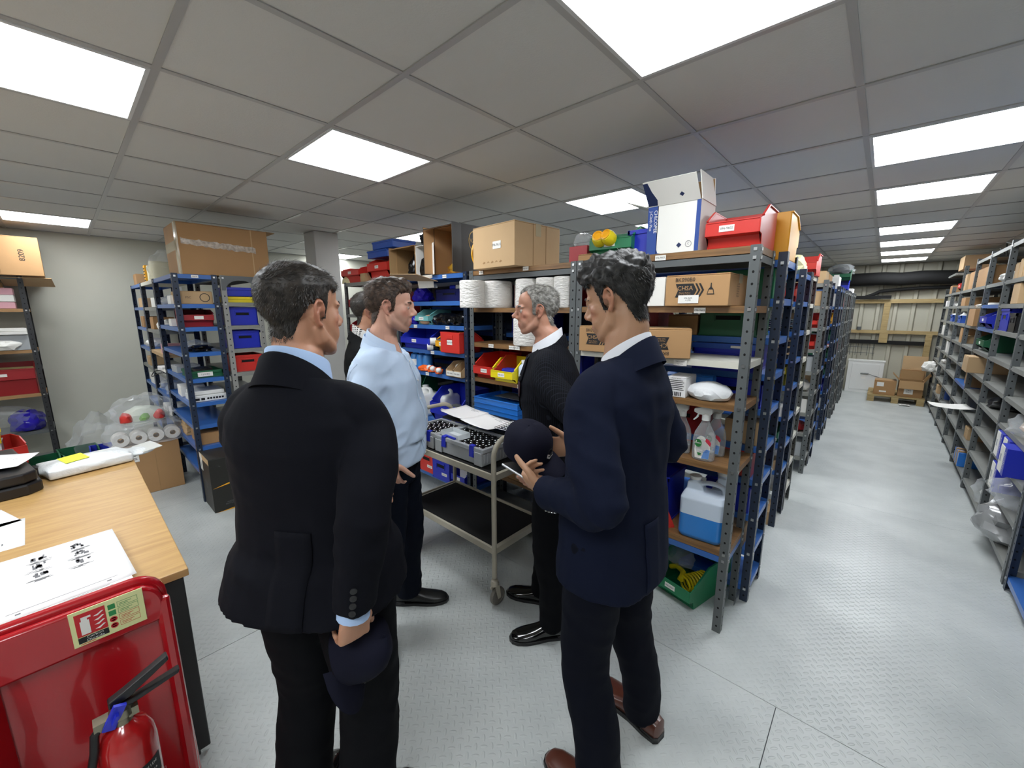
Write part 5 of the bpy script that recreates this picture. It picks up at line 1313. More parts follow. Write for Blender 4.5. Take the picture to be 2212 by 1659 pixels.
# goods, third to sixth rows
rnd = random.Random(12)
PAL = [('red', M_red), ('green', M_dgreen), ('blue', M_bblue), ('tan', M_kraft2), ('white', M_paper), ('amber', M_amber), ('kraft', M_kraft), ('dark red', M_dred), ('grey', M_greyp)]
spec = {0: [(1.61, 'carton', 3), (1.41, 'bin', 0), (1.21, 'bin', 0), (1.0, 'carton', 8), (.80, 'bag', 4), (.60, 'carton', 4), (.40, 'bag', 7), (.16, 'carton', 8)],
        1: [(1.61, 'carton', 4), (1.41, 'bin', 5), (1.21, 'bin', 1), (1.0, 'bin', 1), (.80, 'bin', 1), (.60, 'bin', 2), (.40, 'carton', 8)],
        2: [(1.61, 'bin', 0), (1.41, 'carton', 3), (1.21, 'carton', 4), (1.0, 'bin', 0), (.80, 'carton', 8), (.60, 'carton', 3), (.40, 'carton', 6), (.16, 'carton', 3)],
        3: [(1.61, 'carton', 4), (1.41, 'bin', 7), (1.21, 'carton', 4), (1.0, 'bag', 4), (.80, 'carton', 8), (.60, 'carton', 4), (.40, 'carton', 3)]}
SH = {1.61: 'second', 1.41: 'third', 1.21: 'fourth', 1.0: 'fifth', .80: 'sixth', .60: 'seventh', .40: 'eighth', .16: 'lowest'}
for k, (a, b_, p1, s1, c_, d_, p2, s2) in enumerate(rows):
    rw_ = ('third', 'fourth', 'fifth', 'sixth')[k]
    for z, kd, ci in spec[k]:
        cn, m = PAL[ci]; w = rnd.uniform(.16, .24); h = rnd.uniform(.1, .15)
        r2(kd, f'{cn} {"box" if kd == "carton" else kd} on the {SH[z]} shelf, near face of the {rw_} aisle row', -.44 - w / 2, z, w, h, m, d=.24, y=a + .14)
    for z, kd, ci in spec[(k + 2) % 4][:6]:
        cn, m = PAL[(ci + 4) % 9]; w = rnd.uniform(.16, .24); h = rnd.uniform(.1, .15)
        r2(kd, f'{cn} {"box" if kd == "carton" else kd} on the {SH[z]} shelf, far face of the {rw_} aisle row', -.44 - w / 2, z, w, h, m, d=.24, y=c_ + .15)
r2('carton', 'open tan carton on top of the third aisle row', -.56, 1.811, .26, .11, M_kraft2, y=4.81)
for q, f in enumerate((0, 1)): pass
r2('carton', 'tan carton behind the open one on top of the third aisle row', -.55, 1.811, .24, .1, M_kraft3, y=5.15)
r2('carton', 'white carton on top of the fourth aisle row', -.56, 1.811, .26, .14, M_paper, y=6.2)
r2('bin', 'blue bin under the green bin on top of the fifth aisle row', -.56, 1.811, .28, .16, M_bblue, y=7.55)
gb2 = r2('bin', 'green bin with a white tag stacked on the blue one, fifth aisle row', -.56, 1.98, .3, .14, M_dgreen, y=7.55)
bag('black and clear film bundle sticking up from the green stacked bin', (-.53, 7.55, 2.06), (.15, .1, .09), M_clear, 61, fq=3, inner=M_blackp)
r2('carton', 'cream carton on top of the sixth aisle row', -.5, 1.811, .16, .1, M_paper2, y=8.87)

# ------------------------------------------------------------------ right hand racking
YS = [3.48, 4.40, 5.24, 6.10, 6.93, 7.90, 8.85, 9.75]
ZR = [1.81, 1.62, 1.41, 1.19, .98, .79, .58, .36, .10]
X0, X1 = .70, 1.15
for k in range(7):
    zs = list(ZR)
    sm = [M_grey] * len(zs)
    if k == 1: sm[5] = M_grey
    if k == 2: sm[1] = M_blue; sm[2] = M_blue
    if k == 3: sm[5] = M_blue
    h = 2.13 if k < 6 else 1.9
    if k in (1, 2, 3, 6): zs = [2.10] + zs; sm = [M_grey] + sm
    rack(('nearest', 'second', 'third', 'fourth', 'fifth', 'sixth', 'farthest')[k] + ' bay of the tall grey racks on the right of the aisle', X0, X1, YS[k] + .005, YS[k + 1] - .005, h, zs, M_post, sm, posts=((0, 0), (1, 0)) if k < 6 else ((0, 0), (1, 0), (0, 1), (1, 1)))
rack('navy rack with blue shelves at the right edge of the photo', .70, 1.15, 2.54, 3.45, 1.85, [1.8, 1.4, 1.0, .6, .085], M_postnavy, M_blue, posts=((0, 1), (1, 1), (0, 0), (1, 0)))
for y in YS[:7]:
    pass
RX = .70
def rr_(kind, label, y, z, w, h, m, d=.3, x=None, rz=-EX, **k):
    xv = RX + .012 + d / 2 if x is None else x
    if kind == 'bin': return bin_(label, (xv, y, z + .001), w, d, h, m, rz=rz, txt='', **k)
    if kind == 'bag': return bag(label, (xv, y, z + .001), (d / 2, w / 2, h / 2), m, int(y * 31 + z * 10), fq=3, **k)
    if kind == 'crate': return crate(label, (xv, y, z + .001), w, d, h, m, rz=rz, lab=False, **k)
    return carton(label, (xv, y, z + .001), w, d, h, m, rz=rz, tape=k.pop('tape', False), **k)
rr_('carton', 'kraft box jutting over the third shelf of the tall right racks', 6.32, 1.41, .40, .175, M_kraft, x=.82, tape=True)
bag('white film on top of the jutting kraft box, right racks', (.82, 6.45, 1.588), (.13, .16, .035), M_paper, 33)
rr_('bin', 'large blue bin facing the aisle on the tall right racks', 5.62, 1.41, .34, .18, M_bblue, x=.84, d=.34)
rr_('crate', 'blue tote nearer than the large blue bin, right racks', 5.03, 1.41, .30, .19, M_bblue)
bag('white crumpled film in the blue tote of the right racks', (.84, 4.95, 1.56), (.08, .07, .06), M_paper, 34)
rr_('crate', 'black tote beside the blue tote, right racks', 4.75, 1.41, .2, .14, M_blackp)
rr_('bin', 'dark green bin on the fourth shelf of the right racks', 6.05, 1.19, .42, .17, M_dgreen, x=.86)
rr_('carton', 'battered kraft box on the fifth shelf of the right racks', 5.95, .98, .30, .15, M_kraft2, x=.80, tape=True)
rr_('carton', 'kraft box with emblem on the sixth shelf of the right racks', 6.33, .79, .30, .155, M_kraft, x=.88)
sheet('white card sheet sticking out over the aisle from the right racks', (.62, 5.95, .60), .3, .22, .3, m=M_paper, curl=.02)
rr_('carton', 'upright kraft box on the top shelf, farther left of the tall cartons', 7.75, 1.81, .16, .20, M_kraft2)
rr_('carton', 'tall kraft carton on the top shelf of the right racks', 7.25, 1.81, .34, .2, M_kraft)
rr_('carton', 'broad kraft carton on the top shelf of the right racks', 6.45, 1.81, .70, .19, M_kraft)
rr_('bag', 'white wrapped roll lying on the top shelf of the right racks', 5.55, 1.81, .36, .12, M_paper)
for k in range(3): rr_('carton', ('left', 'middle', 'right')[k] + ' of three pale tubes boxes on the nearest top shelf, right racks', 4.98 - .14 * k, 1.81, .11, .12 + .02 * k, M_kraft2)
rr_('carton', 'tall kraft box at the right edge of the top shelf', 4.35, 1.81, .2, .3, M_kraft2)
rr_('carton', 'narrow tan carton on the second shelf of the right racks', 4.85, 1.62, .22, .15, M_kraft2)
rr_('bag', 'white papers on the second shelf far down the right racks', 8.3, 1.62, .2, .06, M_paper)
rr_('carton', 'low tan box on the second shelf of the far right bays', 7.6, 1.62, .35, .1, M_kraft)
rr_('carton', 'small cream box at the far end of the second shelf', 9.5, 1.62, .14, .09, M_paper2)
rr_('bin', 'red bin high on the far right racks', 8.3, 1.81, .26, .18, M_red)
rr_('carton', 'brown box at the far end of the top shelf', 9.2, 1.81, .3, .12, M_kraft)
rr_('carton', 'kraft carton on the very top of the far right bay', 8.5, 1.935 + .175, .5, .18, M_kraft2)
for k in range(2): rr_('crate', ('farther', 'nearer')[k] + ' small blue crate with white bag on the far third shelf', 8.45 - .8 * k, 1.41, .26, .09, M_rblue)
for k in range(2): rr_('bag', 'white bag in the ' + ('farther', 'nearer')[k] + ' small blue crate', 8.45 - .8 * k, 1.47, .2, .09, M_paper)
rr_('carton', 'tall tan box on the far fourth shelf', 7.25, 1.19, .18, .17, M_kraft3)
for k in range(3): rr_('carton', ('far', 'middle', 'near')[k] + ' small tan pack beside the tall tan box', 7.09 - .05 * k, 1.19, .04, .09, M_kraft2, x=.8, d=.14)
rr_('carton', 'white box at the far end of the fourth shelf', 9.3, 1.19, .2, .14, M_paper)
rr_('carton', 'white upright box on the far fifth shelf', 8.4, .98, .14, .15, M_paper)
rr_('bag', 'white bag on the far sixth shelf of the right racks', 8.7, .79, .22, .1, M_paper)
rr_('bag', 'white paper bag on the far seventh shelf', 9.2, .58, .3, .16, M_paper)
bag('white carrier bag hanging at the far end of the right racks', (.66, 9.45, .55), (.1, .12, .1), M_paper, 38)
lathe_thing('water_bottle', 'blue bottle on the seventh shelf of the far right bays', 'bottle', (.82, 8.0, .37), [(.0, 0), (.07, 0), (.075, .02), (.075, .15), (.05, .19), (.03, .2), (.0, .2)], M_rblue)
rr_('carton', 'tan box beside the blue bottle, right racks', 8.6, .36, .2, .12, M_kraft2)
for k in range(4): rr_('carton', ('first', 'second', 'third', 'fourth')[k] + ' thin tan file on the eighth shelf of the right racks', 5.62 + .05 * k, .36, .035, .11, M_kraft2, x=.82, d=.2)
for k in range(5): rr_('carton', ('first', 'second', 'third', 'fourth', 'fifth')[k] + ' thin blue and tan file on the lowest shelf of the right racks', 5.6 + .055 * k, .10, .04, .13 + .01 * (k % 2), (M_tray, M_kraft2)[k % 2], x=.80, d=.22)
def brand(label, y, z, rz=-EX, x=.84):
    o = carton(label, (x, y, z), .17, .30, .185, M_paper, rz=rz, tape=False)
    MB().box(-.0856, -.085, -.05, .15, 0, .186).box(.085, .0856, -.151, .15, 0, .186).box(.03, .0852, -.151, -.1502, 0, .186).box(-.08, .0852, -.15, .15, .1862, .1867).obj('blue_print', M_bblue, o)
    text('brother', .04, M_paper, o, (.0572, -.1518, .095), rot=(pi / 2, pi / 2, 0))
    MB().box(-.06, -.03, -.151, -.1502, .07, .12).obj('grey_print', M_greyp, o)
    return o
brand('white and blue printed box on the seventh shelf, farthest of three', 4.22, .582)
brand('white and blue printed box on the seventh shelf, middle of three', 4.02, .582)
brand('white and blue printed box on the seventh shelf, nearest of three', 3.80, .582, x=.80)
brand('white and blue printed box alone on the eighth shelf', 4.18, .362)
bag('brown and white film bundle above the printed boxes', (.84, 3.98, .792), (.16, .22, .13), M_clear, 131, fq=3, inner=mat('tan_film', 'c5a58c', .5))
tag(MB().tube([(0, -.2, 0), (0, .2, 0)], .05, 14).obj('film_roll', M_bblue, None, (.95, 4.1, .845), smooth=60), 'blue film roll behind the brown film bundle', 'roll')
bag('clear bag bulging out of the eighth shelf of the right racks', (.83, 4.62, .105), (.14, .2, .17), M_clear, 133, fq=3, inner=M_paper)
bag('large clear bag spilling over the near lowest shelf', (.80, 3.88, .362), (.15, .2, .15), M_clear, 134, fq=3)
bag('grey glossy bag at the bottom of the nearest right bay', (.80, 4.0, .105), (.17, .24, .13), mat('grey_film', '8e8f8f', .15, bump=.4, bscale=15), 135, fq=3)
rr_('bag', 'dark bundle on the fifth shelf of the second right bay', 5.0, .79, .3, .12, M_blackp)
bag('large white and black patterned sack on the topmost near right rack', (.93, 4.75, 2.105), (.18, .2, .13), mat('patterned_sack', 'd8d9dc', .3, var=.95, vscale=14), 137)
tag(MB().tube([(.72, 5.3, 2.1), (.70, 5.5, 2.14), (.74, 5.7, 2.05), (.72, 5.9, 2.13)], .006, 6).obj('loose_cable', M_blackp, None, smooth=60), 'loose black cable over the top of the right racks', 'cable')

# ------------------------------------------------------------------ far end of the aisle
pn = tag(MB().box(-.26, .26, -.06, .06, 0, .60).box(-.27, .27, -.065, .065, .60, .63).box(-.20, .20, -.066, -.06, .06, .56).obj('white_cabinet', M_whitep, None, (-.14, 10.24, .001), bevel=.008), 'white chest like cabinet standing at the end of the aisle', 'cabinet')
MB().box(-.06, .06, -.085, -.066, .36, .385).obj('handle', mat('grey_handle', '7f8281', .4), pn, bevel=.004)
sticker(pn, (-.01, -.067, .30), .06, .05)
MB().tube([(.06, -.08, .37), (.13, -.08, .345), (.22, -.07, .32)], .004, 5).obj('cable', M_post, pn)
pl = thing('pallet', 'wooden pallet carrying cartons at the end of the aisle', 'pallet', (.31, 9.75, 0))
for k in range(5): MB().box(-.36, .36, -.4 + .17 * k, -.4 + .17 * k + .12, .10, .122).obj('plank', M_timber, pl)
for sx in (-.31, 0, .31):
    for sy in (-.35, 0, .34): MB().box(sx - .045, sx + .045, sy - .05, sy + .05, .0, .10).obj('block', M_timber, pl)
c1 = carton('brown carton with two labels at the left of the pallet', (.16, 9.55, .123), .28, .3, .25, M_kraft, lab=(-.06, .18, .09, .07))
sticker(c1, (-.02, -.151, .06), .09, .025)
c2 = open_carton('open brown carton at the right of the pallet', (.48, 9.57, .123), .30, .32, .27, M_kraft, M_kraftin, flaps=((0, 150), (1, 30), (2, 12), (3, 40)), flen=.45)
sticker(c2, (-.02, -.163, .1), .11, .1, 'FIRE\nEXIT', .03); sticker(c2, (.0, -.1625, .22), .24, .03)
carton('brown carton behind the open one against the cladding', (.50, 9.97, .123), .3, .24, .42, M_kraft)
sheet('white printed sheet lying against the pallet edge', (.43, 9.22, .02), .13, .1, .1, m=M_paper, lines=[(0, 0, .08, .03)])
tag(MB().box(-.16, .16, -.02, .02, 0, .4).obj('leaning_board', M_kraft2, None, (.52, 10.2, .35), rot=(radians(-8), 0, 0)), 'pale board leaning at the end wall above the cartons', 'board')
# ------------------------------------------------------------------ people
from mathutils.bvhtree import BVHTree
def attr_skin(name, h, blotch='a8523f', rough=.48):
    """skin: base tone, redder zones and beard shadow come from vertex attributes of the body"""
    m = D.materials.new(name); m.use_nodes = True
    nt = m.node_tree; N = nt.nodes; L = nt.links; b = N['Principled BSDF']
    b.inputs['Roughness'].default_value = rough
    b.inputs['Subsurface Weight'].default_value = .12
    b.inputs['Subsurface Radius'].default_value = (.012, .005, .003)
    c = lin(h); src = None
    prev = None
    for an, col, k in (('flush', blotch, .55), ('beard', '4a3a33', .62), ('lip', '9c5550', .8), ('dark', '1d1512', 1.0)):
        a = N.new('ShaderNodeAttribute'); a.attribute_name = an
        mm = N.new('ShaderNodeMath'); mm.operation = 'MULTIPLY'; mm.inputs[1].default_value = k; L.new(a.outputs['Fac'], mm.inputs[0])
        mx = N.new('ShaderNodeMix'); mx.data_type = 'RGBA'; L.new(mm.outputs[0], mx.inputs['Factor'])
        if prev is None: mx.inputs['A'].default_value = c
        else: L.new(prev, mx.inputs['A'])
        mx.inputs['B'].default_value = lin(col); prev = mx.outputs['Result']
    L.new(prev, b.inputs['Base Color'])
    tc = N.new('ShaderNodeTexCoord'); n = N.new('ShaderNodeTexNoise'); n.inputs['Scale'].default_value = 260; L.new(tc.outputs['Object'], n.inputs['Vector'])
    bp = N.new('ShaderNodeBump'); bp.inputs['Strength'].default_value = .12; bp.inputs['Distance'].default_value = .002; L.new(n.outputs['Fac'], bp.inputs['Height']); L.new(bp.outputs[0], b.inputs['Normal'])
    return m
def fabric(name, h, rough=.85, stripe=None, check=None, sheen=.0, bs=900, var=.12):
    m = mat(name, h, rough, bump=.15, bscale=bs, sheen=sheen, var=var, vscale=9, spec=.12)
    nt = m.node_tree; N = nt.nodes; L = nt.links; b = N['Principled BSDF']
    b.inputs['Sheen Roughness'].default_value = .5
    if stripe or check:
        tc = N.new('ShaderNodeTexCoord'); sp = N.new('ShaderNodeSeparateXYZ'); L.new(tc.outputs['Object'], sp.inputs[0])
        def band(sock, f, th):
            a = N.new('ShaderNodeMath'); a.operation = 'MULTIPLY'; a.inputs[1].default_value = f; L.new(sock, a.inputs[0])
            s_ = N.new('ShaderNodeMath'); s_.operation = 'SINE'; L.new(a.outputs[0], s_.inputs[0])
            g = N.new('ShaderNodeMath'); g.operation = 'GREATER_THAN'; g.inputs[1].default_value = th; L.new(s_.outputs[0], g.inputs[0])
            return g.outputs[0]
        old = b.inputs['Base Color'].links[0].from_socket
        if stripe:
            q = band(sp.outputs[0], 700, .9); q2 = band(sp.outputs[1], 700, .9)
            ad = N.new('ShaderNodeMath'); ad.operation = 'MAXIMUM'; L.new(q, ad.inputs[0]); L.new(q2, ad.inputs[1]); k = .10; col = stripe
        else:
            q = band(sp.outputs[2], 620, .0); q2 = band(sp.outputs[0], 620, .0)
            ad = N.new('ShaderNodeMath'); ad.operation = 'MAXIMUM'; L.new(q, ad.inputs[0]); L.new(q2, ad.inputs[1]); k = .9; col = check
        sc = N.new('ShaderNodeMath'); sc.operation = 'MULTIPLY'; sc.inputs[1].default_value = k; L.new(ad.outputs[0], sc.inputs[0])
        mx = N.new('ShaderNodeMix'); mx.data_type = 'RGBA'; L.new(sc.outputs[0], mx.inputs['Factor']); L.new(old, mx.inputs['A']); mx.inputs['B'].default_value = lin(col)
        L.new(mx.outputs['Result'], b.inputs['Base Color'])
    return m

def catmull(P, n=5):
    P = [Vector(p) for p in P]; out = []
    for i in range(len(P) - 1):
        p0, p1, p2, p3 = P[max(i - 1, 0)], P[i], P[i + 1], P[min(i + 2, len(P) - 1)]
        for k in range(n):
            t = k / n
            out.append(.5 * ((2 * p1) + (p2 - p0) * t + (2 * p0 - 5 * p1 + 4 * p2 - p3) * t * t + (3 * p1 - p0 - 3 * p2 + p3) * t ** 3))
    out.append(P[-1]); return out
def lerp_list(R, n):
    out = []
    for i in range(len(R) - 1):
        for k in range(n):
            t = k / n
            a, c = R[i], R[i + 1]
            out.append(tuple(x + (y - x) * t for x, y in zip(a, c)) if isinstance(a, tuple) else a + (c - a) * t)
    out.append(R[-1]); return out
def limb(b, P, R, n=5, seg=14, up=(1, 0, 0)):
    b.tube(catmull(P, n), lerp_list(R, n), seg, up=up)
def loft(b, S_, seg=24, ex=2.4):
    """S_: (z, half width, half depth, x offset, y offset, drop of the front edge)"""
    rs = []
    for z, hw, hd, ox, oy, *dr in S_:
        r = []; dr = dr[0] if dr else 0
        for i in range(seg):
            a = 2 * pi * i / seg; ca, sa = cos(a), sin(a)
            r.append(Vector((ox + hw * math.copysign(abs(ca) ** (2 / ex), ca), oy + hd * math.copysign(abs(sa) ** (2 / ex), sa), z - dr * (sa + 1) * .5)))
        rs.append(r)
    b.rings(rs)

def head_shapes(b, M, P):
    """skull, face, ears in head space (x right, y forward, z up, origin at the ear canal)"""
    s = M.to_scale()[0]
    Mr = M.to_3x3()
    def E(c, r, rot=None, nu=18, nv=12):
        m3 = Mr @ (Euler(rot).to_matrix() if rot else Matrix.Identity(3))
        b.ell(M @ Vector(c), r, 0, m3, nu, nv)
    jw = P.get('jaw', 1.0); ns = P.get('nose', 1.0)
    E((0, -.014, .042), (.076, .097, .084))
    E((0, .018, .052), (.068, .076, .068))
    E((0, .034, -.018), (.060 * jw, .060, .086))
    E((0, .02, -.05), (.056 * jw, .06, .055))
    E((0, .066, -.096), (.026 * jw, .022, .02))
    E((0, .07, -.07), (.036, .026, .026))
    def T(pts, r, n=10, up=(0, 0, 1)):
        b.tube([M @ Vector(p) for p in pts], [q * s if not isinstance(q, tuple) else (q[0] * s, q[1] * s) for q in r], n, up=up)
    for q in (-1, 1):
        T([(q * .062, -.006, -.03), (q * .056 * jw, .008, -.062), (q * .036 * jw, .045, -.088), (q * .012, .07, -.1)], [.014, .02, .02, .017])
        E((q * .026, .080, .026), (.03, .012, .0095), (0, q * .12, q * -.25))
        E((q * .042, .054, -.014), (.019, .022, .018))
        E((q * .031, .0725, .003), (.0165, .0135, .0125))
        E((q * .026, .058, -.05), (.028, .026, .036))
        # ear: bowl, rim and lobe
        ea = Matrix.Rotation(q * radians(20), 3, 'Z')
        def ep(y, z, x=0): return (q * (.074 + x), -.010 + y, z)
        rim = [ep(.012, -.004, .004), ep(.014, .016, .006), ep(.006, .031, .010), ep(-.010, .033, .015), ep(-.020, .020, .018), ep(-.020, .002, .016), ep(-.012, -.016, .010), ep(-.002, -.028, .006), ep(.008, -.026, .003)]
        T(rim, [.0052, .0052, .0055, .0055, .0058, .0055, .006, .0085, .006], 8)
        T([ep(.0, .014, .006), ep(-.008, .004, .009), ep(-.004, -.010, .007)], [.004, .0045, .004], 8)
        E(ep(-.003, .002, -.004), (.0065, .018, .026), (0, q * .1, 0))
        E(ep(.015, -.004, .0), (.006, .0055, .008))
    E((0, .098, .018), (.012, .014, .02))
    T([(0, .091, .018), (0, .1, .0), (0, .1 + .016 * ns, -.022), (0, .1 + .013 * ns, -.031)], [.0085, .0105, .0135, .010])
    for q in (-1, 1): E((q * .0125, .1, -.03), (.0095, .013, .0085))
    E((0, .0895, -.046), (.014, .011, .014))
    E((0, .0925, -.0595), (.0225, .0095, .0058)); E((0, .090, -.0725), (.02, .0098, .0066))
    E((0, .088, -.066), (.025, .006, .004))
    T([(0, -.016, -.01), (0, -.022, -.05), (0, -.026, -.085)], [(.054, .060), (.056, .062), (.054, .058)], 18, up=(1, 0, 0))

def hand_shapes(b, wrist, f, n, side, curl=(25, 30, 20), spread=.06, thumb=(.6, .5, .3), sc=1.0, curls=None):
    """f fingers, n palm normal, side +1 right hand. Five separate fingers of unequal length, bent at the knuckles"""
    f = Vector(f).normalized(); n = Vector(n); n = (n - f * n.dot(f)).normalized()
    a = f.cross(n) * side                      # towards the thumb
    W_ = Vector(wrist); s = sc
    rs = []
    for d, hw, ht in ((-.02, .026, .02), (0.0, .027, .018), (.03, .037, .0165), (.06, .041, .0145), (.083, .040, .012)):
        c = W_ + f * d * s
        rs.append([c + a * hw * s * math.copysign(abs(cos(t)) ** .8, cos(t)) + n * ht * s * sin(t) for t in [2 * pi * i / 14 for i in range(14)]])
    b.rings(rs)
    for k, (off, L, r) in enumerate(((.030, .074, .0088), (.0105, .083, .009), (-.0105, .077, .0086), (-.030, .061, .0076))):
        cu = curls[k] if curls else curl
        base = W_ + (f * .078 + a * off * 1.0) * s
        d = (f + a * (off / .03) * spread).normalized()
        pts = [base - d * .022 * s, base]; ax = d.cross(n)
        p = base
        for q, (ang, fr) in enumerate(zip(cu, (.44, .31, .25))):
            d = Matrix.Rotation(radians(ang), 3, ax) @ d
            p = p + d * L * fr * s; pts.append(p.copy())
        b.tube(pts, [r * s, r * 1.08 * s, r * s, r * .92 * s, r * .72 * s], 10, up=tuple(n))
        b.ell(pts[-1], (r * .8 * s,) * 3, nu=8, nv=6)
        b.ell(base - n * .003 * s, (r * 1.12 * s,) * 3, nu=8, nv=6)
    tb = W_ + (f * .022 + a * .026) * s
    d = (f * thumb[0] + a * thumb[1] + n * thumb[2]).normalized()
    p1 = tb + d * .038 * s
    d2 = (d * .8 + f * .45 + n * thumb[2] * .3).normalized(); p2 = p1 + d2 * .034 * s
    d3 = (d2 + n * .12).normalized(); p3 = p2 + d3 * .027 * s
    b.tube([tb - d * .01 * s, tb, p1, p2, p3], [.015 * s, .0155 * s, .0118 * s, .0108 * s, .0085 * s], 10)
    b.ell(p3, (.009 * s,) * 3, nu=8, nv=6)
    return p3

def shoe(name, loc, ang, m, parent, s=1.0, boot=False):
    b = MB(); N_ = 16
    st = [(-.082, .018, .045), (-.074, .032, .075 if not boot else .11), (-.04, .037, .085 if not boot else .13), (.005, .038, .085 if not boot else .12), (.045, .039, .074), (.09, .045, .056), (.135, .047, .046), (.17, .041, .04), (.196, .028, .034), (.207, .012, .024)]
    rs = []
    for y, hw, h in st:
        r = []
        for i in range(N_):
            a = 2 * pi * i / N_ ; ca, sa = cos(a), sin(a)
            r.append(Vector((hw * math.copysign(abs(ca) ** .75, ca), y, .012 + (h - .012) * (.5 + .5 * math.copysign(abs(sa) ** (.9 if sa > 0 else .45), sa)))))
        rs.append(r)
    b.rings(rs)
    o = b.obj(name, m, parent, loc, ang, smooth=50)
    o.scale = (s, s, s)
    sl = [(.02, -.084), (.034, -.074), (.04, -.03), (.039, .03), (.049, .1), (.05, .14), (.043, .178), (.028, .203), (.008, .213)]
    MB().prism(sl + [(-x, y) for x, y in sl[::-1]], 0.0, .016, 'z').prism([(.02, -.084), (.034, -.074), (.037, -.02), (-.037, -.02), (-.034, -.074), (-.02, -.084)], .0, .024, 'z').obj('sole', M_blackp, o, bevel=.002)
    return o

def smooth01(x): x = max(0, min(1, x)); return x * x * (3 - 2 * x)
def hairline(p, st):
    """1 inside the hair, 0 on skin; p in head space"""
    x, y, z = p; y0 = y
    if y > .045: zl = st.get('front', .078) - .014 * (abs(x) / .06) ** 2 + st.get('recede', 0) * smooth01((abs(x) - .012) / .03)
    elif y > .020: zl = .03 + (st.get('front', .078) - .03) * ((y - .020) / .025) ** .6
    elif y > .008: zl = -.012 + .0 * y
    elif y > -.026: zl = .026
    else: zl = .026 - (.026 + st.get('nape', .075)) * smooth01((-.026 - y) / .045)
    if .008 < y <= .024 and abs(x) > .05: zl = st.get('burn', -.012)
    return smooth01((z - zl) / .014 + .5)

def make_hair(body, M, st, m):
    """hair grown from the scalp of the body mesh: an offset shell and many short tapered locks"""
    Mi = M.inverted(); s = M.to_scale()[0]
    me = body.data; rnd = random.Random(st.get('seed', 1))
    V = me.vertices; idx = {}; vs = []; fs = []
    def thick(p):
        t = (st['t0'] + (st['t1'] - st['t0']) * smooth01((p[2] - .02) / .075)) * (.35 + .65 * smooth01((p[2] + .07) / .06))
        if st.get('quiff'): t += st['quiff'] * smooth01((p[2] - .07) / .05) * smooth01((p[1] + .03) / .09)
        return t
    hm = {}
    for v in V:
        p = Mi @ v.co
        if p.z < -.11 or abs(p.x) > .1 or abs(p.y) > .16 or p.z > .16: continue
        if abs(p.x) > .078 and -.04 < p.y < .012 and p.z < .036: continue
        h = hairline(p, st)
        if h > .02: hm[v.index] = (h, p)
    off = Vector((st.get('seed', 1) * 5.1, 0, 0))
    for poly in me.polygons:
        if all(i in hm for i in poly.vertices):
            q = []
            for i in poly.vertices:
                if i not in idx:
                    h, p = hm[i]; v = V[i]
                    nz = noise.noise(Vector((p.x * 55, p.y * 40, p.z * 55)) + off) + .5 * noise.noise(Vector((p.x * 130, p.y * 90, p.z * 130)) + off)
                    t = thick(p) * (h * 1.0) * (1 + st.get('rough', .25) * nz) - .0016
                    idx[i] = len(vs); vs.append(v.co + v.normal * t * s)
                q.append(idx[i])
            fs.append(tuple(q))
    b = MB(); b.add(vs, fs)
    # locks
    polys = [p for p in me.polygons if all(i in hm for i in p.vertices)]
    flow = Vector(st.get('flow', (0, -.5, -.6)))
    R3 = M.to_3x3().normalized()
    for k in range(st.get('n', 5000)):
        pl = polys[rnd.randrange(len(polys))]
        i = pl.vertices[rnd.randrange(len(pl.vertices))]
        h, p = hm[i]
        if rnd.random() > h: continue
        nr = V[i].normal
        c = V[i].co + nr * (thick(p) * .55 * h) * s
        fl = flow.copy()
        if p.z > .075: fl = Vector(st.get('topflow', (.1, .5, .1)))
        fl = R3 @ fl
        fl = fl - nr * fl.dot(nr)
        if fl.length < 1e-4: continue
        fl.normalize()
        fl = (fl + Vector((rnd.uniform(-.35, .35), rnd.uniform(-.35, .35), rnd.uniform(-.35, .35)))).normalized()
        L = st.get('len', .012) * rnd.uniform(.6, 1.3) * (1 + st.get('toplen', .6) * smooth01((p.z - .05) / .05)) * s
        w = st.get('w', .0009) * s
        sd = fl.cross(nr).normalized() * w
        tip = c + fl * L + nr * L * st.get('lift', .45) * (.6 + h * .4)
        mid = c + fl * L * .5 + nr * L * st.get('lift', .45) * .75
        b.add([c - sd, c + sd, mid + sd * .8, tip, mid - sd * .8], [(0, 1, 2, 4), (4, 2, 3)])
    return b.obj('hair', m, body, smooth=60)

def drape(name, bvh, grid, off, m, parent, dirv=(0, -1, 0), start=.6):
    """cloth piece laid on the garment: rows of (x, z), projected along dirv"""
    d = Vector(dirv).normalized(); rows = []
    for row in grid:
        r = []
        for x, z in row:
            side = Vector((d.y, -d.x, 0)) * -1
            o = Vector((0, 0, z)) + side * x - d * start
            hit = bvh.ray_cast(o, d, 2.0)
            if hit[0] is None: hit = bvh.find_nearest(Vector((0, 0, z)) + side * x)
            r.append(hit[0] - d * off)
        rows.append(r)
    n = len(rows[0]); b = MB(); vs = [p for r in rows for p in r]
    b.add(vs, [(j * n + i, j * n + i + 1, (j + 1) * n + i + 1, (j + 1) * n + i) for j in range(len(rows) - 1) for i in range(n - 1)])
    o = b.obj(name, m, parent, smooth=50)
    sd = o.modifiers.new('thick', 'SOLIDIFY'); sd.thickness = .0022; sd.offset = -1
    return o
def quadgrid(a, b_, c, d, nu=6, nv=10):
    """a b top left/right, c d bottom left/right"""
    L = []
    for j in range(nv + 1):
        t = j / nv
        l = (a[0] + (c[0] - a[0]) * t, a[1] + (c[1] - a[1]) * t); r = (b_[0] + (d[0] - b_[0]) * t, b_[1] + (d[1] - b_[1]) * t)
        L.append([(l[0] + (r[0] - l[0]) * i / nu, l[1] + (r[1] - l[1]) * i / nu) for i in range(nu + 1)])
    return L

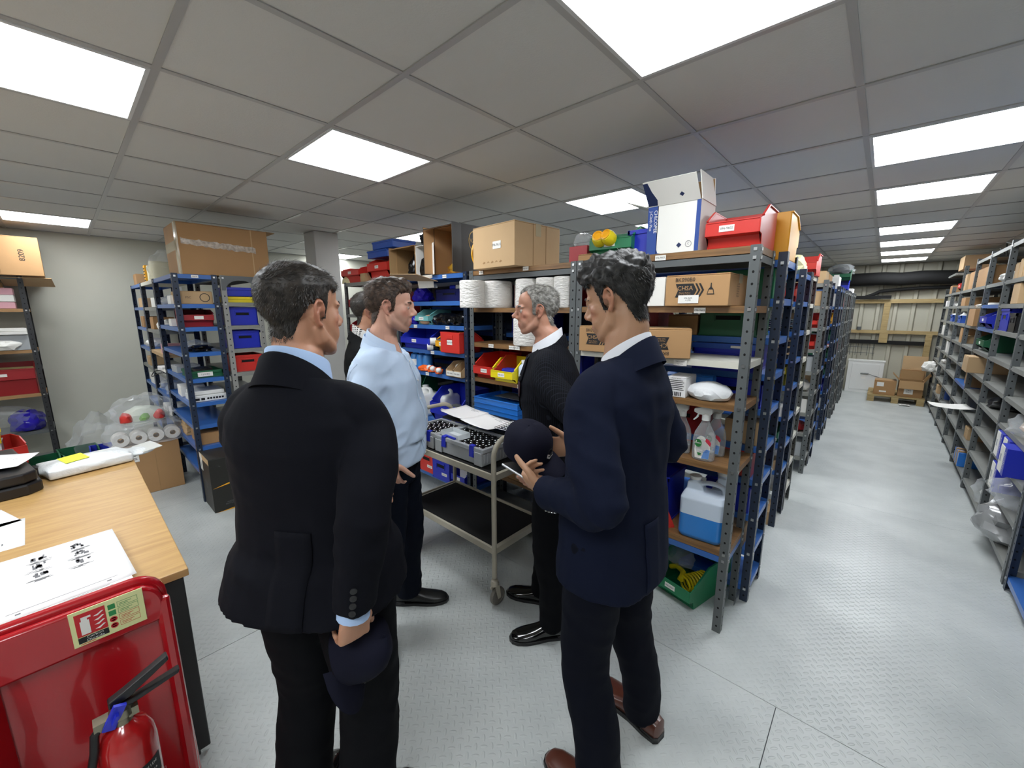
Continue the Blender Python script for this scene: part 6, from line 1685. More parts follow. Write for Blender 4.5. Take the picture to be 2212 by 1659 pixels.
def folds(me, amp, sx, sy, sz, seed, joints=(), fine=0.0):
    o = Vector((seed * 3.3, seed * 1.7, seed * .9))
    N_ = [Vector(n.vector) for n in me.vertex_normals]; out = []
    J = [(Vector(j), rad, ja) for j, rad, ja in joints]
    for v, nr in zip(me.vertices, N_):
        c = v.co.copy()
        n = noise.noise(Vector((c.x * sx + c.z * sx * .25, c.y * sy, c.z * sz)) + o)
        k = amp * .45
        for j, rad, ja in J:
            d = (c - j).length
            if d < rad: k += ja * (1 - d / rad)
        r = .5 - 1.6 * abs(noise.noise(Vector((c.x * sx * 1.2 - c.y * sy + c.z * 4, c.y * sy * 1.2, c.z * sz * 2.4)) - o))
        f = 0.0
        if fine:
            q = Vector((c.x * 11 + c.z * 9, c.y * 11 - c.z * 5, c.z * 13))
            f = fine * (.55 - 2.0 * abs(noise.noise(q + o))) * (.5 + noise.noise(c * 5 - o))
        out += list(c + nr * (k * (n + .8 * r) + f))
    me.vertices.foreach_set('co', out)
    me.update()

def person(P):
    fx, fy = P['face']; rz = atan2(-fx, fy)
    loc = (P['loc'][0], P['loc'][1], 0.0); H = P['H']; hs = P.get('hs', .92)
    lean = Vector(P.get('lean', (0, 0, 0)))           # shoulder offset against the hips
    zs = H - P.get('drop', .325)                      # shoulder joint height
    hy = P.get('heady', 0.0)
    hc = Vector((P.get('headx', 0), lean.y + hy, H - .128 * hs - .012 + 0.0))
    hc.x += lean.x
    M = Matrix.Translation(hc) @ Euler((radians(P.get('pitch', 0)), radians(P.get('roll', 0)), radians(P.get('yaw', 0))), 'XYZ').to_matrix().to_4x4() @ Matrix.Scale(hs, 4)
    A = P['arms']; LG = P['legs']
    hip = H * .53
    # ---- one continuous body
    b = MB()
    head_shapes(b, M, P)
    sh = lambda q: Vector((q * .14, -.004, zs - .055)) + lean
    nu = P.get('nu', .03); ny = lean.y + hy * .45
    b.tube([M @ Vector((0, -.018, -.03)), M @ Vector((0, -.024, -.085)), Vector((lean.x, ny - .022, zs + nu + .055)), Vector((lean.x, ny - .02, zs + nu + .0)), Vector((lean.x, lean.y, zs - .06)), Vector((lean.x, lean.y, zs - .1)), Vector((lean.x * .5, lean.y * .5, hip + .2)), Vector((0, 0, hip - .02))], [.05, (.052, .055), (.058, .058), (.062, .06), (.09, .07), (.11, .075), (.1, .08), (.1, .08)], 16, up=(1, 0, 0))
    for q in (-1, 1):
        e, w = Vector(A[q]['elbow']), Vector(A[q]['wrist'])
        b.tube([Vector((lean.x, lean.y, zs - .07)) + Vector((q * .05, 0, 0)), sh(q), e, w], [.035, .036, .032, .026], 12)
        if 'hand' in A[q]: hand_shapes(b, w + (Vector(A[q]['hand']['f']).normalized()) * .012, side=q, **A[q]['hand'])
        kn, an = Vector(LG[q]['knee']), Vector(LG[q]['ankle'])
        b.tube([Vector((q * .08, 0, hip)), kn, an], [.06, .042, .034], 12)
        b.ell((an.x, an.y, .05), (.034, .06, .04))
    sk = P['skin']
    body = fuse('person', b, P.get('voxel', .0042), sk, 8, None, loc, rz, factor=.5)
    tag(body, P['label'], 'person')
    # tint attributes
    Mi = M.inverted(); me = body.data
    at = {k: me.attributes.new(k, 'FLOAT', 'POINT') for k in ('flush', 'beard', 'lip', 'dark')}
    n = len(me.vertices); va = {k: [0.0] * n for k in at}
    for v in me.vertices:
        p = Mi @ v.co
        if p.z < -.24:
            continue
        x, y, z = p; ax = abs(x)
        if y > .08 and -.081 < z < -.053 and ax < .026: va['lip'][v.index] = smooth01(1 - max(abs(z + .0665) / .013 - .25, (ax / .026) ** 2 - .3))
        va['flush'][v.index] = max(smooth01(1 - ((ax - .045) ** 2 + (y - .07) ** 2 + (z + .02) ** 2) / .0011), smooth01(1 - (x * x + (y - .115) ** 2 + (z + .03) ** 2) / .0005), .9 * (1 if ax > .078 and -.05 < y < .01 else 0)) * .7
        if P.get('beard'):
            k = smooth01((-.038 - z) / .03 + .3) * smooth01((y - .0) / .03) * (0 if z < -.14 else 1)
            if ax > .03: k = smooth01((-.02 - z - (ax - .03) * -.2) / .03) * smooth01((y + .005) / .02) * (0 if z < -.13 else 1)
            va['beard'][v.index] = P['beard'] * k * (1 - va['lip'][v.index])
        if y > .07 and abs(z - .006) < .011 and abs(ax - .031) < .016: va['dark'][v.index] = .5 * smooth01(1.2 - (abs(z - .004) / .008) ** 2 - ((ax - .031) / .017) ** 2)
        if ax > .07 and -.03 < y < .012 and ((y + .002) / .007) ** 2 + ((z + .002) / .011) ** 2 < 1: va['dark'][v.index] = .45
    for k in at: at[k].data.foreach_set('value', va[k])
    # eyes, brows
    for q in (-1, 1):
        e = MB(); e.ell((0, 0, 0), (.0125, .0125, .0125), 0, None, 16, 10)
        eo = e.obj('eye', mat('eye_white', 'b9aea6', .25), body, M @ Vector((q * .031, .0725, .0035)), smooth=60)
        d = (M.to_3x3() @ Vector((q * .05 + P.get('gaze', 0), 1, -.12))).normalized()
        MB().ell(d * .0078, (.0058, .0058, .0058), 0, None, 12, 8).obj('iris', mat('iris_dark', '2a1d15', .15), eo, smooth=60)
        br = MB(); pts = [M @ Vector(p) for p in ((q * .012, .097, .024), (q * .028, .0955, .031), (q * .044, .083, .028), (q * .052, .071, .021))]
        br.tube(pts, [(.0018 * hs, .0035 * hs), (.0022 * hs, .0042 * hs), (.0018 * hs, .0034 * hs), (.001, .0016)], 8)
        br.obj('eyebrow', P['hairmat'], body, smooth=50)
    make_hair(body, M, P['hair'], P['hairmat'])
    # ---- trousers
    w = P.get('girth', 1.0)
    b = MB()
    loft(b, [(hip - .10, .155 * w, .115 * w, 0, 0), (hip, .172 * w, .125 * w, 0, -.01), (hip + .08, .165 * w, .12 * w, 0, 0), (hip + .15, .155 * w, .115 * w, 0, 0)])
    jt = []
    for q in (-1, 1):
        kn, an = Vector(LG[q]['knee']), Vector(LG[q]['ankle'])
        top = Vector((q * .085, 0, hip + .02)); tw = P.get('leg', 1.0)
        up = LG[q].get('fwd', (0, 1, 0))
        cuff = Vector((an.x, an.y, LG[q].get('cuff', .075)))
        mid = kn + (an - kn) * .55 + Vector((0, -.012, 0))
        b.tube(catmull([top, top + (kn - top) * .45, kn, mid, cuff], 5), lerp_list([(.092 * tw * w, .105 * tw * w), (.086 * tw, .094 * tw), (.070 * tw, .076 * tw), (.066 * tw, .076 * tw), (.062 * tw, .082 * tw)], 5), 18, up=(1, 0, 0))
        jt += [(tuple(kn), .16, .006), ((an.x, an.y, .13), .13, .009)]
    tr_ = fuse('trousers', b, .009, P['trousers'], 3, body, func=lambda me: folds(me, .010, 7, 7, 5, P['seed'], jt, .003))
    for q in (-1, 1):
        an = LG[q]['ankle']
        shoe('shoe', (an[0], an[1] - .0, .0), radians(LG[q].get('toe', 0)), P['shoes'], body, P.get('shoe', 1.0), P.get('boot', False))
    # ---- jacket or shirt
    b = MB(); tw = P.get('torso', 1.0); dp = P.get('depth', 1.0); hem = P['hem']
    def sec(z, hw, hd, oy=0.0, dr=0.0):
        t = (z - hip) / (zs - hip); t = max(0, min(1.15, t))
        return (z, hw * tw, hd * dp, lean.x * t, lean.y * t + oy, dr)
    fl = P.get('flare', 1.0)
    S_ = [sec(hem, .205 * fl, .15 * fl, P.get('hemy', -.005)), sec(hem + .1, .205 * (fl + 1) / 2, .148 * (fl + 1) / 2, -.005), sec(hip + .10, .198, .142 + P.get('belly', 0) * .8, P.get('belly', 0) * .6), sec(hip + .20, .190, .135 + P.get('belly', 0), P.get('belly', 0) * .8), sec(zs - .19, .196, .138, .0), sec(zs - .10, .198, .136, -.006), sec(zs - .045, .188, .118, -.014), sec(zs - .0, .158, .10, -.016), sec(zs + .02 + nu * .4, .118, .088, -.018 + hy * .2, .03), sec(zs + .04 + nu * .75, .084, .078, -.02 + hy * .4, .06), sec(zs + .042 + nu, .067, .065, -.02 + hy * .45, .085)]
    loft(b, S_, 28)
    jt = []
    for q in (-1, 1):
        e, wv = Vector(A[q]['elbow']), Vector(A[q]['wrist']); s0 = sh(q) + Vector((q * -.004, -.004, -.028))
        sw = P.get('sleeve', 1.0); cuff = wv + (e - wv).normalized() * P.get('cuffback', .0)
        m1 = s0 + (e - s0) * .5 + Vector((q * .012, -.006, 0)); m2 = e + (cuff - e) * .5
        sa = Vector((q * .075, -.006, zs + .0)) + lean; s0 = Vector((q * .138, -.006, zs - .022)) + lean; m0 = Vector((q * .172, -.006, zs - .085)) + lean
        m1 = m0 + (e - m0) * .5 + Vector((q * .008, -.004, 0))
        R_ = [(.048, .05), (.056 * sw, .064 * sw), (.062 * sw, .070 * sw), (.061 * sw, .067 * sw), (.057 * sw, .061 * sw), (.051 * sw, .054 * sw), (.045 * sw, .048 * sw)]
        b.tube(catmull([sa, s0, m0, m1, e, m2, cuff], 5), lerp_list(R_, 5), 16, up=(0, 1, 0))
        jt += [(tuple(e), .15, P.get('elbowfold', .010)), (tuple(s0 - Vector((0, 0, .12))), .14, .005)]
    jk = fuse(P['top'], b, .0078, P['cloth'], 3, body, func=lambda me: folds(me, P.get('fold', .008), 6, 6, 5, P['seed'] + 3, jt, P.get('fine', .004)))
    bvh = BVHTree.FromPolygons([v.co for v in jk.data.vertices], [tuple(p.vertices) for p in jk.data.polygons])
    nb = Vector((lean.x, ny, 0))
    def collar(name, m, z0, z1, r0, r1, th, gap, tilt=.25, y=-.02, parent=body):
        """stand and fall round the neck, open at the front"""
        n = 28; rs = []; z0 += nu - .012; z1 += nu - .012
        for i in range(n + 1):
            a = radians(90 + gap + (360 - 2 * gap) * i / n); ca, sa = cos(a), sin(a)
            dz = -tilt * (sa + 1) * .05
            ring = []
            for r, z in ((r0, z0), (r0 + th, z0 - .002), (r1 + th, z1 - .004), (r1 + th * .5, z1), (r1, z1 - .003)):
                ring.append(Vector((nb.x + r * 1.04 * ca, nb.y + y + r * .98 * sa, z + dz)))
            rs.append(ring)
        b = MB(); b.rings(rs)
        return b.obj(name, m, parent, smooth=50)
    P['extra'](body, jk, bvh, collar, zs, M, dict(nu=nu))
    return body

SK1 = attr_skin('skin_tan', 'b8866a'); SK2 = attr_skin('skin_fair', 'cf9f8a'); SK3 = attr_skin('skin_ruddy', 'bd8a72'); SK4 = attr_skin('skin_olive', 'b58a6c')
def hairm(name, h, h2, rough=.5):
    m = mat(name, h, rough, spec=.4, var=.0)
    nt = m.node_tree; N = nt.nodes; L = nt.links; b = N['Principled BSDF']
    tc = N.new('ShaderNodeTexCoord'); n = N.new('ShaderNodeTexNoise'); n.inputs['Scale'].default_value = 70; n.inputs['Detail'].default_value = 4
    L.new(tc.outputs['Object'], n.inputs['Vector']); r = N.new('ShaderNodeValToRGB'); r.color_ramp.elements[0].color = lin(h); r.color_ramp.elements[1].color = lin(h2)
    r.color_ramp.elements[0].position = .4; r.color_ramp.elements[1].position = .66
    L.new(n.outputs['Fac'], r.inputs[0]); L.new(r.outputs[0], b.inputs['Base Color'])
    return m
H1, H2, H3, H4 = hairm('hair_dark_brown', '1c1814', '342d27'), hairm('hair_brown', '33261e', '5d4a3d'), hairm('hair_grey', '6a6762', 'b3b0aa'), hairm('hair_black', '100f0f', '2a2826')
F_suit1 = fabric('suit_navy_black', '0d0e15'); F_suit3 = fabric('suit_pinstripe', '0c0d12', stripe='5a5f70'); F_suit4 = fabric('suit_navy', '11172a'); F_suit5 = fabric('suit_black', '0b0c0d')
F_tr1 = fabric('trouser_black', '090a0e'); F_jean = fabric('dark_denim', '0c111d', var=.25); F_tr4 = fabric('trouser_navy', '0b0e19')
F_shirt = fabric('shirt_pale_blue', 'b9cbe2', .8, sheen=.1, bs=1200, var=.05); F_shw = fabric('shirt_white', 'e6e8ee', .75, sheen=.1, var=.02); F_shb = fabric('shirt_light_blue', 'a9c2e6', .75, sheen=.1, var=.03)
F_check = fabric('shirt_check', '2a2a2e', .8, check='d8d6d2')
F_tiem = fabric('tie_maroon', '3a242c', .6); F_tiep = fabric('tie_coral', 'd98a7a', .6)
F_cap = fabric('cap_navy', '141523', .8)
L_black = mat('shoe_black_polish', '0b0b0c', .12, coat=.8); L_boot = mat('boot_black', '121213', .38, bump=.1, bscale=60); L_brown = mat('shoe_brown', '5a3024', .3, coat=.3, var=.15)

def flap_patch(body, bvh, m, x0, x1, z0, z1, dirv, name='vent_flap', off=.004):
    return drape(name, bvh, quadgrid((x0, z1), (x1, z1), (x0, z0), (x1, z0), 5, 12), off, m, body, dirv)
def cuff_ring(body, w, e, m, r=.036, L=.02, name='shirt_cuff'):
    w, e = Vector(w), Vector(e); d = (w - e).normalized()
    return MB().tube([w - d * .02, w + d * L * .6, w + d * L], [r * .95, r, r], 16).obj(name, m, body, smooth=50)
def buttons(body, bvh_pts, m, d=.006, name='button'):
    for p, n in bvh_pts:
        q = Vector((0, 0, 1)).rotation_difference(Vector(n)).to_euler()
        MB().lathe([(.0, 0), (d, 0), (d, .002), (d * .6, .003), (.0, .0025)], 12).obj(name, m, body, p, rot=q, smooth=40)

# P1: nearest man, back to the camera
def ex1(body, jk, bvh, collar, zs, M, L):
    collar('shirt_collar', F_shb, zs + .03, zs + .092, .069, .064, .004, 22, .65)
    collar('jacket_collar', F_suit1, zs + .03, zs + .080, .088, .072, .010, 48, 1.35)
    collar('collar_fall', F_suit1, zs + .012, zs + .055, .104, .086, .004, 60, 1.3)
    flap_patch(body, bvh, F_suit1, -.085, .002, .87, 1.08, (0, 1, 0))
    a = P1['arms'][1]
    cuff_ring(body, a['wrist'], a['elbow'], F_shb)
    w, e = Vector(a['wrist']), Vector(a['elbow']); d = (w - e).normalized()
    pts = []
    for k in range(4):
        o = w - d * (.02 + .018 * k) + Vector((.02, -.3, 0)); h = bvh.ray_cast(o, Vector((0, 1, 0)))
        if h[0] is not None: pts.append((h[0] + h[1] * .0005, h[1]))
    buttons(body, pts, M_ink, .0075)
    MB().lathe([(.0098, -.004), (.0112, -.004), (.0112, .004), (.0098, .004), (.0098, -.004)], 18).ell((0.0, -.012, 0), (.006, .004, .006), nu=10, nv=6).obj('signet_ring', mat('ring_gold', 'b09a5e', .3, 1.0), body, P1['ring'], rot=(radians(20), radians(60), 0), smooth=40)
P1 = dict(nu=.055, loc=(-1.045, .385), face=(-.52, .855), H=1.70, hs=.93, label='man with short dark hair and navy suit, back to the camera, cap in right hand', skin=SK1, hairmat=H1, seed=1,
    hair=dict(t0=.004, t1=.010, n=6000, len=.008, w=.0007, rough=.3, flow=(0, -.3, -.8), topflow=(.3, .5, 0), lift=.5, front=.07, nape=.068, seed=1),
    yaw=-16, pitch=0, jaw=1.04, torso=.98, depth=1.02, girth=1.0, hem=.865, flare=1.17, hemy=-.02, top='suit_jacket', cloth=F_suit1, trousers=F_tr1, shoes=L_black, beard=.25, drop=.335, heady=.015,
    arms={1: dict(elbow=(.22, -.13, 1.15), wrist=(.195, -.155, .925), hand=dict(f=(-.15, .12, -1), n=(-.75, .5, -.1), curls=((35, 40, 25), (42, 45, 30), (50, 50, 30), (55, 50, 30)), thumb=(.75, .45, .35), sc=.95)),
          -1: dict(elbow=(-.21, .10, 1.13), wrist=(-.06, .24, 1.02), hand=dict(f=(.8, .3, -.3), n=(0, -1, 0)))},
    legs={1: dict(knee=(.10, .02, .48), ankle=(.11, -.03, .09), toe=-8), -1: dict(knee=(-.10, .02, .48), ankle=(-.11, -.02, .09), toe=8)}, leg=1.08, extra=ex1, ring=(.165, -.125, .835))
person(P1)

# P2: man in the pale blue shirt
def ex2(body, jk, bvh, collar, zs, M, L):
    collar('shirt_collar', F_shirt, zs + .03, zs + .085, .082, .066, .004, 30, .75)
    collar('collar_fall', F_shirt, zs + .012, zs + .062, .098, .082, .004, 38, .9)
    drape('shirt_placket', bvh, quadgrid((-.016, zs + .02), (.016, zs + .02), (-.016, .90), (.016, .90), 4, 26), .003, F_shirt, body)
    pts = []
    for k in range(6):
        h = bvh.ray_cast(Vector((0, .7, zs - .03 - .085 * k)), Vector((0, -1, 0)))
        if h[0] is not None: pts.append((h[0] + h[1] * .0035, h[1]))
    buttons(body, pts, M_whitep, .0055)
    a = P2['arms'][1]
    w, e = Vector(a['wrist']), Vector(a['elbow']); d = (w - e).normalized()
    b = MB(); c = w - d * .03
    b.tube([c - d * .05, c - d * .045, c + d * .01, c + d * .016, c + d * .005], [.052, .060, .058, .053, .047], 18)
    fuse('rolled_cuff', b, .006, F_shirt, 2, body, func=lambda me: folds(me, .012, 16, 16, 16, 5))
    MB().tube([(.178 * cos(t), .13 * sin(t) - .005, 1.005) for t in [2 * pi * i / 28 for i in range(28)]], (.012), 8, closed=True).obj('belt', M_blackp, body, smooth=50)
    drape('shoulder_yoke', bvh, quadgrid((-.17, zs - .02), (.17, zs - .02), (-.17, zs - .085), (.17, zs - .085), 12, 4), .0018, F_shirt, body, (0, 1, 0))
P2 = dict(nu=.045, loc=(-1.625, .955), face=(.74, .67), H=1.715, hs=.915, label='man with brown hair and pale blue shirt, thumb in his jeans pocket', skin=SK2, hairmat=H2, seed=2,
    hair=dict(t0=.007, t1=.017, n=6500, len=.02, w=.0008, rough=.45, flow=(0, -.8, -.5), topflow=(.1, -.9, .1), lift=.28, front=.074, recede=.01, nape=.07, quiff=.012, seed=2),
    yaw=14, pitch=-3, jaw=1.06, torso=1.04, depth=1.03, belly=.012, girth=1.04, hem=.905, flare=1.0, top='shirt', cloth=F_shirt, trousers=F_jean, shoes=L_boot, boot=True, beard=.6, drop=.335, heady=.03, fold=.018, elbowfold=.022, fine=.010, sleeve=.98, cuffback=.06,
    arms={1: dict(elbow=(.262, -.075, 1.14), wrist=(.245, .05, .985), hand=dict(f=(-.08, .2, -.95), n=(-.95, .1, -.1), curls=((22, 30, 20), (28, 34, 22), (34, 38, 22), (38, 38, 22)), thumb=(.55, .75, .1), sc=.97)),
          -1: dict(elbow=(-.27, -.03, 1.13), wrist=(-.25, .0, .95), hand=dict(f=(.1, .3, -.9), n=(.8, -.3, 0)))},
    legs={1: dict(knee=(.10, -.01, .48), ankle=(.10, -.07, .09), toe=-62), -1: dict(knee=(-.13, .03, .48), ankle=(-.17, .0, .09), toe=4)}, leg=1.05, extra=ex2)
person(P2)

# P3: grey haired man in the pinstripe suit
def lapels(body, bvh, m, zs, zb, w=.085, sides=(-1, 1)):
    for q in sides:
        drape('lapel', bvh, quadgrid((q * .045, zs + .06), (q * .075, zs + .045), (q * .004, zb), (q * .012, zb), 5, 12) if False else
              [[(q * (u0 + (u1 - u0) * i / 5), z) for i in range(6)] for u0, u1, z in ((.05, .075, zs + .04), (.047, .088, zs), (.043, .105, zs - .05), (.040, .118, zs - .09), (.036, .102, zs - .105), (.03, .088, zs - .15), (.02, .06, zs - .22), (.006, .02, zb))], .006, m, body)
def ex3(body, jk, bvh, collar, zs, M, L):
    collar('shirt_collar', F_shw, zs + .03, zs + .098, .072, .063, .004, 16, .8)
    collar('jacket_collar', F_suit3, zs + .02, zs + .07, .092, .074, .009, 46, 1.5)
    drape('shirt_front', bvh, [[(x * k, z) for x in (-1, -.6, -.2, .2, .6, 1)] for k, z in ((.05, zs + .05), (.05, zs), (.045, zs - .06), (.035, zs - .14), (.01, zs - .23))], .003, F_shw, body)
    drape('tie', bvh, [[(x * k, z) for x in (-1, -.4, .4, 1)] for k, z in ((.014, zs + .045), (.02, zs + .03), (.015, zs + .008), (.02, zs - .05), (.027, zs - .14), (.03, zs - .23))], .008, F_tiem, body)
    lapels(body, bvh, F_suit3, zs, zs - .25)
    drape('pocket_square', bvh, [[(-.095 - .02 * u, z) for u in (-1, -.3, .4, 1)] for z in (zs - .10, zs - .13, zs - .165)], .008, F_tiem, body)
    h = bvh.ray_cast(Vector((-.09, .7, zs - .075)), Vector((0, -1, 0)))
    if h[0] is not None: buttons(body, [(h[0] + Vector((0, .009, 0)), (0, 1, 0))], M_steel, .006, 'lapel_pin')
    drape('front_edge', bvh, quadgrid((-.01, zs - .25), (.014, zs - .25), (-.05, .84), (.0, .84), 3, 12), .004, F_suit3, body)
P3 = dict(nu=.05, loc=(-1.075, 1.5), face=(-.82, -.56), H=1.695, hs=.88, label='older man with grey hair and dark pinstripe suit facing left', skin=SK3, hairmat=H3, seed=3,
    hair=dict(t0=.005, t1=.010, n=9000, len=.018, w=.0009, rough=.3, flow=(0, -.7, -.5), topflow=(0, -.9, 0), lift=.15, front=.09, recede=.022, nape=.07, seed=3),
    yaw=5, pitch=-2, nose=1.35, jaw=.98, torso=1.0, depth=1.02, hem=.80, flare=1.06, top='suit_jacket', cloth=F_suit3, trousers=F_tr1, shoes=L_black, beard=.15, drop=.33, lean=(0, .05, 0), heady=.05, fold=.009, elbowfold=.016,
    arms={-1: dict(elbow=(-.275, -.12, 1.12), wrist=(-.20, .06, .90), hand=dict(f=(.2, .6, -.6), n=(1, 0, 0))), 1: dict(elbow=(.27, -.08, 1.12), wrist=(.18, .12, .92), hand=dict(f=(-.2, .6, -.6), n=(-1, 0, 0)))},
    legs={-1: dict(knee=(-.10, .03, .48), ankle=(-.10, .0, .09), toe=16), 1: dict(knee=(.12, .05, .48), ankle=(.13, .06, .09), toe=-12)}, leg=1.05, extra=ex3)
person(P3)

# P4: young man with the cap
def ex4(body, jk, bvh, collar, zs, M, L):
    collar('shirt_collar', F_shw, zs + .032, zs + .082, .072, .063, .004, 16, .85)
    collar('jacket_collar', F_suit4, zs + .022, zs + .072, .092, .074, .010, 44, 1.45)
    collar('collar_fall', F_suit4, zs + .008, zs + .048, .108, .088, .004, 58, 1.4)
    drape('shirt_front', bvh, [[(x * k, z) for x in (-1, -.6, -.2, .2, .6, 1)] for k, z in ((.05, zs + .05), (.05, zs), (.045, zs - .06), (.03, zs - .15), (.01, zs - .24))], .003, F_shw, body)
    drape('tie', bvh, [[(x * k, z) for x in (-1, -.4, .4, 1)] for k, z in ((.014, zs + .045), (.02, zs + .03), (.015, zs + .008), (.022, zs - .06), (.03, zs - .16), (.032, zs - .25))], .009, F_tiep, body)
    lapels(body, bvh, F_suit4, zs, zs - .26)
    flap_patch(body, bvh, F_suit4, -.002, .07, .785, 1.0, (0, 1, 0))
    a = P4['arms'][-1]; w, e = Vector(a['wrist']), Vector(a['elbow']); d = (w - e).normalized()
    pts = []
    for k in range(4):
        h = bvh.ray_cast(w - d * (.03 + .016 * k) + Vector((-.05, 0, -.3)), Vector((.12, 0, 1)).normalized())
        if h[0] is not None: pts.append((h[0] + h[1] * .0005, h[1]))
    buttons(body, pts, M_steel, .005)
    cuff_ring(body, a['wrist'], a['elbow'], F_shw, .032, .006)
P4 = dict(nu=.055, loc=(-.542, 1.066), face=(-1.0, .02), H=1.73, hs=.915, label='young man with thick black hair and navy suit holding a cap before him', skin=SK4, hairmat=H4, seed=4,
    hair=dict(t0=.009, t1=.026, n=9000, len=.013, w=.0010, rough=.45, flow=(0, -.4, -.9), topflow=(.3, .7, .1), lift=.2, front=.072, nape=.07, burn=-.02, quiff=.02, toplen=.7, seed=4),
    yaw=2, pitch=-14, jaw=.94, torso=.93, depth=.94, hem=.785, flare=1.05, top='suit_jacket', cloth=F_suit4, trousers=F_tr4, shoes=L_brown, shoe=1.04, drop=.335, heady=.02, fold=.009, elbowfold=.014,
    arms={-1: dict(elbow=(-.245, -.09, 1.11), wrist=(-.165, .14, 1.045), hand=dict(f=(.2, .95, .05), n=(.85, .1, .5), curls=((50, 50, 25), (55, 52, 28), (58, 54, 30), (60, 55, 30)), thumb=(.45, .8, .05), sc=.97)),
          1: dict(elbow=(.25, -.04, 1.13), wrist=(.12, .23, 1.085), hand=dict(f=(-.75, .6, .1), n=(-.85, -.3, .1), curls=((18, 25, 15), (24, 30, 20), (30, 30, 20), (34, 30, 20)), thumb=(.6, .6, .2), sc=.95))},
    legs={-1: dict(knee=(-.10, .02, .49), ankle=(-.115, -.06, .09), toe=-2), 1: dict(knee=(.15, .0, .49), ankle=(.24, -.03, .09), toe=-10)}, leg=1.03, extra=ex4)
person(P4)

# P5: man hidden behind the shirted man
def ex5(body, jk, bvh, collar, zs, M, L):
    collar('shirt_collar', F_check, zs + .03, zs + .098, .074, .066, .005, 20, .8)
    collar('jacket_collar', F_suit5, zs + .015, zs + .06, .096, .078, .010, 46, 1.4)
P5 = dict(nu=.05, loc=(-2.235, 1.20), face=(.45, .9), H=1.69, hs=.92, label='man in black jacket and checked collar, mostly hidden behind the blue shirt', skin=SK1, hairmat=H1, seed=5, voxel=.006,
    hair=dict(t0=.005, t1=.011, n=3000, len=.009, w=.0008, rough=.3, lift=.4, front=.072, nape=.08, seed=5),
    yaw=0, hem=.80, top='suit_jacket', cloth=F_suit5, trousers=F_tr1, shoes=L_black, drop=.33, heady=.02,
    arms={-1: dict(elbow=(-.27, -.03, 1.12), wrist=(-.24, .08, .88), hand=dict(f=(0, .1, -1), n=(1, 0, 0))), 1: dict(elbow=(.25, -.03, 1.12), wrist=(.2, .1, .88), hand=dict(f=(0, .1, -1), n=(-1, 0, 0)))},
    legs={-1: dict(knee=(-.09, .02, .48), ankle=(-.1, 0, .09), toe=6), 1: dict(knee=(.09, .02, .48), ankle=(.1, 0, .09), toe=-6)}, extra=ex5)
person(P5)

# ------------------------------------------------------------------ caps and phone
def cap(label, loc, rot, s=1.0):
    """six panel cap: crown opens along -z, brim along +y"""
    b = MB(); n = 36; rs = []
    prof = [(.093, -.0), (.094, .03), (.091, .06), (.080, .09), (.058, .112), (.03, .122), (.004, .124)]
    for r, z in prof:
        rs.append([Vector((r * .9 * cos(a) * (1 - .012 * (abs(math.sin(3 * a)) < .12)), r * 1.06 * sin(a) * (1 - .012 * (abs(math.sin(3 * a)) < .12)), z + (.012 * max(0, sin(a)) * (z > .03)))) for a in [2 * pi * i / n for i in range(n)]])
    inner = [[p * .965 + Vector((0, 0, -.001)) for p in r] for r in rs[::-1]]
    b.rings(rs + inner, cap=False)
    o = b.obj('baseball_cap', F_cap, None, loc, smooth=40, rot=rot)
    tag(o, label, 'cap'); o.scale = (s, s, s)
    bv = []; m1, n1 = 16, 6
    for side in (0, 1):
        for j in range(n1 + 1):
            for i in range(m1 + 1):
                a = radians(20 + 140 * i / m1); t = j / n1
                x, y = .086 * cos(a), .094 * sin(a)
                L = .078 * sin(pi * i / m1) ** .55
                bv.append((x * (1 + .03 * t), y + L * t, .004 - .0028 * side - .9 * x * x * (1 + 2.2 * t) - .03 * t * t * .4))
    k = (m1 + 1) * (n1 + 1); fs = []
    for j in range(n1):
        for i in range(m1):
            q = j * (m1 + 1) + i
            fs += [(q, q + 1, q + m1 + 2, q + m1 + 1), (k + q + m1 + 1, k + q + m1 + 2, k + q + 1, k + q)]
    MB().add(bv, fs).obj('brim', F_cap, o, smooth=60)
    MB().lathe([(.0, .0), (.007, .0), (.006, .004), (.0, .005)], 12).obj('top_button', F_cap, o, (0, 0, .124), smooth=40)
    MB().tube([(.0835 * cos(a), .0985 * sin(a), .01) for a in [radians(200 + 140 * i / 12) for i in range(13)]], [(.0018, .010)] * 13, 6, up=(0, 0, 1)).obj('back_strap', F_cap, o, smooth=40)
    # stitched emblem on the front panel
    e = MB(); pts = [(-.026, .026), (.026, .026), (.02, .006), (.012, .0), (.018, -.014), (.004, -.026), (-.008, -.02), (-.022, -.024), (-.018, -.004)]
    f = lambda u, v: Vector((u, 1.06 * sqrt(max(0, .0935 ** 2 - (u / .9) ** 2)) * (1 - max(0, (v + .02)) * 2.2) + .003, .05 + v))
    e.add([f(u, v) for u, v in pts], [tuple(range(len(pts)))[::-1]])
    e.obj('emblem', M_paper, o)
    g = MB()
    g.tube([f(.011 * cos(t) - .002, .011 * sin(t) + .004) + Vector((0, .0012, 0)) for t in [2 * pi * i / 16 for i in range(14)]], .0022, 6)
    g.tube([f(-.02 + .006 * i, -.014 + .004 * (i % 2)) + Vector((0, .001, 0)) for i in range(6)], .0018, 6)
    g.obj('emblem_lines', M_ink, o)
    return o
def axes(y, z):
    y = Vector(y).normalized(); z = Vector(z); z = (z - y * z.dot(y)).normalized(); x = y.cross(z)
    return Matrix((x, y, z)).transposed().to_euler()
CAP1 = cap('navy baseball cap with white emblem hanging from the right hand of the near man', (-.905, .38, .735), axes((.50, -.12, -.80), (.50, .42, .45)), .84)
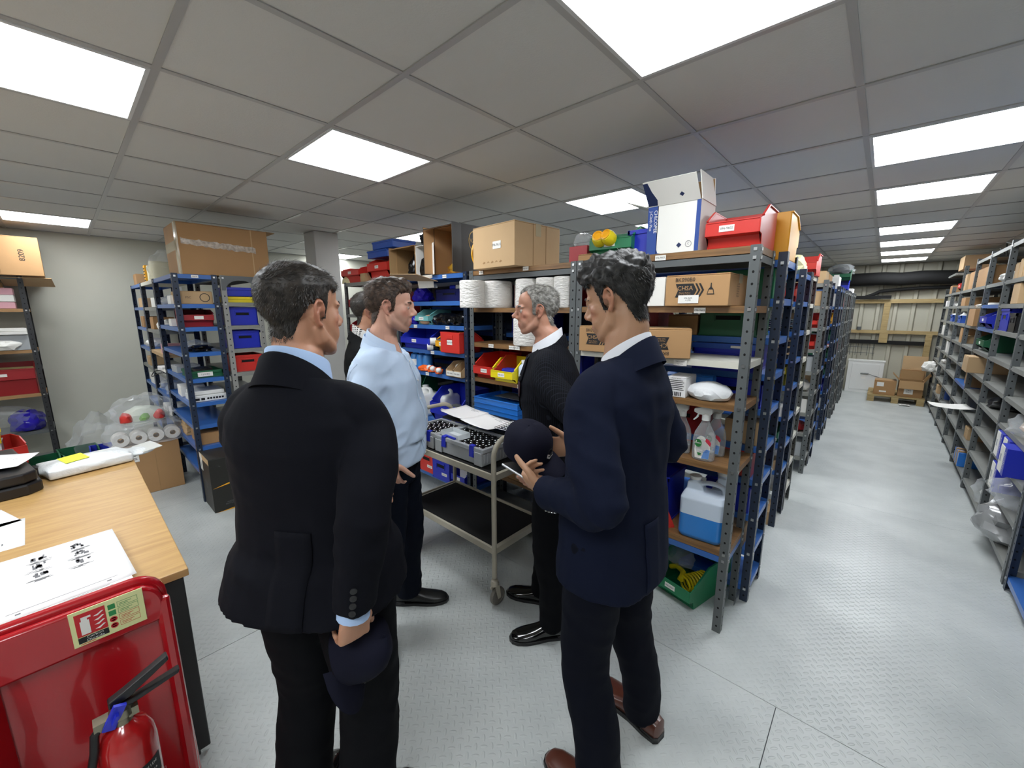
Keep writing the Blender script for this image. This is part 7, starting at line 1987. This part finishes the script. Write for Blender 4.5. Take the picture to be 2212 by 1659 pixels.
CAP4 = cap('navy baseball cap with white emblem held before the young man', (-.875, 1.045, 1.09), axes((.80, .10, -.25), (.02, -.28, .95)), .92)
ph = tag(MB().box(-.036, .036, -.074, .074, -.004, .004).obj('phone', mat('phone_silver', 'c9cbce', .25, .6), None, (-.845, .985, 1.04), rot=(radians(4), radians(6), radians(80)), bevel=.003), 'silver phone held under the cap by the young man', 'phone')
MB().box(-.033, .033, -.071, .071, .0041, .0046).obj('screen', M_blackp, ph)

# ------------------------------------------------------------------ keep stored goods clear of posts and shelves
def settle():
    bpy.context.view_layer.update()
    skip = ('shelving', 'person', 'light', 'desk', 'trolley', 'stand', 'extinguisher', 'cap', 'phone', 'paper', 'cable', 'cardboard', 'detector', 'pallet')
    def box(o):
        P = [];
        for q in [o] + list(o.children_recursive):
            if q.type == 'MESH' and not q.name.startswith(('flap', 'label', 'lettering', 'tape')): P += [q.matrix_world @ Vector(c) for c in q.bound_box]
        return [min(p[i] for p in P) for i in range(3)], [max(p[i] for p in P) for i in range(3)]
    for o in list(C.objects):
        if o.parent or o.get('category') in (None,) + skip: continue
        lo, hi = box(o); c = [(a + b) / 2 for a, b in zip(lo, hi)]
        for x0, x1, y0, y1, h, zs, th, posts, back in BAYS:
            lx = x1 - x0 > y1 - y0                      # bay runs along x
            if not (x0 - .06 < c[0] < x1 + .06 and y0 - .12 < c[1] < y1 + .06): continue
            below = [z for z in zs if z <= lo[2] + .03]
            above = [z - th for z in zs if z > lo[2] + .03]
            if below and -.02 < below[-1] + .001 - lo[2]:
                o.location.z += below[-1] + .001 - lo[2]; hi[2] += below[-1] + .001 - lo[2]; lo[2] = below[-1] + .001
            if above and hi[2] > above[0] - .004 and lo[0] < x1 and hi[0] > x0:
                k = (above[0] - .004 - lo[2]) / (hi[2] - lo[2])
                if k > .3: o.scale.z *= k; o.location.z = lo[2] + (o.location.z - lo[2]) * k; hi[2] = above[0] - .004
            if lo[2] > h - .04: break
            a = 0 if lx else 1; lim0, lim1 = (x0, x1) if lx else (y0, y1)
            g = .041
            far = any(p[a] == 1 for p in posts)
            m0, m1 = lim0 + g, lim1 - (g if far else .004)
            if hi[a] - lo[a] > m1 - m0:
                k = (m1 - m0) / (hi[a] - lo[a]); o.scale = (o.scale[0] * k, o.scale[1] * k, o.scale[2])
                o.location[a] += (m0 + m1) / 2 - c[a]
            else:
                d = max(0, m0 - lo[a]) + min(0, m1 - hi[a])
                o.location[a] += d
            if back:
                e = (y1 if lx else x1) - hi[1 - a]
                if e < .002: o.location[1 - a] += e - .002
            break
settle()
